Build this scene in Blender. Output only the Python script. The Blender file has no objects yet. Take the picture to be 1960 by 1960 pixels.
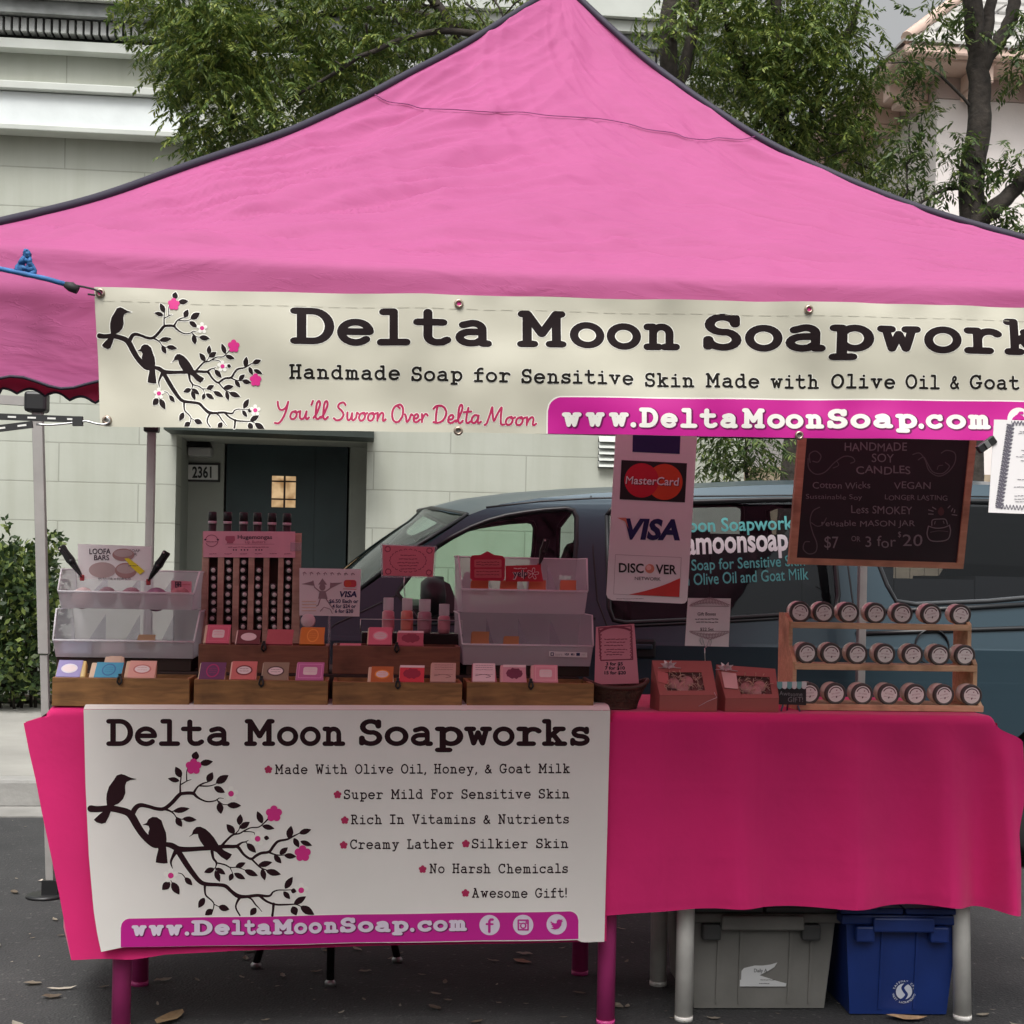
import bpy, bmesh, math, random
from mathutils import Vector, Matrix
from mathutils.geometry import tessellate_polygon
random.seed(7)
C = bpy.context.scene
R_ = math.radians
# ------------------------------------------------------------------ camera, world, sun, exposure
FOC, CX, HY, EYE, ROLL = 2770.0, 980.0, 1100.0, 1.30, 0.02
YAW = math.atan(280 / 2770.0)
cam_d = bpy.data.cameras.new('camera'); cam = bpy.data.objects.new('camera', cam_d); C.collection.objects.link(cam)
cam.location = (0, 0, EYE)
cam.matrix_world = Matrix.Translation((0, 0, EYE)) @ Matrix.Rotation(-YAW, 4, 'Z') @ Matrix.Rotation(R_(90), 4, 'X') @ Matrix.Rotation(ROLL, 4, 'Z')
cam_d.sensor_width = 36; cam_d.lens = 36 * FOC / 1960
cam_d.shift_y = (HY - 980) / 1960; cam_d.clip_end = 500; cam_d.clip_start = 0.05
C.camera = cam
W = bpy.data.worlds.new('World'); C.world = W; W.use_nodes = True
wn = W.node_tree; bg = wn.nodes['Background']
sky = wn.nodes.new('ShaderNodeTexSky'); sky.sky_type = 'NISHITA'; sky.sun_disc = False
SUN_EL, SUN_ROT = R_(60), R_(192)
sky.sun_elevation = SUN_EL; sky.sun_rotation = SUN_ROT
sky.air_density = 1.6; sky.dust_density = 10.0; sky.ozone_density = 1.0
hsv = wn.nodes.new('ShaderNodeHueSaturation'); hsv.inputs['Saturation'].default_value = 0.08
wn.links.new(sky.outputs[0], hsv.inputs['Color']); wn.links.new(hsv.outputs[0], bg.inputs[0])
bg.inputs[1].default_value = 0.12
sun_d = bpy.data.lights.new('sun', 'SUN'); sun_d.energy = 1.3; sun_d.angle = R_(20); sun_d.color = (1, .97, .92)
sun = bpy.data.objects.new('sun', sun_d); C.collection.objects.link(sun)
# sun direction: azimuth clockwise from +Y (as in the sky), light comes from there
sd = Vector((math.sin(SUN_ROT) * math.cos(SUN_EL), math.cos(SUN_ROT) * math.cos(SUN_EL), math.sin(SUN_EL)))
sun.rotation_euler = sd.to_track_quat('Z', 'Y').to_euler()
sun.location = (0, 0, 30)
C.view_settings.view_transform = 'Standard'; C.view_settings.look = 'None'
C.view_settings.exposure = 0.56; C.view_settings.gamma = 1
try: C.view_settings.use_curve_mapping = False
except Exception: pass
C.cycles.max_bounces = 8; C.cycles.transparent_max_bounces = 24

# ------------------------------------------------------------------ helpers
def ray(px, py):
    dx, dy = px - CX, py - HY
    c, s = math.cos(ROLL), math.sin(ROLL)
    x, y = dx * c + dy * s, -dx * s + dy * c
    ca, sa = math.cos(YAW), math.sin(YAW)
    return Vector((sa * FOC + ca * x, ca * FOC - sa * x, -y))
def P(px, py, Y):
    d = ray(px, py); return Vector((0, 0, EYE)) + d * (Y / d.y)
def G(px, py, z=0.0):
    d = ray(px, py); return Vector((0, 0, EYE)) + d * ((z - EYE) / d.z)

def M(name, col, rough=.6, var=0.0, vscale=6, bump=0.0, bscale=80, metal=0, coat=0, spec=.5, col2=None, vdetail=4):
    m = bpy.data.materials.new(name); m.use_nodes = True
    nt = m.node_tree; b = nt.nodes['Principled BSDF']
    b.inputs['Base Color'].default_value = (*col, 1); b.inputs['Roughness'].default_value = rough
    b.inputs['Metallic'].default_value = metal; b.inputs['Coat Weight'].default_value = coat
    b.inputs['Specular IOR Level'].default_value = spec
    tc = nt.nodes.new('ShaderNodeTexCoord')
    if var or col2:
        n = nt.nodes.new('ShaderNodeTexNoise'); n.inputs['Scale'].default_value = vscale; n.inputs['Detail'].default_value = vdetail
        nt.links.new(tc.outputs['Object'], n.inputs['Vector'])
        r = nt.nodes.new('ShaderNodeValToRGB')
        c2 = col2 or tuple(min(1, c * (1 + var)) for c in col)
        c1 = col if col2 else tuple(c * (1 - var) for c in col)
        r.color_ramp.elements[0].color = (*c1, 1); r.color_ramp.elements[1].color = (*c2, 1)
        r.color_ramp.elements[0].position = .3; r.color_ramp.elements[1].position = .7
        nt.links.new(n.outputs['Fac'], r.inputs[0]); nt.links.new(r.outputs[0], b.inputs['Base Color'])
    if bump:
        n = nt.nodes.new('ShaderNodeTexNoise'); n.inputs['Scale'].default_value = bscale; n.inputs['Detail'].default_value = 5
        nt.links.new(tc.outputs['Object'], n.inputs['Vector'])
        bp = nt.nodes.new('ShaderNodeBump'); bp.inputs['Strength'].default_value = bump; bp.inputs['Distance'].default_value = .01
        nt.links.new(n.outputs['Fac'], bp.inputs['Height']); nt.links.new(bp.outputs[0], b.inputs['Normal'])
    return m

class MB:
    def __init__(s): s.v = []; s.f = []; s.mi = []; s.sm = set()
    def add(s, vs, fs, mi=0):
        o = len(s.v); s.v += [Vector(v) for v in vs]
        for f in fs: s.f.append([i + o for i in f]); s.mi.append(mi)
    def box(s, a, b, mi=0):
        x0, y0, z0 = a; x1, y1, z1 = b
        s.add([(x0,y0,z0),(x1,y0,z0),(x1,y1,z0),(x0,y1,z0),(x0,y0,z1),(x1,y0,z1),(x1,y1,z1),(x0,y1,z1)],
              [(0,3,2,1),(4,5,6,7),(0,1,5,4),(1,2,6,5),(2,3,7,6),(3,0,4,7)], mi)
    def hexa(s, q, d, mi=0):
        """slab: front quad q (ccw seen from front), pushed back by vector d"""
        q = [Vector(p) for p in q]; n = len(q)
        s.add(q + [p + Vector(d) for p in q], [tuple(range(n)), tuple(range(2*n-1, n-1, -1))] +
              [((i+1) % n, i, i+n, (i+1) % n + n) for i in range(n)], mi)
    def tube(s, pts, rad, n=10, mi=0, cap=True):
        pts = [Vector(p) for p in pts]
        if not hasattr(rad, '__len__'): rad = [rad] * len(pts)
        o = len(s.v); fr = None
        for i, p in enumerate(pts):
            t = (pts[min(i+1, len(pts)-1)] - pts[max(i-1, 0)])
            t = t.normalized() if t.length > 1e-9 else Vector((0, 0, 1))
            if fr is None:
                fr = t.orthogonal().normalized()
            fr = (fr - t * fr.dot(t)).normalized(); bi = t.cross(fr)
            for k in range(n):
                a = 2 * math.pi * k / n
                s.v.append(p + (fr * math.cos(a) + bi * math.sin(a)) * rad[i])
        for i in range(len(pts) - 1):
            for k in range(n):
                s.sm.add(len(s.f)); s.f.append([o+i*n+k, o+i*n+(k+1) % n, o+(i+1)*n+(k+1) % n, o+(i+1)*n+k]); s.mi.append(mi)
        if cap:
            s.f.append([o+k for k in range(n)][::-1]); s.mi.append(mi)
            e = o + (len(pts)-1)*n
            s.f.append([e+k for k in range(n)]); s.mi.append(mi)
    def lathe(s, prof, base, axis=(0,0,1), n=24, mi=0):
        """prof = [(r, h)] along axis from base"""
        ax = Vector(axis).normalized(); e = ax.orthogonal().normalized(); b = ax.cross(e); o = len(s.v); base = Vector(base)
        for r, h in prof:
            for k in range(n):
                a = 2*math.pi*k/n; s.v.append(base + ax*h + (e*math.cos(a)+b*math.sin(a))*max(r, 1e-5))
        for i in range(len(prof)-1):
            for k in range(n):
                s.sm.add(len(s.f)); s.f.append([o+i*n+k, o+i*n+(k+1) % n, o+(i+1)*n+(k+1) % n, o+(i+1)*n+k]); s.mi.append(mi)
    def grid(s, fn, nu, nv, mi=0, smooth=True):
        o = len(s.v)
        for j in range(nv+1):
            for i in range(nu+1): s.v.append(Vector(fn(i/nu, j/nv)))
        for j in range(nv):
            for i in range(nu):
                if smooth: s.sm.add(len(s.f))
                s.f.append([o+j*(nu+1)+i, o+j*(nu+1)+i+1, o+(j+1)*(nu+1)+i+1, o+(j+1)*(nu+1)+i]); s.mi.append(mi)
    def mesh(s, name, mats, org=Vector((0,0,0)), smooth=False, bevel=0, weld=False):
        me = bpy.data.meshes.new(name)
        me.from_pydata([v - org for v in s.v], [], s.f)
        for m in mats: me.materials.append(m)
        me.polygons.foreach_set('material_index', s.mi)
        me.polygons.foreach_set('use_smooth', [smooth or (i in s.sm) for i in range(len(s.f))])
        if bevel or weld:
            bm = bmesh.new(); bm.from_mesh(me)
            if weld: bmesh.ops.remove_doubles(bm, verts=bm.verts, dist=1e-5)
            if bevel:
                ed = [e for e in bm.edges if len(e.link_faces) == 2 and e.calc_face_angle(0) > .5]
                bmesh.ops.bevel(bm, geom=ed, offset=bevel, segments=2, profile=.5, affect='EDGES', clamp_overlap=True)
            bm.to_mesh(me); bm.free()
        me.update()
        return me
ORG = {}
def thing(name, label, cat, loc, group=None, kind=None):
    o = bpy.data.objects.new(name, None); C.collection.objects.link(o); o.location = loc
    o.empty_display_size = .05
    o['label'] = label; o['category'] = cat
    if group: o['group'] = group
    if kind: o['kind'] = kind
    ORG[o.name] = Vector(loc); return o
def part(mb, name, mats, parent, label=None, smooth=False, bevel=0, weld=False):
    if not isinstance(mats, (list, tuple)): mats = [mats]
    org = ORG[parent.name]
    o = bpy.data.objects.new(name, mb.mesh(name, mats, org, smooth, bevel, weld)); C.collection.objects.link(o)
    o.parent = parent; ORG[o.name] = org
    if label: o['label'] = label
    return o
def solo(mb, name, mats, label, cat, group=None, kind=None, smooth=False, bevel=0, weld=False):
    if not isinstance(mats, (list, tuple)): mats = [mats]
    xs = [v.x for v in mb.v]; ys = [v.y for v in mb.v]; zs = [v.z for v in mb.v]
    org = Vector(((min(xs)+max(xs))/2, (min(ys)+max(ys))/2, min(zs)))
    o = bpy.data.objects.new(name, mb.mesh(name, mats, org, smooth, bevel, weld)); C.collection.objects.link(o)
    o.location = org; ORG[o.name] = org
    if label: o['label'] = label
    if cat: o['category'] = cat
    if group: o['group'] = group
    if kind: o['kind'] = kind
    return o
def copy_tree(o, parent=None):
    c = o.copy(); C.collection.objects.link(c); c.parent = parent
    for ch in [x for x in C.objects if x.parent == o]: copy_tree(ch, c)
    return c
ORD = ['first','second','third','fourth','fifth','sixth','seventh','eighth','ninth','tenth']

# ------------------------------------------------------------------ flat print: outlines, strokes and letters on a mapped sheet
def pmap(Y, rip=None):
    """sheet standing at depth Y (number or function of image row/column); l = height above the sheet, metres"""
    def f(x, y, l=0.0):
        yy = Y(x, y) if callable(Y) else Y
        p = P(x, y, yy); p.y += (rip(p.x, p.z) if rip else 0) - l
        return p
    return f
def frame_map(o, u, v, n):
    """sheet through point o with in-plane unit vectors u (right), v (down) and normal n"""
    o, u, v, n = Vector(o), Vector(u), Vector(v), Vector(n)
    return lambda x, y, l=0.0: o + u*x + v*y + n*l
MICRO = [0]
def micro():
    MICRO[0] = (MICRO[0] + 1) % 24
    return MICRO[0] * 6e-6
def poly(mb, mp, pts, mi, l):
    tri = tessellate_polygon([[Vector((x, y, 0)) for x, y in pts]])
    l += micro(); mb.add([mp(x, y, l) for x, y in pts], [tuple(t) for t in tri], mi)
def quadgrid(mb, mp, a, b, c, d, nu, nv, mi, l):
    """a b c d = TL TR BR BL"""
    l += micro()
    def fn(u, v):
        x = (a[0]*(1-u)+b[0]*u)*(1-v) + (d[0]*(1-u)+c[0]*u)*v
        y = (a[1]*(1-u)+b[1]*u)*(1-v) + (d[1]*(1-u)+c[1]*u)*v
        return mp(x, y, l)
    mb.grid(fn, nu, nv, mi)
def disc(mb, mp, x, y, rx, ry, mi, l, n=20):
    poly(mb, mp, [(x+rx*math.cos(2*math.pi*k/n), y+ry*math.sin(2*math.pi*k/n)) for k in range(n)], mi, l)
def catmull(pts, n=5):
    if len(pts) < 3: return list(pts)
    out = []
    for i in range(len(pts)-1):
        p0, p1, p2, p3 = pts[max(i-1, 0)], pts[i], pts[i+1], pts[min(i+2, len(pts)-1)]
        for k in range(n):
            t = k/n
            out.append(tuple(.5*((2*b)+(c-a)*t+(2*a-5*b+4*c-d)*t*t+(-a+3*b-3*c+d)*t**3) for a, b, c, d in zip(p0, p1, p2, p3)))
    out.append(tuple(pts[-1])); return out
def ribbon2d(pts, ws, sharp=.9):
    """list of (verts, faces) pieces; split at sharp corners; round caps"""
    P2 = [pts[0]]; W2 = [ws[0]]
    for p, w in zip(pts[1:], ws[1:]):
        if math.hypot(p[0]-P2[-1][0], p[1]-P2[-1][1]) > 1e-6: P2.append(p); W2.append(w)
    pts, ws = P2, W2
    if len(pts) < 2: return []
    P2 = [pts[0]]; W2 = [ws[0]]
    for i in range(1, len(pts)):
        a, b = pts[i-1], pts[i]; n = int(math.hypot(b[0]-a[0], b[1]-a[1])/11)+1
        for k in range(1, n+1): P2.append((a[0]+(b[0]-a[0])*k/n, a[1]+(b[1]-a[1])*k/n)); W2.append(ws[i-1]+(ws[i]-ws[i-1])*k/n)
    pts, ws = P2, W2
    runs = []; cur = [0]
    for i in range(1, len(pts)-1):
        a0 = math.atan2(pts[i][1]-pts[i-1][1], pts[i][0]-pts[i-1][0]); a1 = math.atan2(pts[i+1][1]-pts[i][1], pts[i+1][0]-pts[i][0])
        d = abs((a1-a0+math.pi) % (2*math.pi)-math.pi); cur.append(i)
        if d > sharp: runs.append(cur); cur = [i]
    cur.append(len(pts)-1); runs.append(cur)
    out = []
    for r in runs:
        p = [pts[i] for i in r]; w = [ws[i]/2 for i in r]; n = len(p); L = []; Rr = []
        for i in range(n):
            a = p[max(i-1, 0)]; b = p[min(i+1, n-1)]; tx, ty = b[0]-a[0], b[1]-a[1]; q = math.hypot(tx, ty) or 1; tx, ty = tx/q, ty/q
            L.append((p[i][0]-ty*w[i], p[i][1]+tx*w[i])); Rr.append((p[i][0]+ty*w[i], p[i][1]-tx*w[i]))
        vs = []; fs = []
        for i in range(n): vs += [L[i], Rr[i]]
        for i in range(n-1): fs.append((2*i, 2*i+1, 2*i+3, 2*i+2))
        for e, dirn in ((0, -1), (n-1, 1)):
            a = p[e]; j = e - dirn; b = p[j]; ang = math.atan2(a[1]-b[1], a[0]-b[0])
            first = 2*e + (1 if dirn > 0 else 0); last = 2*e + (0 if dirn > 0 else 1)
            ids = [first]
            for k in range(1, 5):
                t = ang - math.pi/2 + math.pi*k/5
                ids.append(len(vs)); vs.append((a[0]+w[e]*math.cos(t), a[1]+w[e]*math.sin(t)))
            ids.append(last)
            if w[e] > 1e-4: fs.append(tuple(ids))
        out.append((vs, fs))
    return out
def stroke(mb, mp, pts, w, mi, l, tf=None):
    ws = list(w) if hasattr(w, '__len__') else [w]*len(pts)
    for vs, fs in ribbon2d(pts, ws):
        ll = l + micro()
        if tf: vs = [tf(*v) for v in vs]
        mb.add([mp(x, y, ll) for x, y in vs], fs, mi)
def scurve(mb, mp, wpts, mi, l, n=4):
    c = catmull(wpts, n); stroke(mb, mp, [(p[0], p[1]) for p in c], [max(p[2], .1) for p in c], mi, l)

# typewriter skeleton letters: cap height 100, x-height 66
def arc(cx, cy, rx, ry, a0, a1, n=14):
    return [(cx+rx*math.cos(R_(a0+(a1-a0)*k/n)), cy+ry*math.sin(R_(a0+(a1-a0)*k/n))) for k in range(n+1)]
TW = {
 'D': (82, [[(16,0),(16,100)], [(0,100),(42,100)]+arc(42,50,40,50,90,-90)[1:]+[(0,0)]]),
 'e': (77, [[(3,35),(76,35)], arc(39,33,37,34,4,318,22)]),
 'l': (70, [[(8,100),(36,100),(36,0)], [(2,0),(70,0)]]),
 't': (76, [[(28,98),(28,22)]+arc(50,22,22,22,180,270,6)[1:]+[(64,1),(76,9)], [(2,66),(66,66)]]),
 'a': (76, [[(11,60)]+arc(38,46,24,21,115,0,9)+[(62,0),(76,0)], [(62,38),(36,38)]+arc(32,19,30,19,90,270,10)+[(46,2),(62,13)]]),
 'M': (100, [[(14,0),(14,100)], [(86,0),(86,100)], [(2,100),(14,100),(50,34),(86,100),(98,100)], [(0,0),(30,0)], [(70,0),(100,0)]]),
 'o': (74, [arc(37,33,35,33.5,0,360,26)]),
 'n': (82, [[(2,66),(18,66),(18,0)], [(18,44)]+arc(41,43,23,23,165,0,9)+[(64,0)], [(2,0),(34,0)], [(50,0),(82,0)]]),
 'S': (72, [[(64,98),(64,78)]+arc(36,75,29,25,10,270,14)[1:]+arc(36,26,32,26,90,-165,14)[1:], [(4,2),(4,26)]]),
 'p': (80, [[(2,66),(18,66),(18,-28)], arc(45,33,31,33.5,150,-150,20), [(2,-28),(40,-28)]]),
 'w': (92, [[(12,66),(28,2),(46,50),(64,2),(80,66)], [(0,66),(28,66)], [(64,66),(92,66)]]),
 'r': (76, [[(4,66),(26,66),(26,0)], [(26,38)]+arc(54,36,28,29,165,60,8)+[(74,56)], [(4,0),(54,0)]]),
 'k': (82, [[(2,100),(18,100),(18,0)], [(18,28),(60,66)], [(36,42),(66,0)], [(2,0),(32,0)], [(50,0),(82,0)], [(44,66),(76,66)]]),
 's': (66, [[(60,66),(60,52)]+arc(34,50,26,16,10,270,12)[1:]+arc(33,17,30,17,90,-165,12)[1:], [(3,0),(3,16)]]),
 'H': (84, [[(14,0),(14,100)], [(70,0),(70,100)], [(14,52),(70,52)], [(0,0),(28,0)], [(56,0),(84,0)], [(0,100),(28,100)], [(56,100),(84,100)]]),
 'd': (80, [arc(34,33,32,33.5,25,335,20), [(46,100),(64,100),(64,0),(80,0)]]),
 'm': (94, [[(0,66),(12,66),(12,0)], [(12,48)]+arc(29,47,17,19,165,0,7)+[(46,0)], [(46,48)]+arc(63,47,17,19,165,0,7)+[(80,0)], [(0,0),(24,0)], [(38,0),(56,0)], [(70,0),(94,0)]]),
 'f': (66, [[(24,0),(24,76)]+arc(47,76,23,24,180,65,8)[1:], [(2,64),(58,64)], [(2,0),(52,0)]]),
 'i': (68, [[(8,66),(36,66),(36,0)], [(2,0),(68,0)], [(33,93),(36,93)]]),
 'v': (82, [[(13,66),(41,2),(69,66)], [(0,66),(28,66)], [(54,66),(82,66)]]),
 '&': (80, [catmull([(78,0),(50,32),(26,60),(24,78),(36,92),(50,84),(50,70),(36,56),(14,38),(6,20),(16,4),(36,0),(56,10),(72,38)],3)]),
 'O': (84, [arc(42,50,40,50,0,360,28)]), 
 'G': (88, [[(76,98),(76,74)], arc(43,50,41,50,38,322,20)+[(76,14),(76,42)], [(52,42),(88,42)]]),
 'C': (80, [[(74,98),(74,72)], arc(43,50,41,50,35,318,20)]),
 'c': (74, [[(66,66),(66,50)], arc(38,33,36,33.5,32,318,18)]),
 '.': (20, [[(9,2),(12,2)]]), ',': (24, [[(12,4),(12,0),(4,-18)]]), "'": (16, [[(10,100),(6,76)]]), '!': (20, [[(10,100),(10,34)], [(9,2),(12,2)]]),
 'W': (98, [[(11,100),(27,0),(49,72),(71,0),(87,100)], [(0,100),(26,100)], [(72,100),(98,100)]]),
 'L': (74, [[(22,100),(22,0)], [(4,100),(44,100)], [(4,0),(72,0),(72,28)]]),
 'h': (82, [[(2,100),(18,100),(18,0)], [(18,44)]+arc(41,43,23,23,165,0,9)+[(64,0)], [(2,0),(34,0)], [(50,0),(82,0)]]),
 'N': (86, [[(14,0),(14,100)], [(0,100),(14,100),(70,0),(70,100)], [(0,0),(28,0)], [(56,100),(86,100)]]),
 'R': (86, [[(16,0),(16,100)], [(2,100),(44,100)]+arc(44,76,24,24,90,-90,10)[1:]+[(16,52)], [(42,52),(70,0),(86,0)], [(2,0),(34,0)]]),
 'I': (66, [[(33,0),(33,100)], [(4,0),(62,0)], [(4,100),(62,100)]]),
 'V': (88, [[(12,100),(44,0),(76,100)], [(0,100),(28,100)], [(60,100),(88,100)]]),
 'F': (76, [[(18,0),(18,100)], [(2,100),(74,100),(74,74)], [(18,54),(50,54)], [(50,66),(50,42)], [(2,0),(44,0)]]),
 'A': (88, [[(12,0),(44,100),(76,0)], [(26,100),(44,100)], [(24,36),(64,36)], [(0,0),(28,0)], [(60,0),(88,0)]]),
 'u': (80, [[(2,66),(16,66),(16,22)]+arc(38,22,22,22,180,290,8)[1:]+[(62,16)], [(46,66),(62,66),(62,0),(80,0)]]),
 'y': (82, [[(13,66),(42,2)], [(69,66),(34,-18),(24,-28),(6,-28)], [(0,66),(28,66)], [(54,66),(82,66)]]),
}
def tw_glyph(mb, mp, ch, x0, x1, base, cap, w, mi, l, slope=0.0):
    """one letter squeezed into columns x0..x1, baseline row base, capital height cap (rows); w = stroke, rows"""
    gw, st = TW[ch]; xs = [p[0] for s in st for p in s]; lo, hi = min(xs), max(xs)
    sy = (cap - w)/100; wg = w/sy; sx = (x1-x0)/(hi-lo+wg) if hi-lo > 8 else sy
    xm = (x0+x1)/2
    def tf(u, v):
        X = x0 + (u-lo+wg/2)*sx if hi-lo > 8 else xm + (u-(lo+hi)/2)*sx
        return (X, base - w/2 - v*sy + slope*(X-xm))
    for s in st: stroke(mb, mp, s, wg*(1.25 if ch == '.' else 1), mi, l, tf)
def tw_text(mb, mp, txt, x0, x1, base, cap, w, mi, l, slope=0.0, gap=12, space=60):
    """typewriter word(s) spread over x0..x1; base = baseline row at x0"""
    adv = []; x = 0
    for ch in txt:
        if ch == ' ': x += space; continue
        adv.append((ch, x, x + TW[ch][0])); x += TW[ch][0] + gap
    tot = x - gap; k = (x1-x0)/tot
    for ch, a, b in adv:
        xa, xb = x0 + a*k, x0 + b*k
        tw_glyph(mb, mp, ch, xa, xb, base + slope*((xa+xb)/2-x0), cap, w, mi, l, slope)
SCR = {
 'Y': (60, [[(0,98),(4,74),(14,54),(30,54),(44,72),(50,98)], [(50,98),(44,50),(32,6),(14,-24),(-4,-22)]]),
 'o': (42, [[(26,46),(8,38),(2,16),(10,1),(24,4),(32,24),(26,44),(22,40),(32,38),(42,44)]]),
 'u': (46, [[(2,46),(2,14),(10,1),(24,10),(32,44)], [(32,44),(31,10),(38,1),(46,10)]]),
 "'": (14, [[(8,104),(2,82)]]),
 'l': (32, [[(0,8),(14,36),(25,84),(18,104),(9,84),(9,24),(15,3),(24,3),(32,14)]]),
 'S': (58, [[(50,88),(38,102),(18,94),(14,74),(32,56),(44,34),(34,8),(12,0),(-4,12)]]),
 'w': (58, [[(2,46),(3,14),(11,1),(22,14),(26,42),(27,12),(36,1),(48,18),(50,44),(58,40)]]),
 'n': (48, [[(4,46),(6,2)], [(6,12),(14,34),(26,47),(34,36),(33,8),(39,1),(48,10)]]),
 'O': (66, [[(36,100),(10,84),(1,44),(14,6),(38,2),(58,34),(58,78),(42,100),(28,92),(40,80)]]),
 'v': (44, [[(2,45),(9,28),(15,2),(28,18),(35,45),(44,40)]]),
 'e': (38, [[(3,20),(22,24),(27,38),(18,47),(6,36),(4,12),(14,1),(26,4),(38,16)]]),
 'r': (40, [[(4,47),(7,24),(8,2)], [(8,16),(14,34),(22,46),(30,47),(36,38)]]),
 'D': (68, [[(16,92),(14,48),(16,4)], [(-2,82),(14,98),(44,94),(62,62),(54,22),(30,3),(4,6)]]),
 't': (34, [[(18,86),(13,40),(14,8),(22,1),(34,10)], [(-2,62),(34,66)]]),
 'a': (48, [[(32,40),(18,47),(4,32),(3,10),(14,1),(28,16),(34,44),(32,10),(38,1),(48,10)]]),
 'M': (84, [[(-4,-2),(4,6),(14,50),(22,98),(27,60),(36,22),(48,58),(64,98),(65,50),(70,4),(84,2)]]),
}
def scr_text(mb, mp, txt, x0, x1, base, cap, w, mi, l, slope=0.0):
    tot = sum(SCR[c][0] for c in txt)+4*(len(txt)-1); k = (x1-x0)/tot; sy = cap/104; x = 0
    for ch in txt:
        for s in SCR[ch][1]:
            pts = [(x0+(x+p[0]+p[1]*.08)*k, base-p[1]*sy+slope*(x+p[0])*k) for p in catmull(s, 5)]
            stroke(mb, mp, pts, w, mi, l)
        x += SCR[ch][0]+4
# built-in upright letters
_G = {}
def bglyph(ch, bold):
    if ch in 'MW': bold = 0.0
    key = (ch, bold)
    if key in _G: return _G[key]
    def mk(t):
        c = bpy.data.curves.new('letters', 'FONT'); c.body = t; c.size = 1; c.resolution_u = 3; c.offset = bold; c.fill_mode = 'FRONT'
        o = bpy.data.objects.new('letters', c); me = o.to_mesh()
        vs = [(v.co.x, v.co.y) for v in me.vertices]; fs = [tuple(p.vertices) for p in me.polygons]
        o.to_mesh_clear(); bpy.data.objects.remove(o); bpy.data.curves.remove(c); return vs, fs
    vs, fs = mk(ch)
    a = mk('H' + ch + 'H')[0]; b = mk('HH')[0]
    adv = (max(v[0] for v in a)-min(v[0] for v in a)) - (max(v[0] for v in b)-min(v[0] for v in b))
    _G[key] = (vs, fs, adv); return _G[key]
def bf_text(mb, mp, txt, x0, x1, base, cap, mi, l, bold=0.0, shear=0.0, slope=0.0, jit=0.0, rnd=None):
    H = [v[1] for v in bglyph('H', bold)[0]]; hc = max(H) - max(0, min(H)); pen = 0; items = []
    for ch in txt:
        if ch == ' ': pen += .28; continue
        g = bglyph(ch, bold); items.append((g, pen)); pen += g[2]
    lo = min(v[0] for v in items[0][0][0]) if items[0][0][0] else 0
    hi = items[-1][1] + max(v[0] for v in items[-1][0][0])
    sy = cap/hc; sx = (x1-x0)/(hi-lo)
    for (vs, fs, adv), p in items:
        dy = (rnd.uniform(-1, 1)*jit*cap) if rnd else 0; rot = (rnd.uniform(-1, 1)*jit*.5) if rnd else 0
        out = []
        for u, v in vs:
            u2 = u + v*rot
            X = x0 + (p+u2-lo)*sx + v*sy*shear
            out.append((X, base - v*sy + slope*(X-x0) + dy))
        ll = l + micro(); mb.add([mp(x, y, ll) for x, y in out], fs, mi)
def bf_span(mb, mp, txt, sub, xa, xb, base, cap, mi, l, bold=0.0, slope=0.0):
    """set the whole line so that its piece sub runs from xa to xb (base = baseline row at xa)"""
    i0 = txt.index(sub); i1 = i0+len(sub); pen = 0; pos = []
    for ch in txt:
        if ch == ' ': pos.append((pen, pen)); pen += .28; continue
        g = bglyph(ch, bold); pos.append((pen+min(v[0] for v in g[0]), pen+max(v[0] for v in g[0]))); pen += g[2]
    k = (xb-xa)/(pos[i1-1][1]-pos[i0][0]); x0 = xa-(pos[i0][0]-pos[0][0])*k; x1 = xa+(pos[-1][1]-pos[i0][0])*k
    bf_text(mb, mp, txt, x0, x1, base+slope*(x0-xa), cap, mi, l, bold=bold, slope=slope)
def squiggle(mb, mp, x0, x1, y, h, mi, l, w=.9, rnd=random):
    """a line of writing too small to read: broken dashes"""
    x = x0
    while x < x1:
        e = min(x1, x + rnd.uniform(2.0, 6.0)*h/3)
        stroke(mb, mp, [(x, y+rnd.uniform(-.15, .15)*h), (e, y+rnd.uniform(-.15, .15)*h)], w, mi, l); x = e + h*.5
def rrect(x0, y0, x1, y1, r, n=5, corners=(1,1,1,1)):
    """TL TR BR BL rounded"""
    o = []
    for (cx, cy, a), k in zip(((x0+r, y0+r, 180), (x1-r, y0+r, 270), (x1-r, y1-r, 0), (x0+r, y1-r, 90)), corners):
        if k: o += [(cx+r*math.cos(R_(a+90*i/n)), cy+r*math.sin(R_(a+90*i/n))) for i in range(n+1)]
        else:
            o.append({180:(x0,y0),270:(x1,y0),0:(x1,y1),90:(x0,y1)}[a])
    return o
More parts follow.
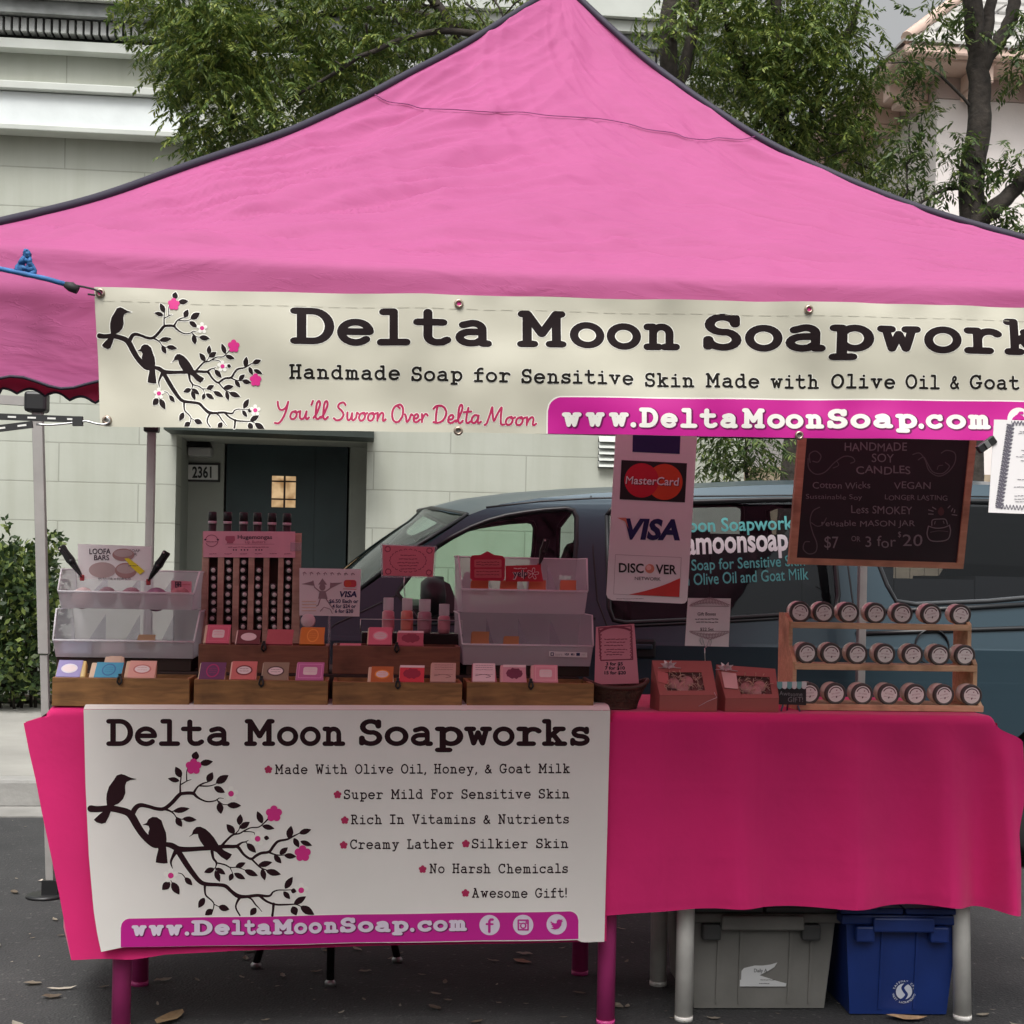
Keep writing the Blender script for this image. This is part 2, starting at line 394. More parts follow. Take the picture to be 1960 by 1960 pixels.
# ------------------------------------------------------------------ materials of the setting
def brick_mat(name, c1, c2, mortar, bw, bh, ms=.012):
    m = M(name, c1, .85); nt = m.node_tree; b = nt.nodes['Principled BSDF']; tc = nt.nodes['Texture Coordinate']
    mp_ = nt.nodes.new('ShaderNodeMapping'); mp_.inputs['Rotation'].default_value = (R_(90), 0, 0)
    nt.links.new(tc.outputs['Object'], mp_.inputs[0])
    br = nt.nodes.new('ShaderNodeTexBrick'); br.inputs['Scale'].default_value = 1; br.inputs['Brick Width'].default_value = bw
    br.inputs['Row Height'].default_value = bh; br.inputs['Mortar Size'].default_value = ms; br.inputs['Mortar Smooth'].default_value = .3
    br.inputs['Color1'].default_value = (*c1, 1); br.inputs['Color2'].default_value = (*c2, 1); br.inputs['Mortar'].default_value = (*mortar, 1)
    br.offset = .5
    nt.links.new(mp_.outputs[0], br.inputs[0])
    n = nt.nodes.new('ShaderNodeTexNoise'); n.inputs['Scale'].default_value = .9; n.inputs['Detail'].default_value = 6
    nt.links.new(tc.outputs['Object'], n.inputs[0])
    mx = nt.nodes.new('ShaderNodeMix'); mx.data_type = 'RGBA'; mx.blend_type = 'MULTIPLY'; mx.inputs[0].default_value = .5
    rr = nt.nodes.new('ShaderNodeValToRGB'); rr.color_ramp.elements[0].position = .3; rr.color_ramp.elements[0].color = (.72, .72, .68, 1); rr.color_ramp.elements[1].position = .62
    nt.links.new(n.outputs[0], rr.inputs[0]); nt.links.new(br.outputs[0], mx.inputs[6]); nt.links.new(rr.outputs[0], mx.inputs[7]); nt.links.new(mx.outputs[2], b.inputs['Base Color'])
    ms_ = nt.nodes.new('ShaderNodeMapping'); ms_.inputs['Scale'].default_value = (5, 5, .35); nt.links.new(tc.outputs['Object'], ms_.inputs[0])
    n3 = nt.nodes.new('ShaderNodeTexNoise'); n3.inputs['Scale'].default_value = 1.6; n3.inputs['Detail'].default_value = 7; nt.links.new(ms_.outputs[0], n3.inputs[0])
    r3 = nt.nodes.new('ShaderNodeValToRGB'); r3.color_ramp.elements[0].position = .30; r3.color_ramp.elements[0].color = (.70, .69, .62, 1); r3.color_ramp.elements[1].position = .55; nt.links.new(n3.outputs[0], r3.inputs[0])
    mx3 = nt.nodes.new('ShaderNodeMix'); mx3.data_type = 'RGBA'; mx3.blend_type = 'MULTIPLY'; mx3.inputs[0].default_value = .3; nt.links.new(mx.outputs[2], mx3.inputs[6]); nt.links.new(r3.outputs[0], mx3.inputs[7]); nt.links.new(mx3.outputs[2], b.inputs['Base Color'])
    n2 = nt.nodes.new('ShaderNodeTexNoise'); n2.inputs['Scale'].default_value = 14; n2.inputs['Detail'].default_value = 6; nt.links.new(tc.outputs['Object'], n2.inputs[0])
    ad = nt.nodes.new('ShaderNodeMath'); ad.operation = 'MULTIPLY_ADD'; ad.inputs[1].default_value = .35
    inv = nt.nodes.new('ShaderNodeMath'); inv.operation = 'SUBTRACT'; inv.inputs[0].default_value = 1; nt.links.new(br.outputs['Fac'], inv.inputs[1])
    nt.links.new(n2.outputs[0], ad.inputs[0]); nt.links.new(inv.outputs[0], ad.inputs[2])
    bp = nt.nodes.new('ShaderNodeBump'); bp.inputs['Strength'].default_value = .35; bp.inputs['Distance'].default_value = .010
    nt.links.new(ad.outputs[0], bp.inputs['Height']); nt.links.new(bp.outputs[0], b.inputs['Normal'])
    return m
def asphalt_mat():
    m = M('asphalt', (.05, .05, .05), .9); nt = m.node_tree; b = nt.nodes['Principled BSDF']; tc = nt.nodes['Texture Coordinate']
    n = nt.nodes.new('ShaderNodeTexNoise'); n.inputs['Scale'].default_value = 1.3; n.inputs['Detail'].default_value = 8
    v = nt.nodes.new('ShaderNodeTexVoronoi'); v.inputs['Scale'].default_value = 120
    s = nt.nodes.new('ShaderNodeTexNoise'); s.inputs['Scale'].default_value = 45; s.inputs['Detail'].default_value = 3
    for q in (n, v, s): nt.links.new(tc.outputs['Object'], q.inputs['Vector'])
    r = nt.nodes.new('ShaderNodeValToRGB'); r.color_ramp.elements[0].color = (.016, .0165, .018, 1); r.color_ramp.elements[1].color = (.054, .054, .054, 1)
    r.color_ramp.elements[0].position = .3; r.color_ramp.elements[1].position = .72
    nt.links.new(n.outputs[0], r.inputs[0])
    r2 = nt.nodes.new('ShaderNodeValToRGB'); r2.color_ramp.elements[0].position = .62; r2.color_ramp.elements[0].color = (1, 1, 1, 1); r2.color_ramp.elements[1].position = .75; r2.color_ramp.elements[1].color = (3.2, 3.1, 2.9, 1)
    nt.links.new(s.outputs[0], r2.inputs[0])
    mx = nt.nodes.new('ShaderNodeMix'); mx.data_type = 'RGBA'; mx.blend_type = 'MULTIPLY'; mx.inputs[0].default_value = 1
    nt.links.new(r.outputs[0], mx.inputs[6]); nt.links.new(r2.outputs[0], mx.inputs[7]); nt.links.new(mx.outputs[2], b.inputs['Base Color'])
    bp = nt.nodes.new('ShaderNodeBump'); bp.inputs['Strength'].default_value = .6; bp.inputs['Distance'].default_value = .006
    nt.links.new(v.outputs[0], bp.inputs['Height']); nt.links.new(bp.outputs[0], b.inputs['Normal'])
    return m
m_asphalt = asphalt_mat()
m_concrete = M('pavement_concrete', (.27, .262, .24), .9, .18, 1.5, .25, 60)
m_kerb = M('kerb_concrete', (.27, .265, .25), .9, .25, 2.5, .3, 40)
m_kerbtop = M('gutter_concrete', (.25, .243, .225), .9, .25, 3, .3, 50)
m_soil = M('planting_soil', (.10, .075, .05), .95, .4, 9, .8, 40)
m_block = brick_mat('painted_block', (.445, .46, .405), (.435, .45, .395), (.33, .34, .295), 1.35, .337, .007)
m_trimw = M('light_trim', (.66, .70, .70), .7, .06, 4, .08, 30)
m_trimd = M('weathered_trim', (.22, .23, .225), .9, .3, 6, .2, 40)
m_trimm = M('mid_trim', (.50, .52, .485), .8, .08, 3)
m_dent = M('dentil_grey', (.36, .37, .36), .85, .2, 10)
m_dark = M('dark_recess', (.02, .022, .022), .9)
m_door = M('dark_green_door', (.016, .034, .036), .45, .2, 3, .05, 30)
m_awn = M('green_canopy_edge', (.022, .032, .027), .6, .2, 5)
m_plaque = M('plaque_white', (.62, .62, .6), .5)
m_black = M('black_plastic', (.012, .012, .013), .45)
m_blackr = M('black_rubber', (.02, .02, .021), .7)
m_metal = M('bare_metal', (.55, .55, .55), .35, metal=1)
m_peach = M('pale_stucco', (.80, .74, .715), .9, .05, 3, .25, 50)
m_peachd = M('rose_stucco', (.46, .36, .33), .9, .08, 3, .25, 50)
m_peacht = M('peach_trim', (.68, .50, .42), .8, .08, 4)
m_tile = M('slate_tile', (.36, .35, .33), .8, .25, 3, .2, 20)
m_fence = M('fence_wood', (.30, .24, .17), .85, .3, 4, .3, 30)
m_bark = M('bark', (.032, .026, .021), .95, .5, 14, 1.0, 30)
def leaf_mat(name, ca, cb, cc):
    m = bpy.data.materials.new(name); m.use_nodes = True; nt = m.node_tree; b = nt.nodes['Principled BSDF']
    g = nt.nodes.new('ShaderNodeNewGeometry'); r = nt.nodes.new('ShaderNodeValToRGB')
    r.color_ramp.elements[0].color = (*ca, 1); r.color_ramp.elements[1].color = (*cc, 1); e = r.color_ramp.elements.new(.6); e.color = (*cb, 1)
    nt.links.new(g.outputs['Random Per Island'], r.inputs[0]); nt.links.new(r.outputs[0], b.inputs['Base Color'])
    b.inputs['Roughness'].default_value = .5
    t = nt.nodes.new('ShaderNodeBsdfTranslucent'); nt.links.new(r.outputs[0], t.inputs[0])
    mx = nt.nodes.new('ShaderNodeMixShader'); mx.inputs[0].default_value = .4
    nt.links.new(b.outputs[0], mx.inputs[1]); nt.links.new(t.outputs[0], mx.inputs[2]); nt.links.new(mx.outputs[0], nt.nodes['Material Output'].inputs[0])
    return m
m_leafA = leaf_mat('leaf_green', (.055, .10, .022), (.115, .168, .036), (.28, .32, .07))
m_leafB = leaf_mat('leaf_dark', (.04, .075, .022), (.075, .12, .032), (.16, .20, .05))
m_leafC = leaf_mat('shrub_leaf', (.018, .038, .014), (.05, .09, .026), (.20, .25, .06))

# ------------------------------------------------------------------ ground
def flat(name, pts, z, mat, label=None, kind='structure', thick=None):
    mb = MB(); q = [(x, y, z) for x, y in pts]
    if thick: mb.hexa(q, (0, 0, -thick))
    else: mb.add(q, [tuple(range(len(q)))])
    return solo(mb, name, mat, label, None, kind=kind)
KY = 7.98
flat('ground', [(-120, -120), (120, -120), (120, 160), (-120, 160)], -.012, m_asphalt)
flat('road', [(-30, -14), (30, -14), (30, KY-.32), (-30, KY-.32)], 0, m_asphalt)
mb = MB(); mb.box((-30, KY-.316, -.01), (30, KY-.003, .006)); solo(mb, 'gutter', m_kerbtop, None, None, kind='structure')
mb = MB(); mb.box((-30, KY, -.01), (30, KY+.16, .15)); solo(mb, 'kerb', m_kerb, None, None, kind='structure', bevel=.02)
mb = MB(); mb.box((-30, KY+.163, -.01), (30, 12.35, .148)); solo(mb, 'pavement', m_concrete, None, None, kind='structure')
mb = MB()
rs = random.Random(3)
def soilz(u, v): return (-14+u*12.6, 12.353+v*.45, .15+.03*rs.random()+.03*math.sin(v*3.1))
mb.grid(soilz, 90, 6, smooth=False); solo(mb, 'planting_bed', m_soil, None, None, kind='structure')

# ------------------------------------------------------------------ cream block building
BY = 12.8
bld = thing('block_building', 'pale green painted block building with a toothed cornice behind the pink canopy', 'building', (-4, BY, 0))
xr = P(1440, 100, BY).x
xl0, xl1 = P(337, 900, BY).x, P(702, 900, BY).x         # door recess
ztop = P(500, 835, BY).z
mb = MB()
mb.box((-16, BY, 0), (xl0, BY+.35, 7.0)); mb.box((xl1, BY, 0), (xr, BY+.35, 7.0)); mb.box((xl0, BY, ztop), (xl1, BY+.35, 7.0))
mb.box((-16, BY+.35, 0), (-15.65, BY+9, 7.0)); mb.box((xr-.35, BY+.35, 0), (xr, BY+9, 7.0)); mb.box((-15.65, BY+8.65, 0), (xr-.35, BY+9, 7.0))
part(mb, 'wall', m_block, bld)
mb = MB(); mb.box((-15.6, BY+.36, 6.7), (xr-.36, BY+8.6, 6.8)); part(mb, 'roof', m_trimd, bld)
# recess: side wall of the lobby and dark back
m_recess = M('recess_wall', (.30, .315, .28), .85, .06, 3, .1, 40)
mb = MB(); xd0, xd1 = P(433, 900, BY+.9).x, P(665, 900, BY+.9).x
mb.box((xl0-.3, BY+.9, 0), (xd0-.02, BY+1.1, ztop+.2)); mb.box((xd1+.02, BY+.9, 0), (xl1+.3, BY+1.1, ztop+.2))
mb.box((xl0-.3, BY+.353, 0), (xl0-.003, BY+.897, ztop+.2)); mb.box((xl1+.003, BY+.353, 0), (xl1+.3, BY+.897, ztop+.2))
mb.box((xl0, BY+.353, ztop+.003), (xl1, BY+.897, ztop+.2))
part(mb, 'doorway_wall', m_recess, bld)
mb = MB()
wx0, wx1 = P(520, 940, BY+.93).x, P(566, 940, BY+.93).x; wz1, wz0 = P(540, 911, BY+.93).z, P(540, 971, BY+.93).z
y0, y1 = BY+.93, BY+.985
mb.box((xd0, y0, .15), (wx0, y1, ztop+.1)); mb.box((wx1, y0, .15), (xd1, y1, ztop+.1)); mb.box((wx0, y0, .15), (wx1, y1, wz0)); mb.box((wx0, y0, wz1), (wx1, y1, ztop+.1))
for sx in (P(600, 900, y0).x,): mb.box((sx-.012, y0-.012, .2), (sx+.012, y0-.001, ztop))
door = part(mb, 'door', m_door, bld)
m_win = bpy.data.materials.new('glowing_pane'); m_win.use_nodes = True  # emission painted in for the warm view showing in the door pane
_b = m_win.node_tree.nodes['Principled BSDF']; _b.inputs['Base Color'].default_value = (.5, .33, .17, 1); _b.inputs['Emission Color'].default_value = (.85, .5, .24, 1); _b.inputs['Emission Strength'].default_value = .42; _b.inputs['Roughness'].default_value = .2
_n = m_win.node_tree.nodes.new('ShaderNodeTexNoise'); _n.inputs['Scale'].default_value = 9; _r = m_win.node_tree.nodes.new('ShaderNodeValToRGB')
_r.color_ramp.elements[0].color = (.38, .2, .08, 1); _r.color_ramp.elements[1].color = (.95, .66, .36, 1); _r.color_ramp.elements[0].position = .35; _r.color_ramp.elements[1].position = .6
_t = m_win.node_tree.nodes.new('ShaderNodeTexCoord'); m_win.node_tree.links.new(_t.outputs['Object'], _n.inputs[0]); m_win.node_tree.links.new(_n.outputs[0], _r.inputs[0]); m_win.node_tree.links.new(_r.outputs[0], _b.inputs['Emission Color'])
mb = MB(); mb.box((wx0, BY+.95, wz0), (wx1, BY+.96, wz1)); part(mb, 'window', m_win, door)
mb = MB(); xm = (wx0*.47+wx1*.53); zr = wz1-wz0
m_munt = M('muntin', (.05, .025, .015), .6)
mb.box((xm-.009, BY+.935, wz0), (xm+.009, BY+.949, wz1))
for k in (.26, .83): mb.box((wx0, BY+.937, wz0+zr*k-.007), (wx1, BY+.948, wz0+zr*k+.007))
part(mb, 'muntin', m_munt, door)
mb = MB(); mb.tube([(xd1-.1, y0-.05, .95), (xd1-.1, y0-.05, 1.3)], .012, 8, cap=True); mb.box((xd1-.11, y0-.05, .95), (xd1-.09, y0-.001, .97)); mb.box((xd1-.11, y0-.05, 1.28), (xd1-.09, y0-.001, 1.3)); part(mb, 'handle', m_metal, door)
mb = MB(); a = P(313, 818, BY-.45); b_ = P(716, 838, BY-.45)
mb.hexa([(a.x, BY-.45, a.z-.015), (b_.x, BY-.45, a.z-.035), (b_.x, BY-.45, a.z+.12), (a.x, BY-.45, a.z+.12)], (0, .447, 0)); part(mb, 'door_hood', m_awn, bld)
# bands and cornice (heights from the facade plane)
def zz(py): return P(0, py, BY).z
xb = P(352, 200, BY).x
mb = MB(); mb.box((-16, BY-.16, zz(246)), (xb, BY-.003, zz(185))); part(mb, 'ledge', m_trimw, bld)
mb = MB(); mb.box((-16, BY-.22, zz(183)), (xb+.02, BY-.003, zz(168))); mb.box((-16, BY-.2, zz(259)), (xb+.02, BY-.003, zz(248))); part(mb, 'ledge_moulding', m_trimm, bld, bevel=.008)
mb = MB(); mb.box((xb+.004, BY-.15, zz(254)), (xb+.12, BY-.003, zz(186))); part(mb, 'ledge_end', m_trimd, bld)
xpp = P(388, 230, BY).x
mb = MB(); mb.box((xpp-.055, BY-.12, zz(300)), (xpp+.055, BY-.01, 7.0)); part(mb, 'downpipe', m_trimm, bld, bevel=.02)
mb = MB(); mb.box((-16, BY-.30, zz(15)), (xr, BY-.003, zz(-6))); mb.box((-16, BY-.36, zz(-8)), (xr+.1, BY-.003, zz(-50))); part(mb, 'eaves', m_trimm, bld)
mb = MB(); mb.box((-16, BY-.24, zz(41)), (xr, BY-.003, zz(17))); part(mb, 'cornice', m_trimd, bld)
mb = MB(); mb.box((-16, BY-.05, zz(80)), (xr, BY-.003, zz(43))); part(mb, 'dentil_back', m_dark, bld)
mb = MB(); x = -16; dz0, dz1 = zz(70), zz(45)
while x < xr-.05: mb.box((x, BY-.17, dz0), (x+.044, BY-.053, dz1)); x += .066
part(mb, 'dentil', m_dent, bld, label=None)
mb = MB(); mb.box((-16, BY-.14, zz(100)), (xr, BY-.003, zz(82))); part(mb, 'frieze', m_trimm, bld)
# louvre vent
vx0, vx1 = P(1149, 860, BY).x, P(1176, 860, BY).x; vz1, vz0 = P(1160, 836, BY).z, P(1160, 896, BY).z
vt = thing('wall_vent', 'pale metal louvre vent on the block wall right behind the card sign', 'vent', (vx0, BY, vz0))
mb = MB(); mb.box((vx0-.02, BY-.012, vz0), (vx1+.25, BY-.003, vz1)); part(mb, 'backing', m_dark, vt)
mb = MB()
for k in range(5):
    z = vz0 + (vz1-vz0)*(k+.5)/5
    mb.hexa([(vx0-.02, BY-.06, z-.022), (vx1+.25, BY-.06, z-.022), (vx1+.25, BY-.02, z+.026), (vx0-.02, BY-.02, z+.026)], (0, .006, .006))
part(mb, 'slat', m_trimm, vt)
# lamp and number plaque
lampY = BY+.9
c = P(383, 856, lampY-.12)
lp = thing('wall_lamp', 'dark hooded lamp on the doorway wall above the house number', 'lamp', (c.x, lampY, c.z-.1))
mb = MB(); mb.hexa([(c.x-.115, lampY-.2, c.z), (c.x+.115, lampY-.2, c.z), (c.x+.05, lampY-.12, c.z+.115), (c.x-.05, lampY-.12, c.z+.115)], (0, .117, 0)); part(mb, 'hood', m_black, lp)
mb = MB(); mb.box((c.x-.105, lampY-.18, c.z-.085), (c.x+.105, lampY-.01, c.z-.003)); part(mb, 'lens', M('dull_lens', (.40, .40, .39), .4), lp, bevel=.012)
pq = P(357, 889, lampY-.03); pq2 = P(417, 918.5, lampY-.03)
pl = thing('number_plaque', 'white plaque reading 2361 in black frame beside the dark door', 'sign', (pq.x, lampY-.02, pq2.z))
mb = MB(); mb.box((pq.x-.02, lampY-.025, pq2.z-.02), (pq2.x+.02, lampY-.002, pq.z+.02)); part(mb, 'frame', m_black, pl, bevel=.005)
mb = MB(); mp = pmap(lampY-.027); quadgrid(mb, mp, (357, 889.5), (417, 890.5), (417, 918.5), (357, 917.5), 1, 1, 0, 0)
bf_text(mb, mp, '2361', 368, 405, 914, 21, 1, .002, bold=.03); part(mb, 'face', [m_plaque, m_black], pl)

# ------------------------------------------------------------------ pale stucco building with hip roof on the right
RY = 16.0
cx_ = P(1794, 190, RY).x
rb = thing('stucco_building', 'pale rose stucco building with slate hip roof behind the right hand trees', 'building', (cx_, RY, 0))
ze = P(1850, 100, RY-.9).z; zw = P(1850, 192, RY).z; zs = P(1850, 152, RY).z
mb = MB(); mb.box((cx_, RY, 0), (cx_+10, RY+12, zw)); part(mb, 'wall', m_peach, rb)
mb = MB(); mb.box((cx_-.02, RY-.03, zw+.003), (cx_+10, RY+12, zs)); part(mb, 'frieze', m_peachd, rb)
ov = .62
mb = MB(); mb.box((cx_-ov+.12, RY-ov+.12, zs+.003), (cx_+10.5, RY+12.6, zs+.03)); part(mb, 'soffit', m_peacht, rb)
mb = MB(); mb.box((cx_-ov, RY-ov, zs+.032), (cx_+10.6, RY-ov+.14, zs+.14)); mb.box((cx_-ov, RY-ov+.143, zs+.032), (cx_-ov+.14, RY+12.7, zs+.14)); part(mb, 'gutter', m_peacht, rb, bevel=.03)
def brk(x, y, ax):
    mb = MB()
    if ax == 'y': mb.box((x, RY-.50, zs-.2), (x+.2, RY-.033, zs)); mb.box((x, RY-.40, zs-.28), (x+.2, RY-.033, zs-.203))
    else: mb.box((cx_-.50, y, zs-.2), (cx_-.023, y+.2, zs)); mb.box((cx_-.40, y, zs-.28), (cx_-.023, y+.2, zs-.203))
    part(mb, 'bracket', m_peacht, rb, bevel=.02)
for k in range(7): brk(cx_+.25+k*.78, 0, 'y')
for k in range(7): brk(0, RY+.2+k*.9, 'x')
# hip roof in rows of slates
mb = MB(); rise = 4.4; run = 5.0; nrow = 20
x0r, y0r = cx_-ov-.03, RY-ov-.03; x1r, y1r = cx_+10.6, RY+12.7
z0r = zs+.145
for k in range(nrow):
    t0, t1 = k/nrow, (k+1)/nrow
    for side in range(4):
        def corner(t, i):
            d = run*t; pts = [(x0r+d, y0r+d), (x1r-d, y0r+d), (x1r-d, y1r-d), (x0r+d, y1r-d)]
            return pts[i % 4]
        a0, a1 = corner(t0, side), corner(t0, side+1); b0, b1 = corner(t1, side), corner(t1, side+1)
        L = math.hypot(a1[0]-a0[0], a1[1]-a0[1]); n = max(3, int(L/.42)); off = .5 if k % 2 else 0
        for j in range(-1, n+1):
            u0 = max(0, (j+off)/n); u1 = min(1, (j+1+off)/n)
            if u1-u0 < .004: continue
            g = .006/L*3
            def pt(u, z, a, b): return (a[0]+(b[0]-a[0])*u, a[1]+(b[1]-a[1])*u, z)
            lift = .028+rs.random()*.012
            q = [pt(u0+g, z0r+rise*t0+lift, a0, a1), pt(u1-g, z0r+rise*t0+lift, a0, a1), pt(u1-g, z0r+rise*t1+.004, b0, b1), pt(u0+g, z0r+rise*t1+.004, b0, b1)]
            mb.hexa(q, (0, 0, -.03))
part(mb, 'roof', m_tile, rb)
mb = MB(); mb.tube([(x0r+.05, y0r+.05, z0r+.06), (x0r+run, y0r+run, z0r+rise+.06)], .07, 8); mb.tube([(x1r, y0r, z0r+.02), (x1r-run, y0r+run, z0r+rise+.06)], .11, 8); part(mb, 'hip_cap', m_peacht, rb)

# wooden fence beyond the block wall
fn = thing('wooden_fence', 'weathered vertical board fence behind the van, right of the block wall', 'fence', (xr+1.5, 13.4, 0))
mb = MB(); x = xr+.1; k = 0
while x < 9.5:
    h = 2.35+rs.random()*.03; mb.box((x, 13.4, .05), (x+.135, 13.425, h)); x += .142
part(mb, 'boards', m_fence, fn)
mb = MB(); mb.box((xr+.1, 13.428, .5), (9.5, 13.5, .6)); mb.box((xr+.1, 13.428, 1.9), (9.5, 13.5, 2.0)); part(mb, 'rail', m_fence, fn)

# ------------------------------------------------------------------ trees
def leaflet(mb, p, d, n, L, w):
    s = d.cross(n)
    if s.length < 1e-4: s = Vector((1, 0, 0))
    s = s.normalized()*w/2; m = p + d*L*.45 + n*L*.04
    o = len(mb.v); mb.v += [p, m+s, p+d*L, m-s]; mb.f.append([o, o+1, o+2, o+3]); mb.mi.append(0)
def spray(mb, p, rnd, L=.18, nl=9, ll=.062, lw=.015, droop=.7):
    d = Vector((rnd.gauss(0, 1), rnd.gauss(0, 1), rnd.gauss(-droop*.6, .55))).normalized()
    up = Vector((rnd.gauss(0, .35), rnd.gauss(0, .35), 1)).normalized(); q = p.copy(); st = L/nl
    side = d.cross(up).normalized()
    for k in range(nl):
        d = (d + Vector((0, 0, -droop*.09))).normalized(); q = q + d*st
        for sg in (1, -1):
            if rnd.random() < .12: continue
            ld = (d*.55 + side*sg*.8 + Vector((0, 0, -droop*.5)) + Vector((rnd.gauss(0,.2), rnd.gauss(0,.2), rnd.gauss(0,.2)))).normalized()
            leaflet(mb, q, ld, up, ll*rnd.uniform(.7, 1.2)*(1-.3*abs(k/nl-.4)), lw*rnd.uniform(.75, 1.2))
def crown(blobs, seed, dens=1.0, **kw):
    rnd = random.Random(seed); mb = MB(); tw = []
    for (px, py, Y, rx, rz, ry, n) in blobs:
        c = P(px, py, Y)
        for _ in range(int(n*dens)):
            while True:
                u = Vector((rnd.uniform(-1, 1), rnd.uniform(-1, 1), rnd.uniform(-1, 1)))
                if u.length <= 1: break
            p = c + Vector((u.x*rx, u.y*ry, u.z*rz))
            spray(mb, p, rnd, **kw)
        tw.append(c)
    return mb, tw
def limb(mb, pts, r0, r1, rnd, n=8):
    """pts in image columns/rows + depth"""
    w = [P(*p) if len(p) == 3 and p[2] > 5 and abs(p[0]) > 30 else Vector(p) for p in pts]
    c = catmull([tuple(v) for v in w], 5); m = len(c)
    mb.tube([Vector(q)+Vector((rnd.gauss(0,.008), rnd.gauss(0,.008), 0)) for q in c], [r0+(r1-r0)*i/(m-1) for i in range(m)], n)
TY = 9.4
# middle tree: leaning trunk hidden behind the card sign, long limbs to the left
rt = random.Random(11)
base = G(1250, 1000, 0); bx = P(1245, 900, TY).x
t1 = thing('street_tree', 'street tree behind the canopy with long limbs reaching left over the cornice', 'tree', (bx, TY, .15))
mb = MB()
limb(mb, [(bx, TY, .1), (bx+.02, TY, 1.2), (P(1262, 500, TY).x, TY, 3.1), tuple(P(1283, 130, TY)), tuple(P(1275, -60, TY))], .085, .05, rt, 12)
limb(mb, [tuple(P(1285, 190, TY)), tuple(P(1318, 90, TY)), tuple(P(1330, -40, TY))], .045, .035, rt)
limb(mb, [tuple(P(1268, 330, TY)), tuple(P(1130, 150, TY-.2)), tuple(P(960, 75, TY-.3)), tuple(P(820, 62, TY-.3)), tuple(P(690, 110, TY-.4)), tuple(P(560, 190, TY-.4))], .035, .009, rt)
limb(mb, [tuple(P(1240, 300, TY)), tuple(P(1000, 190, TY+.2)), tuple(P(860, 110, TY+.2)), tuple(P(730, 180, TY+.2)), tuple(P(600, 250, TY))], .045, .01, rt)
limb(mb, [tuple(P(1180, 220, TY)), tuple(P(900, 60, TY+.3)), tuple(P(700, 20, TY+.3)), tuple(P(520, 60, TY+.2)), tuple(P(400, 130, TY))], .05, .01, rt)
limb(mb, [tuple(P(880, 70, TY)), tuple(P(760, -60, TY)), tuple(P(500, -90, TY))], .04, .012, rt)
for k in range(34):
    a = P(rt.uniform(420, 1010), rt.uniform(-40, 230), TY+rt.uniform(-.4, .4)); b2 = a+Vector((rt.uniform(-.35, .25), rt.uniform(-.3, .3), rt.uniform(-.3, .15)))
    mb.tube([a, (a+b2)/2+Vector((0, 0, .03)), b2], [.009, .006, .003], 5)
part(mb, 'trunk', m_bark, t1)
bl = [(360, 40, 9.3, .42, .40, .5, 210), (420, 150, 9.2, .36, .42, .5, 220), (500, 60, 9.4, .5, .45, .6, 230), (560, 190, 9.3, .42, .36, .5, 200), (400, 275, 9.2, .2, .16, .3, 60),
      (640, 60, 9.5, .45, .40, .6, 210), (690, 130, 9.4, .35, .30, .5, 110), (790, 50, 9.6, .45, .25, .6, 125), (900, 60, 9.5, .35, .22, .5, 66), (980, 20, 9.4, .22, .15, .4, 24), (770, 130, 9.5, .3, .2, .5, 34),
      (480, 270, 9.3, .28, .2, .4, 75), (320, 0, 9.2, .25, .2, .3, 40), (540, -70, 9.4, .9, .35, .8, 170), (860, -80, 9.4, .8, .3, .8, 90), (355, 180, 9.15, .14, .13, .2, 16), (640, 200, 9.5, .25, .12, .4, 40),
      (400, 60, 8.9, .3, .25, .2, 60), (450, 190, 8.9, .25, .2, .2, 45)]
mb, _ = crown(bl, 5, 1.2, L=.18, nl=10, ll=.058, lw=.016)
part(mb, 'crown', m_leafA, t1)
# tree right of the apex
bx2 = P(1509, 870, TY+.5).x
t2 = thing('street_tree', 'full crowned street tree right of the canopy peak, its trunk beside the chalkboard', 'tree', (bx2, TY+.5, .15))
mb = MB()
limb(mb, [(bx2, TY+.5, .1), (bx2, TY+.5, 1.6), (bx2+.02, TY+.5, 2.4), tuple(P(1500, 300, TY+.5)), tuple(P(1490, 80, TY+.4)), tuple(P(1470, -80, TY+.4))], .085, .03, rt, 12)
limb(mb, [tuple(P(1500, 330, TY+.5)), tuple(P(1580, 160, TY+.3)), tuple(P(1640, 20, TY+.3)), tuple(P(1650, -60, TY+.3))], .04, .012, rt)
limb(mb, [tuple(P(1500, 280, TY+.5)), tuple(P(1420, 120, TY+.3)), tuple(P(1370, -20, TY+.3))], .04, .012, rt)
for k in range(16):
    a = P(rt.uniform(1400, 1640), rt.uniform(-20, 330), TY+.5+rt.uniform(-.3, .3)); b2 = a+Vector((rt.uniform(-.3, .3), rt.uniform(-.3, .3), rt.uniform(-.3, .1)))
    mb.tube([a, b2], [.008, .003], 5)
part(mb, 'trunk', m_bark, t2)
bl = [(1400, 40, 9.7, .38, .38, .5, 150), (1500, 30, 9.8, .5, .45, .6, 220), (1580, 80, 9.8, .36, .40, .6, 170), (1430, 160, 9.7, .4, .35, .5, 170), (1530, 190, 9.8, .48, .35, .6, 210), (1630, 190, 9.8, .22, .26, .5, 70),
      (1580, 290, 9.8, .4, .25, .5, 125), (1480, 260, 9.7, .35, .22, .5, 85), (1640, 350, 9.8, .25, .2, .4, 58), (1690, 300, 9.9, .18, .18, .3, 28), (1480, -90, 9.8, .8, .33, .8, 160), (1330, 20, 9.5, .25, .25, .4, 55), (1345, 130, 9.5, .14, .2, .3, 24), (1270, 60, 9.3, .22, .22, .3, 34),
      (1500, 120, 9.3, .35, .3, .2, 70), (1560, 60, 9.3, .25, .25, .2, 40)]
mb, _ = crown(bl, 9, 1.2, L=.18, nl=10, ll=.058, lw=.016)
part(mb, 'crown', m_leafA, t2)
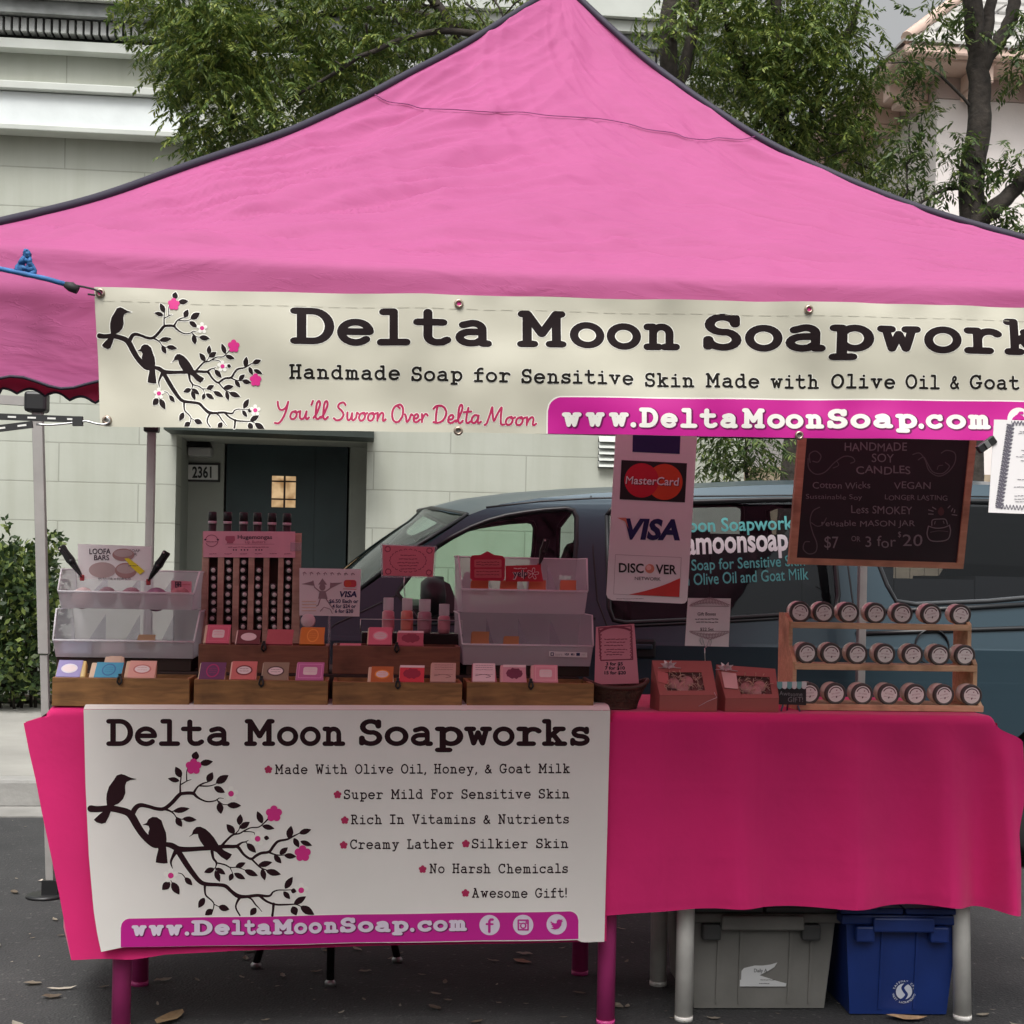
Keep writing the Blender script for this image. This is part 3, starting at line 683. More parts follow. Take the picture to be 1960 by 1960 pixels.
# low foliage seen through the gap beside the card sign
c0 = G(1420, 1300, .15)
t4 = thing('young_tree', 'small willowy young tree seen between the card sign and the chalkboard', 'tree', (P(1425, 900, 8.9).x, 8.9, .15))
mb = MB(); w0 = P(1425, 900, 8.9); limb(mb, [(w0.x+.1, 8.9, .12), (w0.x+.06, 8.9, 1.2), (w0.x, 8.9, 2.2), (w0.x-.05, 8.9, 2.6)], .02, .006, rt); part(mb, 'trunk', m_bark, t4)
mb, _ = crown([(1425, 860, 8.9, .24, .22, .25, 95), (1400, 790, 8.9, .3, .25, .3, 70), (1370, 880, 8.9, .12, .1, .15, 22)], 21, 1.0, L=.16, nl=6, ll=.075, lw=.016); part(mb, 'crown', m_leafB, t4)
# forked tree at the right edge
Y3 = 9.2
b3 = P(1852, 900, Y3).x
t3 = thing('street_tree', 'forked bare trunked tree at the right edge before the stucco building', 'tree', (b3, Y3, .15))
mb = MB()
limb(mb, [(b3, Y3, .1), (b3, Y3, 1.6), tuple(P(1857, 430, Y3)), tuple(P(1872, 250, Y3)), tuple(P(1872, 130, Y3)), tuple(P(1862, 20, Y3)), tuple(P(1850, -80, Y3))], .10, .055, rt, 12)
limb(mb, [tuple(P(1872, 160, Y3)), tuple(P(1885, 110, Y3)), tuple(P(1925, 60, Y3)), tuple(P(1945, -10, Y3)), tuple(P(1950, -90, Y3))], .06, .035, rt, 10)
limb(mb, [tuple(P(1878, 120, Y3)), tuple(P(1892, 40, Y3)), tuple(P(1905, -60, Y3))], .05, .03, rt, 10)
limb(mb, [tuple(P(1857, 440, Y3)), tuple(P(1890, 410, Y3-.1)), tuple(P(1935, 370, Y3-.1)), tuple(P(1990, 300, Y3-.2)), tuple(P(2060, 180, Y3-.2))], .07, .03, rt, 10)
limb(mb, [tuple(P(1862, 360, Y3)), tuple(P(1800, 365, Y3)), tuple(P(1755, 398, Y3-.1))], .015, .008, rt)
limb(mb, [tuple(P(1733, 380, Y3)), tuple(P(1738, 300, Y3)), tuple(P(1745, 220, Y3))], .007, .004, rt, 5)
limb(mb, [tuple(P(1872, 222, Y3)), tuple(P(1780, 130, Y3)), tuple(P(1700, 120, Y3))], .012, .004, rt, 6)
part(mb, 'trunk', m_bark, t3)
bl = [(1745, 290, 9.2, .17, .18, .2, 34), (1830, 290, 9.2, .12, .2, .2, 34), (1800, 350, 9.2, .14, .1, .2, 18), (1930, 310, 9.1, .16, .15, .2, 30), (1935, 420, 9.1, .2, .12, .2, 44), (1770, 100, 9.3, .2, .16, .25, 26), (1715, 140, 9.3, .16, .14, .25, 14), (1945, 90, 9.1, .14, .3, .2, 40), (1775, 30, 9.3, .14, .12, .3, 8), (1880, 390, 9.2, .12, .1, .15, 14), (1730, 370, 9.2, .16, .1, .2, 22), (1830, 40, 9.2, .2, .2, .25, 18), (1860, -120, 9.2, .6, .25, .8, 110), (1765, 200, 9.3, .16, .14, .2, 24)]
mb, _ = crown(bl, 31, 1.0, L=.17, nl=7, ll=.066, lw=.019)
part(mb, 'crown', m_leafB, t3)
# shrub by the wall at the left
sh = thing('leafy_shrub', 'rounded dark green shrub against the pale block wall at the left', 'shrub', (P(30, 1330, 12.4).x, 12.0, .15))
rt2 = random.Random(77); mb = MB()
def blade(mb, p, rnd, L, w):
    d = Vector((rnd.gauss(0, .8), rnd.gauss(-.3, .8), rnd.gauss(.5, .6))).normalized(); n = Vector((rnd.gauss(0,1), rnd.gauss(0,1), rnd.gauss(.4,1))).normalized()
    leaflet(mb, p, d, n, L, w)
bush = [(15, 1150, 12.0, .45, .42, .5, 2300), (15, 1240, 12.0, .44, .40, .5, 2000), (-70, 1200, 12.0, .5, .6, .5, 900), (50, 1110, 11.9, .22, .28, .3, 700), (5, 1090, 12.0, .30, .24, .4, 600), (25, 1290, 11.9, .42, .2, .45, 900), (95, 1045, 11.9, .12, .11, .15, 130), (75, 1080, 11.9, .08, .12, .1, 70)]
for (px, py, Y, rx, rz, ry, n) in bush:
    c = P(px, py, Y)
    for _ in range(int(n*.72)):
        u = Vector((rt2.gauss(0, 1), rt2.gauss(0, 1), rt2.gauss(0, 1))).normalized()*(rt2.uniform(.40, 1.25)**.5)
        p = c+Vector((u.x*rx, u.y*ry, u.z*rz))
        if p.z < .18: p.z = .18+rt2.random()*.25
        blade(mb, p, rt2, rt2.uniform(.055, .085), rt2.uniform(.034, .05))
for k in range(26):
    c = P(rt2.uniform(-70, 80), rt2.uniform(1035, 1330), 11.85); d = Vector((rt2.gauss(.1, .5), rt2.gauss(-.6, .3), rt2.gauss(.5, .4))).normalized()
    c.z = max(c.z, .25)
    for j in range(14):
        q = c+d*.03*j; 
        for _ in range(2): blade(mb, q, rt2, rt2.uniform(.05, .075), rt2.uniform(.026, .04))
part(mb, 'foliage', m_leafC, sh)
mb = MB()
for k in range(16):
    a = Vector((P(30, 1330, 12.0).x+rt2.uniform(-.4, .2), 12.0+rt2.uniform(-.1, .1), .15)); b2 = P(rt2.uniform(-60, 90), rt2.uniform(1060, 1240), 12.0)
    mb.tube([a, (a+b2)/2+Vector((.04, 0, 0)), b2], [.014, .01, .004], 5)
part(mb, 'stem', m_bark, sh)

# leafy masses added unseen behind the camera to hold back low front light
rf = random.Random(55); mb = MB()
for k in range(46):
    x = -26+k*1.15+rf.uniform(-.4, .4); r = rf.uniform(1.1, 1.6); h = rf.uniform(3.0, 4.4); y = -7+rf.uniform(-1, 1)
    for j in range(60):
        u = Vector((rf.gauss(0,1), rf.gauss(0,1), rf.gauss(0,1))).normalized(); p = Vector((x, y, h-r))+Vector((u.x*r, u.y*r*.7, u.z*r*1.0)); n = Vector((rf.gauss(0,1), rf.gauss(0,1), rf.gauss(0,1))).normalized()
        a = n.orthogonal().normalized(); b = n.cross(a); q = rf.uniform(.35, .8); mb.add([p+a*q, p+b*q*.7, p-a*q, p-b*q*.7], [(0,1,2,3)])
    for j in range(110):
        p = Vector((x+rf.uniform(-1, 1), y+rf.uniform(-.6, .6), rf.uniform(.1, h-r))); n = Vector((rf.gauss(0,.4), 1, rf.gauss(0,.4))).normalized(); a = n.orthogonal().normalized(); b = n.cross(a); q = rf.uniform(.35, .8); mb.add([p+a*q, p+b*q*.7, p-a*q, p-b*q*.7], [(0,1,2,3)])
solo(mb, 'front_light_blocker', m_leafB, 'leafy screen added out of view behind the camera to cut front light', None, kind='stuff')
# ------------------------------------------------------------------ parked minivan
def car_paint(name, col):
    m = M(name, col, .32, metal=.3, coat=.12); return m
m_van = car_paint('van_paint', (.032, .058, .076))
m_vtrim = M('van_black_trim', (.012, .013, .015), .4)
m_tyre = M('tyre', (.02, .02, .02), .85)
m_rim = M('rim', (.4, .41, .42), .35, metal=.8)
m_seat = M('seat_cloth', (.016, .018, .018), .9)
def glass_mat(name, tint, mixf, rough=.03):
    m = bpy.data.materials.new(name); m.use_nodes = True; nt = m.node_tree; nt.nodes.clear()
    o = nt.nodes.new('ShaderNodeOutputMaterial'); t = nt.nodes.new('ShaderNodeBsdfTransparent'); t.inputs[0].default_value = (*tint, 1)
    g = nt.nodes.new('ShaderNodeBsdfGlossy'); g.inputs['Roughness'].default_value = rough; g.inputs[0].default_value = (.9, .95, 1, 1)
    f = nt.nodes.new('ShaderNodeFresnel'); f.inputs[0].default_value = 1.33
    mx = nt.nodes.new('ShaderNodeMixShader'); ad = nt.nodes.new('ShaderNodeMath'); ad.operation = 'MULTIPLY_ADD'; ad.inputs[1].default_value = 1; ad.inputs[2].default_value = mixf
    nt.links.new(f.outputs[0], ad.inputs[0]); nt.links.new(ad.outputs[0], mx.inputs[0]); nt.links.new(t.outputs[0], mx.inputs[1]); nt.links.new(g.outputs[0], mx.inputs[2]); nt.links.new(mx.outputs[0], o.inputs[0])
    return m
m_glass = glass_mat('green_glass', (.66, .78, .70), .0)
m_priv = glass_mat('privacy_glass', (.52, .535, .55), .0)
VY = 6.30; VW = 1.86
def vx(px, py): p = P(px, py, VY); return (p.x, p.z)
ZB = vx(1300, 1192)[1]                       # belt height near the sliding door
def tumble(z): return max(0, z-1.0)*.20 + (max(0, z-1.55)**2)*1.2
def side(xz, s=0, off=0):
    """a point of the near (s=0) or far (s=1) side panel; off = proud of the panel"""
    x, z = xz; lo = .0 if z > .55 else (.55-z)*.12
    y = VY + tumble(z) + lo - off
    return (x, y if s == 0 else 2*VY+VW-y, z)
nose = P(395, 1200, VY).x; tail = nose+4.85
ws_b = vx(684, 1136); ws_t = vx(903, 983)
roofp = [vx(903, 983), vx(930, 973), vx(965, 962), vx(1040, 950), vx(1140, 941), vx(1330, 931), vx(1500, 923), vx(1700, 921), vx(1960, 923)]
rz = roofp[-1][1]
roofp += [(tail-.55, rz-.02), (tail-.2, rz-.06)]
# outline of the near side, from the cowl round over the roof to the tail and back along the sill
hood_z = [ (ws_b[0]-.02, ws_b[1]-.02), (P(560, 1180, VY).x, vx(560, 1172)[1]), (nose+.25, .93), (nose+.08, .82), (nose, .70), (nose+.02, .42), (nose+.1, .27)]
wheel_x = (nose+.92, tail-.95); wr = .36
sill = [(nose+.1, .27)]
def arch(xc): return [(xc+.40*math.cos(R_(a)), .32+.40*math.sin(R_(a))) for a in range(180, -1, -20)]
bottom = [(tail-.1, .30)] + [(xc, z) for xc, z in arch(wheel_x[1])[::-1]] + [(x, z) for x, z in arch(wheel_x[0])[::-1]]
tailp = [(tail-.08, rz-.16), (tail-.02, 1.15), (tail, .8), (tail-.02, .45)]
outline = [ws_b] + roofp + tailp + bottom + hood_z[::-1]
# window openings (image columns/rows measured on the near side)
w_front = [vx(*p) for p in [(838,1046),(868,1027),(905,1008),(941,994),(975,985),(1011,979),(1050,974),(1092,971),(1106,975),(1112,988),(1110,1040),(1103,1100),(1096,1170),(1060,1177),(900,1184),(800,1188),(760,1136),(790,1095)]]
w_slide = [vx(*p) for p in [(1170,985),(1180,972),(1200,964),(1330,958),(1480,953),(1590,951),(1606,957),(1610,972),(1612,1140),(1606,1166),(1590,1172),(1400,1184),(1200,1193),(1176,1188),(1168,1165)]]
w_rear = [vx(*p) for p in [(1668,964),(1690,955),(1800,955),(2060,958),(2090,970),(2105,1090),(2090,1120),(2060,1138),(1900,1152),(1760,1158),(1722,1152),(1706,1120),(1690,1070)]]
van = thing('minivan', 'slate blue minivan with teal lettered side glass parked behind the stall', 'van', (nose+2.4, VY+VW/2, 0))
mb = MB()
def densify(o, d=.10):
    r = []
    for i, a in enumerate(o):
        b = o[(i+1) % len(o)]; n = max(1, int(math.hypot(b[0]-a[0], b[1]-a[1])/d))
        r += [(a[0]+(b[0]-a[0])*k/n, a[1]+(b[1]-a[1])*k/n) for k in range(n)]
    return r
def cut(loops, axis_z, keep):
    """clip every loop to z above / below axis_z (simple polygons, each crossing handled by Sutherland-Hodgman)"""
    out = []
    for lp_ in loops:
        r = []
        for i, a in enumerate(lp_):
            b = lp_[(i+1) % len(lp_)]; ia = (a[1]-axis_z)*keep >= 0; ib = (b[1]-axis_z)*keep >= 0
            if ia: r.append(a)
            if ia != ib:
                t = (axis_z-a[1])/(b[1]-a[1]); r.append((a[0]+(b[0]-a[0])*t, axis_z))
        if len(r) > 2: out.append(r)
    return out
def tall(loop, s):  # far windows raised so the upper glass shows grey, imitating a reflection
    zt = max(z for x, z in loop)
    return [(x, z+(.042 if s and z > zt-.06 else 0)) for x, z in loop]
def body_side(s):
    # triangulate the whole panel with holes over many interior rows: split into horizontal strips so it can curve
    loops = [densify(outline), densify(w_front), densify(tall(w_slide, s)), densify(tall(w_rear, s))]
    tri = tessellate_polygon([[Vector((x, z, 0)) for x, z in lp_] for lp_ in loops])
    flatp = [p for lp_ in loops for p in lp_]
    bm = bmesh.new(); vs = [bm.verts.new((x, 0, z)) for x, z in flatp]
    for t in tri:
        try: bm.faces.new([vs[i] for i in t])
        except ValueError: pass
    for zc in (.40, .55, .7, .85, 1.0, 1.1, 1.2, 1.3, 1.4, 1.5, 1.55, 1.6, 1.65):
        bmesh.ops.bisect_plane(bm, geom=bm.verts[:]+bm.edges[:]+bm.faces[:], plane_co=(0, 0, zc), plane_no=(0, 0, 1))
    bm.verts.index_update()
    mb.add([side((v.co.x, v.co.z), s, .012*math.exp(-((v.co.z-.93)/.05)**2) if nose+.6 < v.co.x < tail-.3 else 0) for v in bm.verts], [tuple(v.index for v in f.verts) for f in bm.faces], 0)
    bm.free()
body_side(0); body_side(1)
# roof, bonnet, nose and tail: strips across
def cross(prof, crownh, n=10, mi=0, bow=0):
    def fn(u, v):
        k = u*(len(prof)-1); i = min(int(k), len(prof)-2); t = k-i
        x = prof[i][0]+(prof[i+1][0]-prof[i][0])*t; z = prof[i][1]+(prof[i+1][1]-prof[i][1])*t
        ya = side((x, z), 0)[1]; yb = side((x, z), 1)[1]
        bx_ = bow*(1-(2*v-1)**2)*max(0, 1-(x-prof[0][0])/.9) if bow else 0
        return (x-bx_, ya+(yb-ya)*v, z+crownh*(1-(2*v-1)**4)*min(1, 4*v, 4*(1-v)))
    mb.grid(fn, (len(prof)-1)*3, n, mi)
cross(roofp, .045, 16, 0, .20); cross(hood_z, .03); cross(tailp+[(tail-.1, .3)], .0); cross([roofp[-1]]+tailp[:1], .0)
part(mb, 'body', m_van, van, smooth=False)
# windscreen
mb = MB()
def wfn(u, v):
    x = ws_b[0]+(ws_t[0]-ws_b[0])*u; z = ws_b[1]+(ws_t[1]-ws_b[1])*u+.02*math.sin(math.pi*u)+(.045*(1-(2*v-1)**4)*min(1, 4*v, 4*(1-v)) if u > .99 else .03*u*(1-(2*v-1)**2))
    ya = side((x, z), 0)[1]+.02; yb = side((x, z), 1)[1]-.02
    return (x-.20*(1-(2*v-1)**2), ya+(yb-ya)*v, z)
mb.grid(wfn, 8, 12); wsn = part(mb, 'windscreen', m_glass, van)
mb = MB(); k = .03
mb.tube([wfn(0, .01), wfn(.5, .01), wfn(1, .01), wfn(1, .25), wfn(1, .5), wfn(1, .75), wfn(1, .99), wfn(.5, .99), wfn(0, .99)], .012, 6); part(mb, 'seal', m_vtrim, wsn)
def pane(name, loop, s, mat, off, shrink=0):
    mb = MB(); tri = tessellate_polygon([[Vector((x, z, 0)) for x, z in loop]])
    mb.add([side(p, s, -off) for p in loop], [tuple(t) for t in tri]); o = part(mb, name, mat, van)
    mb = MB(); lp_ = loop+[loop[0]]; mb.tube([side(p, s, -off+.004) for p in lp_], .013, 6); part(mb, 'seal', m_vtrim, o)
    return o
for s in (0, 1):
    pane('front_window', w_front, s, m_glass, .012)
    a = pane('sliding_door_window', tall(w_slide, s), s, m_priv, .01); pane('rear_window', tall(w_rear, s), s, m_priv, .01)
    if s == 0: slide = a
# lettering on the sliding window
m_teal = M('teal_vinyl', (.10, .42, .42), .5); m_whitev = M('white_vinyl', (.85, .85, .87), .5)
mb = MB()
def vmap(x, y, l): q = vx(x, y); return Vector(side(q, 0, -.01+.003+l))
bf_span(mb, vmap, 'Delta Moon Soapworks', 'oon Soapwor', 1328, 1516, 1017, 26, 0, 0, .018, -.028)
bf_span(mb, vmap, 'deltamoonsoap.com', 'amoonsoap', 1322, 1521, 1060, 44, 1, 0, .03, -.045)
bf_span(mb, vmap, 'Handmade Soap for Sensitive Skin', 'Soap for Sensitive', 1331, 1505, 1092, 21, 0, 0, .01, -.045)
bf_span(mb, vmap, 'with Virgin Olive Oil and Goat Milk', 'Olive Oil and Goat Milk', 1334, 1557, 1120, 22, 0, 0, .01, -.05)
part(mb, 'lettering', [m_teal, m_whitev], slide)
# seams, belt moulding, handle, mirror, filler door, wheels, lights, seats
def line(name, pts, r=.006, mat=m_vtrim, off=.0):
    mb = MB(); q = [side(vx(*p), 0, off) for p in pts]; mb.tube(q, r, 6); return part(mb, name, mat, van)
mb = MB()
for pts in ([(1141,946),(1141,1060),(1146,1150),(1162,1196),(1166,1280)], [(1630,951),(1634,1090),(1640,1180),(1642,1290)], [(935,969),(1040,957),(1141,951),(1330,947),(1630,944),(1960,948)], [(560,1290),(640,1196),(760,1140)]):
    mb.tube([side(vx(*p), 0, -.002) for p in pts], .005, 6)
part(mb, 'door_seam', m_vtrim, van)
mb = MB(); mb.tube([side(vx(*p), 0, .0) for p in [(1640,1214),(1800,1208),(1960,1203),(2080,1200)]], .012, 6); part(mb, 'door_rail', m_vtrim, van)
mb = MB(); mb.tube([side(vx(*p), 0, .004) for p in [(1170,1200),(1400,1190),(1620,1177)]], .007, 6); mb.tube([side(vx(*p), 0, .004) for p in [(1645,1172),(1860,1164),(2090,1150)]], .012, 6); mb.tube([side(vx(*p), 0, .004) for p in [(790,1196),(1000,1190),(1140,1184)]], .007, 6)
part(mb, 'belt_moulding', m_vtrim, van)
for hx in (1225, 1080):
    mb = MB(); a = vx(hx-28, 1238); b_ = vx(hx+30, 1235); y = side(a, 0)[1]
    mb.box((a[0], y-.012, a[1]-.05), (b_[0], y+.01, a[1]+.035)); h = part(mb, 'door_handle', m_vtrim, van, bevel=.01)
    mb = MB(); mb.box((a[0]+.02, y-.035, a[1]-.008), (b_[0]-.02, y-.016, a[1]+.014)); part(mb, 'grip', m_van, h, bevel=.005)
mb = MB(); c = side(vx(1784, 1238), 0, .003); mb.lathe([(.076,-.012),(.076,.0015),(.082,.0015),(.082,-.012)], c, (0,-1,0), 28); part(mb, 'filler_door', m_vtrim, van)
mb = MB(); q = [vx(*p) for p in [(822,1168),(836,1128),(850,1112),(862,1118),(884,1176)]]
mb.hexa([side(p, 0, .015) for p in q][::-1], (0, .02, 0)); mb.box((vx(822,1168)[0]-.02, VY-.20, vx(822,1165)[1]-.01), (vx(822,1168)[0]+.06, VY-.01, vx(822,1165)[1]+.02)); mb.lathe([(0,0),(.06,.005),(.085,.04),(.08,.10),(0,.11)], (vx(822,1168)[0]-.05, VY-.22, vx(822,1140)[1]), (1,0,.05), 18)
part(mb, 'wing_mirror', m_vtrim, van)
for s in (0, 1):
    for xc in wheel_x:
        y = VY+.02 if s == 0 else VY+VW-.02; ax = (0, -1, 0) if s == 0 else (0, 1, 0)
        mb = MB(); mb.lathe([(.20,-.2),(.31,-.2),(.325,-.17),(.325,-.02),(.31,0),(.2,.0)], (xc, y, .325), ax, 32); w = part(mb, 'wheel', m_tyre, van)
        mb = MB(); mb.lathe([(0,.0),(.06,.012),(.08,.0),(.17,-.01),(.2,.004),(.205,-.02)], (xc, y, .325), ax, 28); part(mb, 'rim', m_rim, w)
m_lens = M('headlight_lens', (.55, .57, .58), .12, coat=.5)
for s in (0, 1):
    mb = MB(); y0 = VY+.05 if s == 0 else VY+VW-.40; mb.box((nose+.02, y0, .62), (nose+.22, y0+.35, .79)); part(mb, 'headlight', m_lens, van, bevel=.03)
mb = MB(); mb.box((nose-.06, VY+.03, .34), (nose+.25, VY+VW-.03, .56)); part(mb, 'bumper', m_vtrim, van, bevel=.05)
mb = MB(); mb.box((nose+.35, VY+.12, .30), (tail-.2, VY+VW-.12, .36)); mb.box((nose+.3, VY+.10, .30), (nose+.36, VY+VW-.10, .85)); part(mb, 'floor_pan', m_vtrim, van)
for sy in (VY+.22, VY+1.08):
    mb = MB(); sx = P(1035, 1100, VY).x
    mb.box((sx-.35, sy, .55), (sx+.15, sy+.52, .75)); mb.hexa([(sx+.02, sy, .72), (sx+.17, sy, .72), (sx+.34, sy, 1.28), (sx+.22, sy, 1.28)], (0, .52, 0)); mb.hexa([(sx+.25, sy+.13, 1.30), (sx+.35, sy+.13, 1.30), (sx+.40, sy+.13, 1.48), (sx+.31, sy+.13, 1.48)], (0, .26, 0))
    part(mb, 'seat', m_seat, van, bevel=.03)
mb = MB(); sx = P(1160, 1100, VY).x; mb.box((sx+.1, VY+.12, .4), (sx+.12, VY+VW-.12, 1.5)); part(mb, 'partition', m_seat, van)
mb = MB(); dx = P(760, 1150, VY).x; mb.box((dx-.3, VY+.1, .8), (dx+.2, VY+VW-.1, vx(700,1150)[1]-.02)); part(mb, 'dashboard', m_vtrim, van, bevel=.05)
mb = MB(); cx0 = Vector((dx+.32, VY+.48, 1.12)); mb.tube([cx0+Vector((.06*math.sin(R_(a))*.3, .18*math.cos(R_(a)), .18*math.sin(R_(a)))) for a in range(0, 361, 20)], .014, 6); part(mb, 'steering_wheel', m_vtrim, van)

# dark boxes added inside the van to imitate the dark reflection low in its glass
m_darkrefl = M('dark_reflection', (.012, .013, .016), .8)
zc1 = vx(1400, 1006)[1]; x_a, x_b = vx(1172, 1100)[0]+.13, vx(1630, 1100)[0]
mb = MB(); rc_ = random.Random(9); x = x_a
while x < tail-.35:
    w_ = rc_.uniform(.28, .45); top = (zc1 if x < x_b else zc1-.19)+rc_.uniform(-.03, .012)
    mb.box((x, VY+.22, .38), (min(x+w_, tail-.25), VY+1.0, top)); mb.box((x, VY+1.01, .38), (min(x+w_, tail-.25), VY+VW-.26, top-rc_.uniform(.0, .12))); x += w_+.006
part(mb, 'reflection_blocks', m_darkrefl, van)
# ------------------------------------------------------------------ pink canopy
def fabric_mat(name, col, trans_col, tfac, rough=.75, bumpk=.42):
    m = M(name, col, rough, .05, 2.5); nt = m.node_tree; b = nt.nodes['Principled BSDF']; tc = nt.nodes['Texture Coordinate']
    t = nt.nodes.new('ShaderNodeBsdfTranslucent'); t.inputs[0].default_value = (*trans_col, 1)
    mx = nt.nodes.new('ShaderNodeMixShader'); mx.inputs[0].default_value = tfac
    nt.links.new(b.outputs[0], mx.inputs[1]); nt.links.new(t.outputs[0], mx.inputs[2]); nt.links.new(mx.outputs[0], nt.nodes['Material Output'].inputs[0])
    # creases: stretched noise plus fine weave
    mp_ = nt.nodes.new('ShaderNodeMapping'); mp_.inputs['Scale'].default_value = (1.3, 3.2, 3.6); mp_.inputs['Rotation'].default_value = (.2, .5, .3); nt.links.new(tc.outputs['Object'], mp_.inputs[0])
    n = nt.nodes.new('ShaderNodeTexNoise'); n.inputs['Scale'].default_value = 2.2; n.inputs['Detail'].default_value = 3; n.inputs['Distortion'].default_value = .8; nt.links.new(mp_.outputs[0], n.inputs[0])
    bp = nt.nodes.new('ShaderNodeBump'); bp.inputs['Strength'].default_value = bumpk; bp.inputs['Distance'].default_value = .03
    mq = nt.nodes.new('ShaderNodeMapping'); mq.inputs['Scale'].default_value = (2.2, 11, 11); mq.inputs['Rotation'].default_value = (.1, .3, .15); nt.links.new(tc.outputs['Object'], mq.inputs[0])
    nf = nt.nodes.new('ShaderNodeTexNoise'); nf.inputs['Scale'].default_value = 3.2; nf.inputs['Detail'].default_value = 5; nf.inputs['Distortion'].default_value = 1.4; nt.links.new(mq.outputs[0], nf.inputs[0])
    rf_ = nt.nodes.new('ShaderNodeValToRGB'); rf_.color_ramp.elements[0].position = .47; rf_.color_ramp.elements[1].position = .53; e_ = rf_.color_ramp.elements.new(.5); e_.color = (1, 1, 1, 1); rf_.color_ramp.elements[2].color = (0, 0, 0, 1); nt.links.new(nf.outputs[0], rf_.inputs[0])
    bq = nt.nodes.new('ShaderNodeBump'); bq.inputs['Strength'].default_value = .13; bq.inputs['Distance'].default_value = .008
    nt.links.new(n.outputs[0], bp.inputs['Height']); nt.links.new(rf_.outputs[0], bq.inputs['Height']); nt.links.new(bp.outputs[0], bq.inputs['Normal']); nt.links.new(bq.outputs[0], b.inputs['Normal']); nt.links.new(bq.outputs[0], t.inputs['Normal'])
    return m
m_canopy = fabric_mat('pink_canopy', (.435, .088, .248), (.84, .30, .42), .25)
m_trim = M('navy_trim', (.022, .018, .035), .7)
m_thread = M('purple_thread', (.22, .05, .16), .8)
m_leg = M('grey_leg_enamel', (.30, .29, .275), .45, .1, 10, .04, 60)
m_truss = M('truss_enamel', (.45, .44, .42), .45)
AX, FY, HD = .60, 3.15, 1.50             # apex x, front eave y, half size
HPL = catmull([(0,3.215),(.06,3.123),(.2,2.91),(.33,2.726),(.41,2.613),(.5,2.50),(.56,2.428),(.71,2.263),(.82,2.145),(.93,2.044),(1,1.985)], 10)
HPR = catmull([(0,3.215),(.03,3.15),(.10,3.005),(.17,2.868),(.27,2.698),(.36,2.561),(.45,2.448),(.56,2.325),(.66,2.232),(.76,2.150),(.88,2.062),(1,1.990)], 10)
def HC(ck, t):
    for (a, za), (b, zb) in zip(ck, ck[1:]):
        if t <= b: return za+(zb-za)*(t-a)/max(1e-6, b-a)
    return ck[-1][1]
def sm(a, b, x): x = max(0, min(1, (x-a)/(b-a))); return x*x*(3-2*x)
def eave(s, side):
    e = -.012*(1-s*s)
    if side == 0: e = -.016*(1-s*s)+.012*max(0, s)-.003
    return e
from mathutils import noise as mnoise
def wrinkle(s, t):
    # creases pulled toward the two eave corners
    r = 0
    for sg, ph in ((-1, 0), (1, 40)):
        dx = 1.05*sg-s*t; dy = 1.04-t; d = math.hypot(dx*1.3, dy); a = math.atan2(dy, abs(dx)*1.3)
        w = sm(-.5, .5, s*sg)
        n = mnoise.noise((a*12+ph, d*1.0, 0))*.30+(.5-abs(mnoise.noise((a*26+ph, d*1.6, 5)))*1.6)*.34+(.5-abs(mnoise.noise((a*58+ph, d*3.5, 9)))*1.8)*.13
        r += w*n*min(1, d*1.5)
    n2 = abs(mnoise.noise((s*5*t+3, t*6+s*2, 2)))*.35+abs(mnoise.noise((s*11*t, t*13-s*5, 7)))*.18
    return r-n2
def panel(side):
    def fn(u, v):
        s = 2*u-1; t = v
        wgt = {0: u, 1: 1, 2: 1-u, 3: 0}[side]; z = HC(HPL, t)*(1-wgt)+HC(HPR, t)*wgt + eave(s, side)*t**3 - .05*(1-s*s)*math.sin(math.pi*t)*(1-t)*.8
        # loose fabric: long soft folds fanning from the eave corners, ridges above the bar
        if side == 0:
            L = sm(-.25, -.7, s)*sm(-1, -.93, s); Rr = sm(.25, .7, s)*sm(1, .93, s)
            z += (.020*math.exp(-((t-.95)/.018)**2) - .026*math.exp(-((t-.905)/.022)**2))*L
            z += .006*math.sin(t*34+s*5)*sm(.35, .8, t)*sm(1, .93, t)*L
            z += -.012*math.exp(-((t-.93)/.03)**2)*Rr*.6
            z += .004*math.sin(s*9+t*12)*math.sin(t*9-s*4)*math.sin(math.pi*t)
            z += -.030*math.exp(-((s-.76)/.14)**2)*sm(.1, .35, t)*sm(.8, .45, t) + .016*math.exp(-((s-.52)/.10)**2)*sm(.1, .35, t)*sm(.8, .45, t)
            z += -.022*math.exp(-((s+.82)/.08)**2)*sm(.15, .4, t)*sm(.95, .6, t)
        z += .085*wrinkle(s, t)*sm(0, .15, t)*sm(1, .96, t)*sm(1, .93, abs(s))
        z += .010*(1-s*s)*math.sin(s*7+t*5)*math.sin(math.pi*t)*.5
        x, y = HD*1.0133*t*s, -HD*t
        if side == 1: x, y = HD*1.0133*t, HD*t*s
        if side == 2: x, y = -HD*1.0133*t*s, HD*t
        if side == 3: x, y = -HD*1.0133*t, -HD*t*s
        return (AX+x, FY+HD+y, z)
    return fn
tent = thing('canopy', 'pink peaked pop-up canopy with dark piped hips over the soap stall', 'canopy', (AX, FY+HD, 0))
for sd in range(4):
    mb = MB(); mb.grid(panel(sd), 230 if sd == 0 else 40, 190 if sd == 0 else 40); part(mb, 'roof_panel', m_canopy, tent)
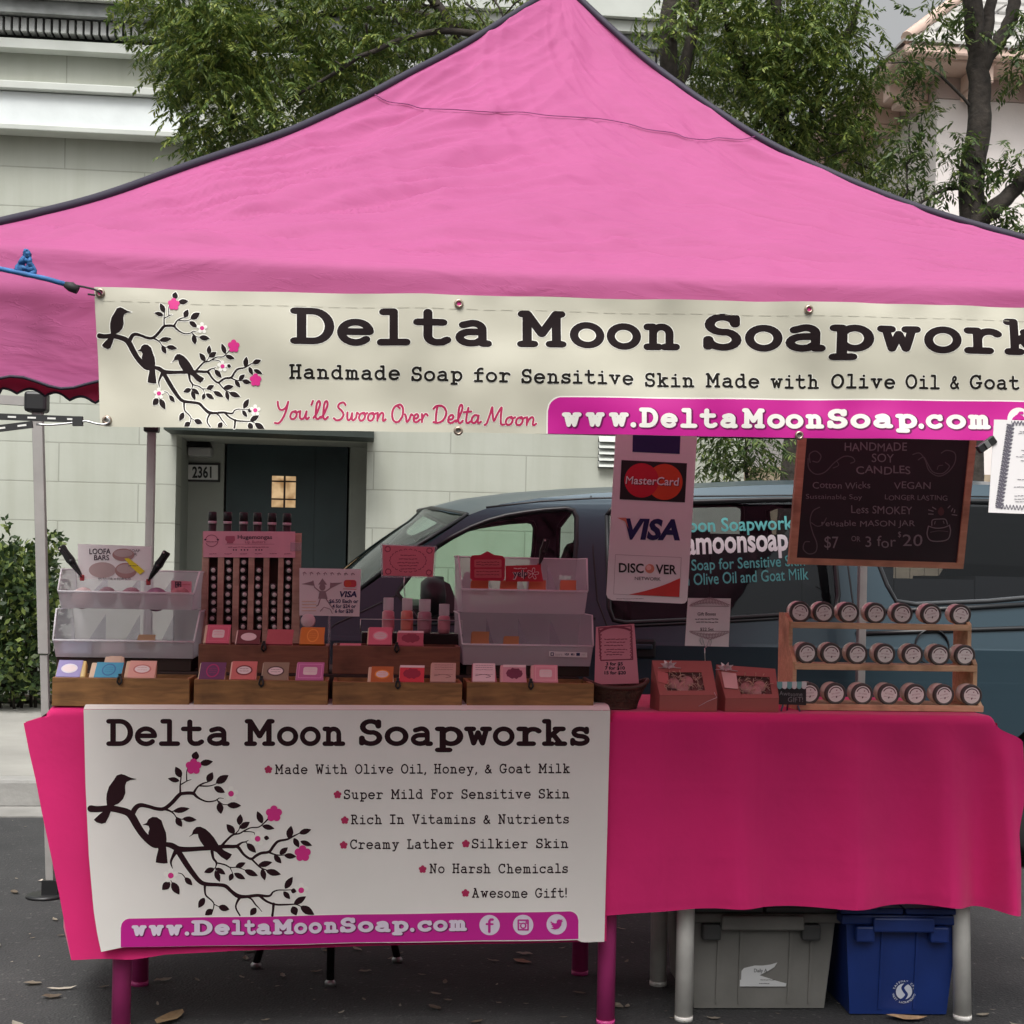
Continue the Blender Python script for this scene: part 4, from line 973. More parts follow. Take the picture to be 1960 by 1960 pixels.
# valances
def val(side):
    def fn(u, v):
        s = 2*u-1
        # v 0..0.22 rolls over the bar, then hangs
        x, y, z = panel(side)(u, 1)
        if side == 0 and s < -.25: pass
        r = .032 if side == 0 else .02
        if v < .25:
            a = v/.25*math.pi*.5; out = r*math.sin(a); dn = r*(1-math.cos(a))
        else:
            k = (v-.25)/.75; drop = .265 if side == 0 else .045
            q_ = 1 if side == 0 else .15; rip = q_*.006*math.sin(s*19+k*2)*k+q_*.010*math.sin(s*6.3+1.2)*k+.004*math.sin(s*41)*k*k
            out = r+rip+.012*k; dn = r+drop*k
            if k > .6 and side == 0: dn += .010*math.sin(s*52)*(k-.6)/.4
            out += .014*math.exp(-((k-.28)/.12)**2)*sm(-.5, -.95, s)
        return {0: (x, y-out, z-dn), 1: (x+out, y, z-dn), 2: (x, y+out, z-dn), 3: (x-out, y, z-dn)}[side]
    return fn
for sd in range(4):
    f = val(sd); mb = MB(); mb.grid(f, 150 if sd == 0 else 60, 22); vo = part(mb, 'valance', m_canopy, tent)
    mb = MB(); mb.tube([f(i/120, 1) for i in range(121)], .0034, 5); part(mb, 'hem', m_trim, vo)
# piping along the four hips
for sd in range(4):
    f = panel(sd); mb = MB()
    pts = [Vector(f(0, k/60)) for k in range(61)]
    up = Vector((0, 0, .004)); mb.tube([p+up for p in pts], .0105, 8); part(mb, 'piping', m_trim, tent)
# loose thread across the front panel
def onpanel(px, py, lift=.006):
    d = ray(px, py); o = Vector((0, 0, EYE)); f = panel(0); lo, hi = FY-.1, FY+HD
    for _ in range(40):
        mid = (lo+hi)/2; p = o+d*(mid/d.y); t = max(.001, (FY+HD-mid)/HD); s = (p.x-AX)/(HD*1.0133*t); s = max(-1, min(1, s)); z = f((s+1)/2, t)[2]
        if p.z > z: hi, lo = hi, mid       # ray still above the cloth -> go deeper
        else: hi = mid
        if p.z > z: lo = mid
    p = o+d*(((lo+hi)/2)/d.y); p.z += lift; p.y -= lift*.5; return p
th = [(717,185),(742,199),(780,204),(808,212),(865,214),(940,219),(1000,219),(1045,225),(1090,228),(1150,232),(1205,242),(1238,252),(1290,259),(1312,268),(1350,272),(1375,268),(1420,271),(1460,261)]
mb = MB(); mb.tube([onpanel(*p) for p in catmull(th, 3)], .0014, 5); solo(mb, 'string', m_thread, 'thin purple thread lying slack across the pink roof', 'thread')
# frame
def leg(x, y, ztop):
    mb = MB(); mb.box((x-.017, y-.017, .8), (x+.017, y+.017, ztop)); mb.box((x-.013, y-.013, .012), (x+.013, y+.013, .797)); L = part(mb, 'leg', m_leg, tent, bevel=.003)
    mb = MB(); mb.box((x-.045, y-.045, 0), (x+.045, y+.045, .010)); part(mb, 'foot_plate', m_black, L)
    mb = MB(); mb.box((x-.03, y-.03, ztop-.05), (x+.03, y+.03, ztop+.04)); part(mb, 'corner_bracket', m_black, L, bevel=.006)
bl_ = P(289, 900, 6.12); br_ = P(1640, 1200, 6.12)
x0t, x1t = AX-HD*1.0133, AX+HD*1.0133
for x, y in ((x0t+.03, FY+.03), (x1t-.03, FY+.03), (bl_.x, 6.12), (br_.x+.02, 6.12)): leg(x, y, 1.91)
# lining of the front valance hanging behind its hem at the left end
def lin(u, v):
    x = x0t+.02+u*.36; z0 = 1.72; z1 = 1.660-.006*math.sin(u*9)+.012*abs(math.sin(u*21))*(u > .35)-.010*u
    return (x, 3.13+.01*math.sin(u*13)+.012*v, z0+(z1-z0)*v)
mb = MB(); mb.grid(lin, 60, 8); ln = part(mb, 'valance_lining', M('valance_lining', (.50, .03, .10), .8), tent)
mb = MB(); mb.tube([lin(i/60, 1) for i in range(61)], .003, 5); part(mb, 'hem', m_trim, ln)
mb = MB(); mb.tube([(AX, FY+HD, 2.5), (AX, FY+HD, 3.13)], .018, 10)
for x, y in ((x0t+.05, FY+.05), (x1t-.05, FY+.05), (x0t+.05, 6.1), (x1t-.05, 6.1)): mb.tube([(AX, FY+HD, 2.60), ((AX+x)/2, (FY+HD+y)/2, 2.33), (x, y, 1.93)], .009, 6)
part(mb, 'roof_strut', m_truss, tent)

# neighbouring frame at the left: leg, bracket and bar
nl = G(97, 1717); YN = nl.y
a = P(72, 775, YN)
nf = thing('market_tent', 'pale grey leg and bar of the neighbouring tent at the left edge', 'tent', (nl.x, YN, 0))
mb = MB(); hw = .019
def slant(za, zb_, w):
    pa = nl+(a-nl)*(za/a.z); pb = nl+(a-nl)*(zb_/a.z)
    mb.hexa([(pa.x-w, YN-w, za), (pa.x+w, YN-w, za), (pb.x+w, YN-w, zb_), (pb.x-w, YN-w, zb_)], (0, 2*w, 0))
slant(.012, .95, .015); slant(.953, a.z, .020); part(mb, 'leg', m_leg, nf, bevel=.003)
mb = MB(); mb.lathe([(0,.0),(.075,.0),(.075,.01),(.06,.014),(0,.014)], (nl.x-.02, YN, 0), (0,0,1), 20); mb.box((nl.x-.03, YN-.03, .014), (nl.x+.03, YN+.03, .07)); part(mb, 'foot', m_black, nf)
mb = MB(); mb.box((a.x-.045, YN-.04, a.z-.03), (a.x+.04, YN+.04, a.z+.05)); part(mb, 'corner_bracket', m_black, nf, bevel=.012)
mb = MB(); mb.hexa([(a.x-2.4, YN-.012, a.z+.075), (a.x-.046, YN-.012, a.z-.005), (a.x-.046, YN-.012, a.z+.03), (a.x-2.4, YN-.012, a.z+.11)], (0, .024, 0)); part(mb, 'bar', m_leg, nf)

# ------------------------------------------------------------------ long banner on the valance
m_vinyl = M('cream_vinyl', (.51, .488, .40), .42, .06, 5, .12, 9)
m_brown = M('print_brown', (.012, .006, .007), .6, spec=.15)
m_blackp = M('print_black', (.010, .008, .006), .6, spec=.15)
m_halo = M('print_white', (.80, .78, .72), .45)
m_mag = M('print_magenta', (.50, .012, .25), .4)
m_magd = M('print_plum', (.16, .004, .09), .4)
m_flower = M('print_pink', (.62, .025, .22), .42)
m_red = M('print_rose', (.42, .02, .09), .42)
BNY = 3.05
def brip(x, z):
    return .007*math.sin(x*7.5+z*5)+.006*mnoise.noise((x*5, z*6, 1))+.0035*mnoise.noise((x*13, z*11, 4))+.002*math.sin(x*9.5+z*3)+.004*math.sin(x*21+z*11+1)+.0035*math.sin(z*24+x*4)+.012*sm(-.35, -.58, x)*0+.003*math.sin(x*47)*sm(1.86, 1.93, z)
bm_ = pmap(BNY, brip)
ban = thing('banner', 'long cream vinyl banner with brown lettering tied across the canopy front', 'banner', tuple(P(1060, 830, BNY)))
mb = MB()
def btop(x): return 552+(x-182)*.0200
def bbot(x): return 817+(x-193)*.0158 - (0 if x < 1300 else 0)
quadgrid(mb, bm_, (182,551), (2160,591), (2160,848), (193,817), 160, 26, 0, 0)
# hem line
for k in range(60):
    x = 200+k*33; stroke(mb, bm_, [(x, btop(x)+26+random.uniform(-.6,.6)), (x+22, btop(x+22)+26)], .9, 6, .0006)
L1, L2, L3, L4 = .0003, .0006, .0009, .0013
def art(mb, mp, tf, mi_br, mi_fl, mi_halo, clip=None, halo=2.0):
    """birds on a blossoming branch; tf maps drawing units to sheet columns/rows"""
    sc = tf(1000, 500)[0]-tf(0, 500)[0]; sc /= 1000
    BR = [[(56,514,54),(110,518,48),(200,512,48),(280,525,50),(340,545,55),(375,580,60),(415,650,58),(460,715,55),(520,770,60),(560,795,50),(630,790,36),(680,800,45),(730,825,45),(800,828,38),(900,822,34),(1000,815,36),(1080,805,30),(1150,805,28),(1190,808,26),(1235,865,20),(1290,900,20),(1330,875,22),(1370,855,22),(1430,845,22),(1465,800,22),(1500,765,20),(1570,750,16),(1620,725,12),(1670,700,7)],
     [(365,575,45),(400,510,40),(440,488,34),(500,498,28),(560,515,28),(620,515,30),(680,470,30),(730,415,30),(760,398,26),(840,395,26),(870,420,20),(910,445,14),(960,460,12),(1020,450,10),(1045,432,8),(1080,435,4)],
     [(745,395,16),(745,330,12),(752,270,8)],[(752,327,10),(800,300,8),(830,290,4)],[(795,300,10),(795,230,8),(805,200,8)],
     [(850,390,20),(880,345,14),(920,320,12),(960,308,8)],[(890,338,12),(960,340,10),(1005,330,8),(1022,322,6)],
     [(620,515,22),(670,535,14),(700,560,10),(715,588,7)],[(680,540,9),(700,528,7)],[(712,578,8),(750,595,7),(772,596,6)],[(1028,442,9),(1042,470,8),(1045,482,6)],[(1040,455,8),(1075,480,7),(1112,482,6)],
     [(1060,805,22),(1100,760,18),(1150,715,16),(1200,705,12),(1245,680,12),(1290,660,10),(1350,655,10),(1390,625,10),(1425,590,14)],[(1165,710,10),(1195,680,8),(1207,640,6)],[(1240,690,10),(1280,690,8),(1315,698,7),(1318,715,3)],
     [(1180,802,24),(1220,775,14),(1250,768,10),(1272,755,4)],[(1252,770,8),(1265,790,7)],[(1430,850,16),(1480,868,12),(1530,872,8),(1575,865,6)],[(1290,895,16),(1330,935,14),(1370,970,12),(1425,990,8)],
     [(990,840,26),(1000,895,20),(1025,930,16),(1018,965,8),(1022,995,6)],[(1020,930,12),(1090,945,12),(1130,965,10),(1185,965,8),(1255,988,6)],[(1130,968,8),(1145,1000,6),(1152,1018,6)],[(1018,965,6),(1005,978,6)],
     [(710,845,36),(685,890,22),(672,930,16),(685,975,5)],[(730,845,44),(790,940,44),(840,1010,40),(890,1070,36),(940,1095,32),(1040,1100,28),(1095,1110,30),(1140,1150,28),(1190,1185,34),(1250,1190,26),(1340,1180,24),(1430,1185,18),(1460,1155,14),(1500,1140,10),(1560,1140,8),(1615,1138,6)],
     [(1360,1185,20),(1410,1225,18),(1480,1250,16),(1560,1252,14),(1630,1250,10),(1670,1264,8)],[(1465,1245,22),(1460,1300,18),(1455,1335,20)],[(1205,1195,24),(1180,1240,16),(1175,1280,14),(1205,1335,12)],[(1240,1188,14),(1290,1205,14),(1325,1250,12),(1350,1275,8),(1375,1305,5)],
     [(935,1100,22),(935,1150,16),(945,1185,14),(985,1220,12),(1005,1250,10),(995,1300,8),(985,1330,8)],[(1005,1250,8),(1045,1270,7)],[(730,1010,6),(760,1020,8),(785,1052,8)],[(672,1068,5),(680,1085,6)]]
    LV = [(752,275,708,190,55),(740,300,648,282,40),(855,140,870,72,60),(895,168,998,150,50),(955,310,995,232,55),(1020,318,1118,255,60),(1005,345,1090,390,50),(1045,465,1060,555,55),(1105,485,1215,490,50),(690,535,818,512,45),(712,585,758,655,50),(762,592,872,600,45),
     (1165,705,1102,632,55),(1200,640,1210,555,50),(1205,665,1282,615,50),(1378,628,1338,532,50),(1375,645,1472,668,42),(1390,735,1432,742,36),(1258,780,1330,852,50),(1580,745,1600,645,55),(1660,705,1755,675,45),(1620,740,1660,815,45),(1670,765,1762,800,40),(1510,865,1575,812,45),(1545,872,1640,885,45),(1468,872,1525,935,45),
     (1345,950,1455,925,48),(1375,975,1398,1065,45),(1405,990,1522,1020,52),(1010,975,928,1005,45),(1020,970,1095,1020,42),(1015,990,1050,1078,45),(1170,965,1250,928,42),(1240,985,1345,1030,48),(1150,1010,1125,1070,40),(1160,1010,1248,1055,45),
     (1552,1130,1612,1038,52),(1540,1150,1592,1210,42),(1598,1142,1640,1152,40),(1620,1248,1715,1190,50),(1610,1265,1640,1335,60),(1670,1265,1778,1332,62),(1330,1275,1285,1335,50),(932,1200,885,1280,50),(1040,1268,1125,1290,52),(995,1290,935,1335,50),(665,1080,605,1140,60),(680,1080,738,1178,60),(780,1045,838,1105,45)]
    BD = [[(410,287),(370,278),(345,268),(320,255),(290,247),(255,258),(235,290),(195,345),(178,400),(175,440),(180,490),(165,525),(120,560),(78,600),(100,620),(140,632),(170,622),(195,575),(210,535),(235,490),(270,475),(305,440),(322,395),(320,340),(330,310),(360,295)],
     [(452,640),(485,625),(500,595),(530,578),(565,580),(600,605),(615,650),(635,700),(640,750),(635,800),(640,850),(648,935),(620,938),(590,935),(555,930),(560,890),(575,830),(570,805),(530,800),(505,760),(498,700),(508,670),(500,648),(480,642)],
     [(808,735),(835,710),(845,680),(870,655),(900,652),(940,670),(975,700),(1005,735),(1030,775),(1045,800),(1085,835),(1145,865),(1130,890),(1105,912),(1060,885),(1025,850),(1000,838),(960,830),(925,800),(900,765),(885,735),(880,710),(850,712)]]
    def leafp(bx_, by_, tx, ty, w, grow=0):
        dx, dy = tx-bx_, ty-by_; L = math.hypot(dx, dy); ux, uy = dx/L, dy/L; w = w*1.05+grow*2
        prof = [(0,0),(.12,.5),(.3,.85),(.5,.95),(.7,.72),(.88,.34),(1,0)]
        up = [(bx_+ux*(L*t+(grow*(2*t-1)))-uy*w/2*h, by_+uy*(L*t+(grow*(2*t-1)))+ux*w/2*h) for t, h in prof]
        dn = [(bx_+ux*(L*t+(grow*(2*t-1)))+uy*w/2*h, by_+uy*(L*t+(grow*(2*t-1)))-ux*w/2*h) for t, h in prof[1:-1]]
        return up+dn[::-1]
    T = lambda pts: [tf(*p) for p in pts]
    if halo:
        g = halo/sc
        for b in BR: scurve(mb, mp, [(*tf(p[0], p[1]), p[2]*sc+2*halo) for p in b], mi_halo, L1, 3)
        for l in LV: poly(mb, mp, T(leafp(*l, grow=g)), mi_halo, L1)
        for b in BD: scurve(mb, mp, [(*tf(*p), 2*halo) for p in b+[b[0]]], mi_halo, L1, 2)
    for b in BR: scurve(mb, mp, [(*tf(p[0], p[1]), p[2]*sc) for p in b], mi_br, L2, 4)
    for l in LV: poly(mb, mp, T(leafp(*l)), mi_br, L2+.0003)
    for b in BD: poly(mb, mp, T(b), mi_br, L2+.0003)
    for fx, fy, r in ((848,190,60),(1467,553,62),(1688,860,62)):
        for k in range(5):
            a = R_(72*k-90); c = tf(fx+r*.58*math.cos(a), fy+r*.58*math.sin(a)); disc(mb, mp, c[0], c[1], r*.46*sc, r*.46*sc, mi_fl, L4, 14)
        c = tf(fx, fy); disc(mb, mp, c[0], c[1], r*.5*sc, r*.5*sc, mi_fl, L4)
    for fx, fy, r in ((1137,398,22),(1342,745,22),(672,1030,22),(1677,1143,22)):
        c = tf(fx, fy); 
        for k in range(5):
            a = R_(72*k-90); q = tf(fx+38*math.cos(a), fy+38*math.sin(a)); disc(mb, mp, q[0], q[1], 20*sc, 20*sc, mi_halo, L3, 12)
        disc(mb, mp, c[0], c[1], 34*sc, 34*sc, mi_halo, L3); disc(mb, mp, c[0], c[1], r*sc, r*sc, mi_fl, L4)
def tf_low(x, y): return (160+.2484*x, 1420+.2484*y)
def tf_up(x, y):
    X, Y = tf_low(x, y); dx, dy = X-232, Y-1481.6
    return (232+.730*dx+.020*dy, min(590.5+.0288*dx+.827*dy, bbot(X)-3))
art(mb, bm_, tf_up, 1, 3, 2, halo=1.5)
# title
TT = [('D',555,640),('e',645,716),('l',721,786),('t',790,864),('a',871,942),('M',989,1084),('o',1090,1158),('o',1162,1229),('n',1233,1303),('S',1346,1421),('o',1427,1499),('a',1504,1579),('p',1584,1670),('w',1675,1761),('o',1766,1838),('r',1842,1919),('k',1922,2002),('s',2008,2074)]
def tb(x): return 659.5+(x-598)*.0147
for ch, a0, a1 in TT: tw_glyph(mb, bm_, ch, a0-1.1, a1+1.1, tb((a0+a1)/2)+1.1, 73, 15.6, 2, L1, .0147)
for ch, a0, a1 in TT: tw_glyph(mb, bm_, ch, a0, a1, tb((a0+a1)/2), 71, 13.2, 1, L2, .0147)
SL = [('Handmade',553,766,725),('Soap',787,885,730),('for',906,977,732.5),('Sensitive',997,1213,735),('Skin',1235,1330,740.5),('Made',1350,1455,742),('with',1476,1570,743),('Olive',1591,1712,744),('Oil',1731,1799,745),('&',1818,1836,745.5),('Goat',1855,1953,745.5),('Milk',1974,2072,747)]
for w_, a0, a1, b0 in SL: tw_text(mb, bm_, w_, a0-.7, a1+.7, b0+.7, 29.9, 6.4, 2, L1, .012)
for w_, a0, a1, b0 in SL: tw_text(mb, bm_, w_, a0, a1, b0, 28.5, 4.8, 7, L2, .012)
for w_, a0, a1, b0 in [("You'll",528,627,801),('Swoon',640,738,804),('Over',749,819,807),('Delta',828,920,809.5),('Moon',929,1026,813)]:
    scr_text(mb, bm_, w_, a0, a1, b0, 35, 6.2, 2, L1, .012); scr_text(mb, bm_, w_, a0, a1, b0, 35, 4.3, 5, L2, .012)
# magenta bar with the address
def bar(mb, mp, x0, x1, ytop, ybot, r, mi, l, both=False, nx=170, ny=8):
    l += micro()
    def fn(u, v):
        x = x0+(x1-x0)*u; y0 = ytop(x); d = x-x0
        if d < r: y0 += r-math.sqrt(max(0, r*r-(r-d)**2))
        if both and x1-x < r: y0 += r-math.sqrt(max(0, r*r-(r-(x1-x))**2))
        return mp(x, y0+(ybot(x)-y0)*v, l)
    us = nx
    o = len(mb.v); U = sorted(set([i/us for i in range(us+1)]+[r/(x1-x0)*k/10 for k in range(11)]+([1-r/(x1-x0)*k/10 for k in range(11)] if both else [])))
    for j in range(ny+1):
        for u in U: mb.v.append(fn(u, j/ny))
    n = len(U)
    for j in range(ny):
        for i in range(n-1): mb.sm.add(len(mb.f)); mb.f.append([o+j*n+i, o+j*n+i+1, o+(j+1)*n+i+1, o+(j+1)*n+i]); mb.mi.append(mi)
pt = lambda x: 761+(x-1049)*.0087; pb = lambda x: bbot(x)-.5
bar(mb, bm_, 1046, 2160, lambda x: pt(x)-2.5, pb, 28, 2, L1); bar(mb, bm_, 1048.5, 2160, pt, pb, 26, 4, L2)
UR = [('w',1075,1112),('w',1120,1156),('w',1164,1202),('.',1206,1216),('D',1222,1259),('e',1264,1297),('l',1302,1335),('t',1339,1374),('a',1379,1412),('M',1419,1465),('o',1469,1504),('o',1505,1539),('n',1543,1578),('S',1584,1622),('o',1627,1663),('a',1668,1705),('p',1710,1753),('.',1756,1765),('c',1770,1804),('o',1810,1848),('m',1852,1895)]
def ub(x): return 818+(x-1093)*.0045+(x-1200)*.0005
for ch, a0, a1 in UR: tw_glyph(mb, bm_, ch, a0+1.0, a1+3.4, ub(a0)+3, 41, 11.5, 8, L3, .005)
for ch, a0, a1 in UR: tw_glyph(mb, bm_, ch, a0, a1, ub(a0), 38, 8.2, 2, L4, .005)
def icons(mb, mp, cs, r, mw, mm, l):
    (fx, fy), (ix, iy), (bx_, by_) = cs
    for x, y in cs: disc(mb, mp, x+.8, y+1, r+1, r+1, 8 if mw == 2 else mw, l-.0004, 28); disc(mb, mp, x, y, r, r, mw, l+.0003, 28)
    q = r/20; l += .0009
    stroke(mb, mp, [(fx+6*q, fy-11*q), (fx+2*q, fy-11*q), (fx-.5*q, fy-8*q), (fx-.5*q, fy+13*q)], 5*q, mm, l); stroke(mb, mp, [(fx-6*q, fy-2*q), (fx+6*q, fy-2*q)], 4*q, mm, l)
    stroke(mb, mp, [(ix-9.5*q, iy-9.5*q), (ix+9.5*q, iy-9.5*q), (ix+9.5*q, iy+9.5*q), (ix-9.5*q, iy+9.5*q), (ix-9.5*q, iy-9.5*q)], 3*q, mm, l)
    stroke(mb, mp, [(ix+5*q*math.cos(R_(t)), iy+1.5*q+5*q*math.sin(R_(t))) for t in range(0, 361, 24)], 2.6*q, mm, l); stroke(mb, mp, [(ix-9*q, iy-3*q), (ix-4*q, iy-3*q)], 1.6*q, mm, l); stroke(mb, mp, [(ix+4*q, iy-3*q), (ix+9*q, iy-3*q)], 1.6*q, mm, l); disc(mb, mp, ix+6*q, iy-6*q, 1.9*q, 1.9*q, mm, l, 8)
    bird = [(-12,-8),(-9,-4),(-3,-2),(0,-3),(0,-7),(4,-10),(8,-9),(12,-10),(10,-7),(13,-7),(10,-4),(9,2),(4,8),(-3,10),(-12,8),(-6,6),(-10,3),(-7,3),(-12,-1),(-9,-1),(-13,-5),(-11,-5)]
    poly(mb, mp, [(bx_+u*q, by_+v*q) for u, v in bird], mm, l)
icons(mb, bm_, ((1950,803),(2015,803),(2080,804)), 23, 2, 4, L3)
part(mb, 'sheet', [m_vinyl, m_brown, m_halo, m_flower, m_mag, m_red, M('stitch', (.40, .38, .31), .8), m_blackp, m_magd], ban)
m_brass = M('grommet_brass', (.42, .33, .27), .35, metal=.9)
for gx, gy, up in ((194,563,1),(878,582,1),(1545,594,1),(206,805,0),(877,825,0),(1531,833,0)):
    mb = MB(); p = bm_(gx, gy, .002); mb.lathe([(.0045,.0),(.0045,.003),(.007,.0045),(.0095,.002),(.0098,-.001)], p, (0,-1,0), 20, 0); mb.lathe([(0,.0005),(.0046,.0006)], p, (0,-1,0), 16, 1); part(mb, 'grommet', [m_brass, m_flower if up else M('grommet_shade', (.12,.12,.11), .8)], ban)
# blue cord with knot and hook at the upper corner
m_bluec = M('blue_cord', (.03, .13, .33), .7, .25, 60)
m_stripw = M('strap_slot', (.72, .71, .68), .6)
def bp(px, py, dy=0): p = P(px, py, BNY-.02); p.y += dy; return p
cord = thing('bungee_cord', 'blue bungee cord with a knot and black hook tying the banner top corner', 'bungee cord', tuple(bp(60, 525)))
mb = MB(); mb.tube([bp(*q) for q in [(-120,492),(-40,508),(0,514.5),(40,523),(90,534),(135,547)]], .0052, 8)
for q in ([(30,519),(36,505),(44,496),(52,500),(60,508),(64,520),(52,525),(40,522)], [(38,521),(40,506),(47,490),(54,492),(56,504),(50,518)], [(34,514),(48,512),(62,516)], [(50,490),(47,484),(50,480),(54,487)]):
    mb.tube([bp(a, b, -.004*i % .011) for i, (a, b) in enumerate(catmull(q, 3))], .0058, 7)
part(mb, 'rope', m_bluec, cord)
mb = MB(); mb.tube([bp(124,544), bp(136,549), bp(149,556)], [.006,.0105,.008], 8); part(mb, 'end_cap', m_blackr, cord)
mb = MB(); mb.tube([bp(*q) for q in [(142,546),(160,549),(178,553),(190,558),(194,564)]], .0022, 6); mb.tube([bp(168,563), bp(182,565)], .002, 5); part(mb, 'hook', m_blackr, cord)
st = thing('rubber_strap', 'black slotted rubber strap with wire hook tying the banner bottom corner', 'strap', tuple(bp(60, 805)))
mb = MB()
def bandq(x0, y0, x1, y1, h, nslot):
    dx, dy = x1-x0, y1-y0; L = math.hypot(dx, dy); nx, ny = -dy/L*h/2, dx/L*h/2
    a = [bp(x0+nx, y0+ny), bp(x1+nx, y1+ny), bp(x1-nx, y1-ny), bp(x0-nx, y0-ny)]
    mb.hexa([a[0], a[1], a[2], a[3]], (0, .006, 0), 0)
    for k in range(nslot):
        t0, t1 = (k+.3)/nslot, (k+.72)/nslot; s = h*.14/ (h/2)
        q = [bp(x0+dx*t+nx*m, y0+dy*t+ny*m, -.0006) for t, m in ((t0, s), (t1, s), (t1, -s), (t0, -s))]; mb.add(q, [(0,1,2,3)], 1)
bandq(-110, 793, 155, 803, 12, 7)
mb2 = mb
def bandq2(x0, y0, x1, y1, h, n):
    global mb
    bandq(x0, y0, x1, y1, h, n)
bandq(-100, 832, 62, 812, 13, 4)
mb.hexa([bp(139,797,-.003), bp(139,815,-.003), bp(158,815,-.003), bp(158,797,-.003)], (0, .012, 0), 0)
part(mb, 'band', [m_blackr, m_stripw], st)
mb = MB(); mb.tube([bp(*q) for q in catmull([(70,812),(100,813),(150,808),(165,806),(185,811),(202,812),(210,806),(204,799)], 3)], .0022, 6); part(mb, 'hook', m_metal, st)
# ------------------------------------------------------------------ tables and cloths
TZ = .905; CZ = .915; TF = 4.085; TB = 4.69
m_pinkleg = M('pink_pipe', (.64, .06, .27), .4, .12, 8)
m_whiteleg = M('white_pipe', (.80, .78, .73), .45, .14, 10)
m_top = M('table_top', (.5, .5, .48), .5)
def table(label, x0, x1, legs, mat):
    t = thing('folding_table', label, 'table', ((x0+x1)/2, (TF+TB)/2, 0))
    mb = MB(); mb.box((x0, TF+.02, TZ-.04), (x1, TB-.01, TZ)); part(mb, 'tabletop', m_top, t, bevel=.006)
    for lx, ly, lean in legs:
        mb = MB(); mb.tube([(lx, ly, .012), (lx+lean*.5, ly, .45), (lx+lean, ly, TZ-.041)], .0265, 14); L = part(mb, 'leg', mat, t)
        mb = MB(); mb.lathe([(0,0),(.0275,0),(.0275,.014),(0,.0142)], (lx, ly, -.0005), (0,0,1), 14); part(mb, 'foot_cap', mat, L)
    return t
table('longer folding table on pink pipe legs under the lettered table banner', -.82, .86, [(-.66,4.16,0), (.72,4.16,0), (-.675,4.60,0), (.722,4.68,0)], m_pinkleg)
table('shorter folding table on white pipe legs over the grey and blue totes', .88, 1.80, [(.957,4.185,0), (1.80,4.165,.09-.12), (.955,4.55,0), (1.74,4.58,0)], m_whiteleg)
def cloth_mat(name, col):
    m = M(name, col, .85, .06, 3); nt = m.node_tree; b = nt.nodes['Principled BSDF']; b.inputs['Sheen Weight'].default_value = .12; tc = nt.nodes['Texture Coordinate']
    w = nt.nodes.new('ShaderNodeTexWave'); w.inputs['Scale'].default_value = 260; w.bands_direction = 'X'; w2 = nt.nodes.new('ShaderNodeTexWave'); w2.inputs['Scale'].default_value = 260; w2.bands_direction = 'Z'
    for q in (w, w2): nt.links.new(tc.outputs['Object'], q.inputs[0])
    ad = nt.nodes.new('ShaderNodeMath'); nt.links.new(w.outputs['Fac'], ad.inputs[0]); nt.links.new(w2.outputs['Fac'], ad.inputs[1])
    n = nt.nodes.new('ShaderNodeTexNoise'); n.inputs['Scale'].default_value = 7; n.inputs['Detail'].default_value = 4; nt.links.new(tc.outputs['Object'], n.inputs[0])
    bp_ = nt.nodes.new('ShaderNodeBump'); bp_.inputs['Strength'].default_value = .15; bp_.inputs['Distance'].default_value = .002; nt.links.new(ad.outputs[0], bp_.inputs['Height'])
    b2 = nt.nodes.new('ShaderNodeBump'); b2.inputs['Strength'].default_value = .18; b2.inputs['Distance'].default_value = .03; nt.links.new(n.outputs[0], b2.inputs['Height']); nt.links.new(bp_.outputs[0], b2.inputs['Normal']); nt.links.new(b2.outputs[0], b.inputs['Normal'])
    return m
m_cloth = cloth_mat('magenta_cloth', (.68, .012, .158))
def lerp_tab(tab, z):
    """tab rows (z, value) with falling z"""
    if z >= tab[0][0]: return tab[0][1]
    for (za, va), (zb_, vb) in zip(tab, tab[1:]):
        if z >= zb_: return va+(vb-va)*(za-z)/(za-zb_)
    return tab[-1][1]
def edge(pts): return [(P(x, y, 4.06).z, P(x, y, 4.06).x) for x, y in pts]
CLF = 4.06
def cloth(name, label, xl, xr_, hem, rip, xtl, xtr, seed):
    mb = MB(); nu, nv = 220, 80
    def fn(u, v):
        # v 0..0.2 top, 0.2..0.28 round the edge, then the drop
        if v < .2:
            k = v/.2; x = xtl+(xtr-xtl)*u; 
            return (x, TB+(TF-TB)*k, CZ-.018*(max(0, abs(2*u-1)-.97)/.03)**2)
        if v < .28:
            a = (v-.2)/.08*math.pi/2; x = xtl+(xtr-xtl)*u; r = TF-CLF
            e = (max(0, abs(2*u-1)-.97)/.03)**2
            return (x, TF-r*math.sin(a), CZ-r*(1-math.cos(a))-.018*e)
        k = ((v-.28)/.72)**1.35
        xm = xtl+(xtr-xtl)*u; zh = lerp_tab2(hem, xm); z0 = CZ-(TF-CLF); z = z0+(zh-z0)*k
        xa, xb = lerp_tab(xl, z), lerp_tab(xr_, z); kk = min(1, k*40); kr = sm(0, .09, k)
        x = (xtl+(xa-xtl)*kk)+((xtr+(xb-xtr)*kr)-(xtl+(xa-xtl)*kk))*u
        return (x, CLF+rip(x, z, k), z)
    mb.grid(fn, nu, nv)
    # side flaps
    for e in (0, 1):
        def sf(u, v):
            p = fn(e, v*.72+.28); q = fn(e, 0); xx = (xtl-.02 if e == 0 else xtr+.02)
            return (p[0]+(xx-p[0])*min(1, u*1.6), p[1]+(TB-p[1])*u, p[2]) if not (v == 0) else (p[0]+((xtl if e == 0 else xtr)-p[0])*u, p[1]+(TB-p[1])*u, CZ-.02)
        mb.grid(sf, 10, 30)
    return solo(mb, name, m_cloth, label, 'tablecloth', group='magenta tablecloths')
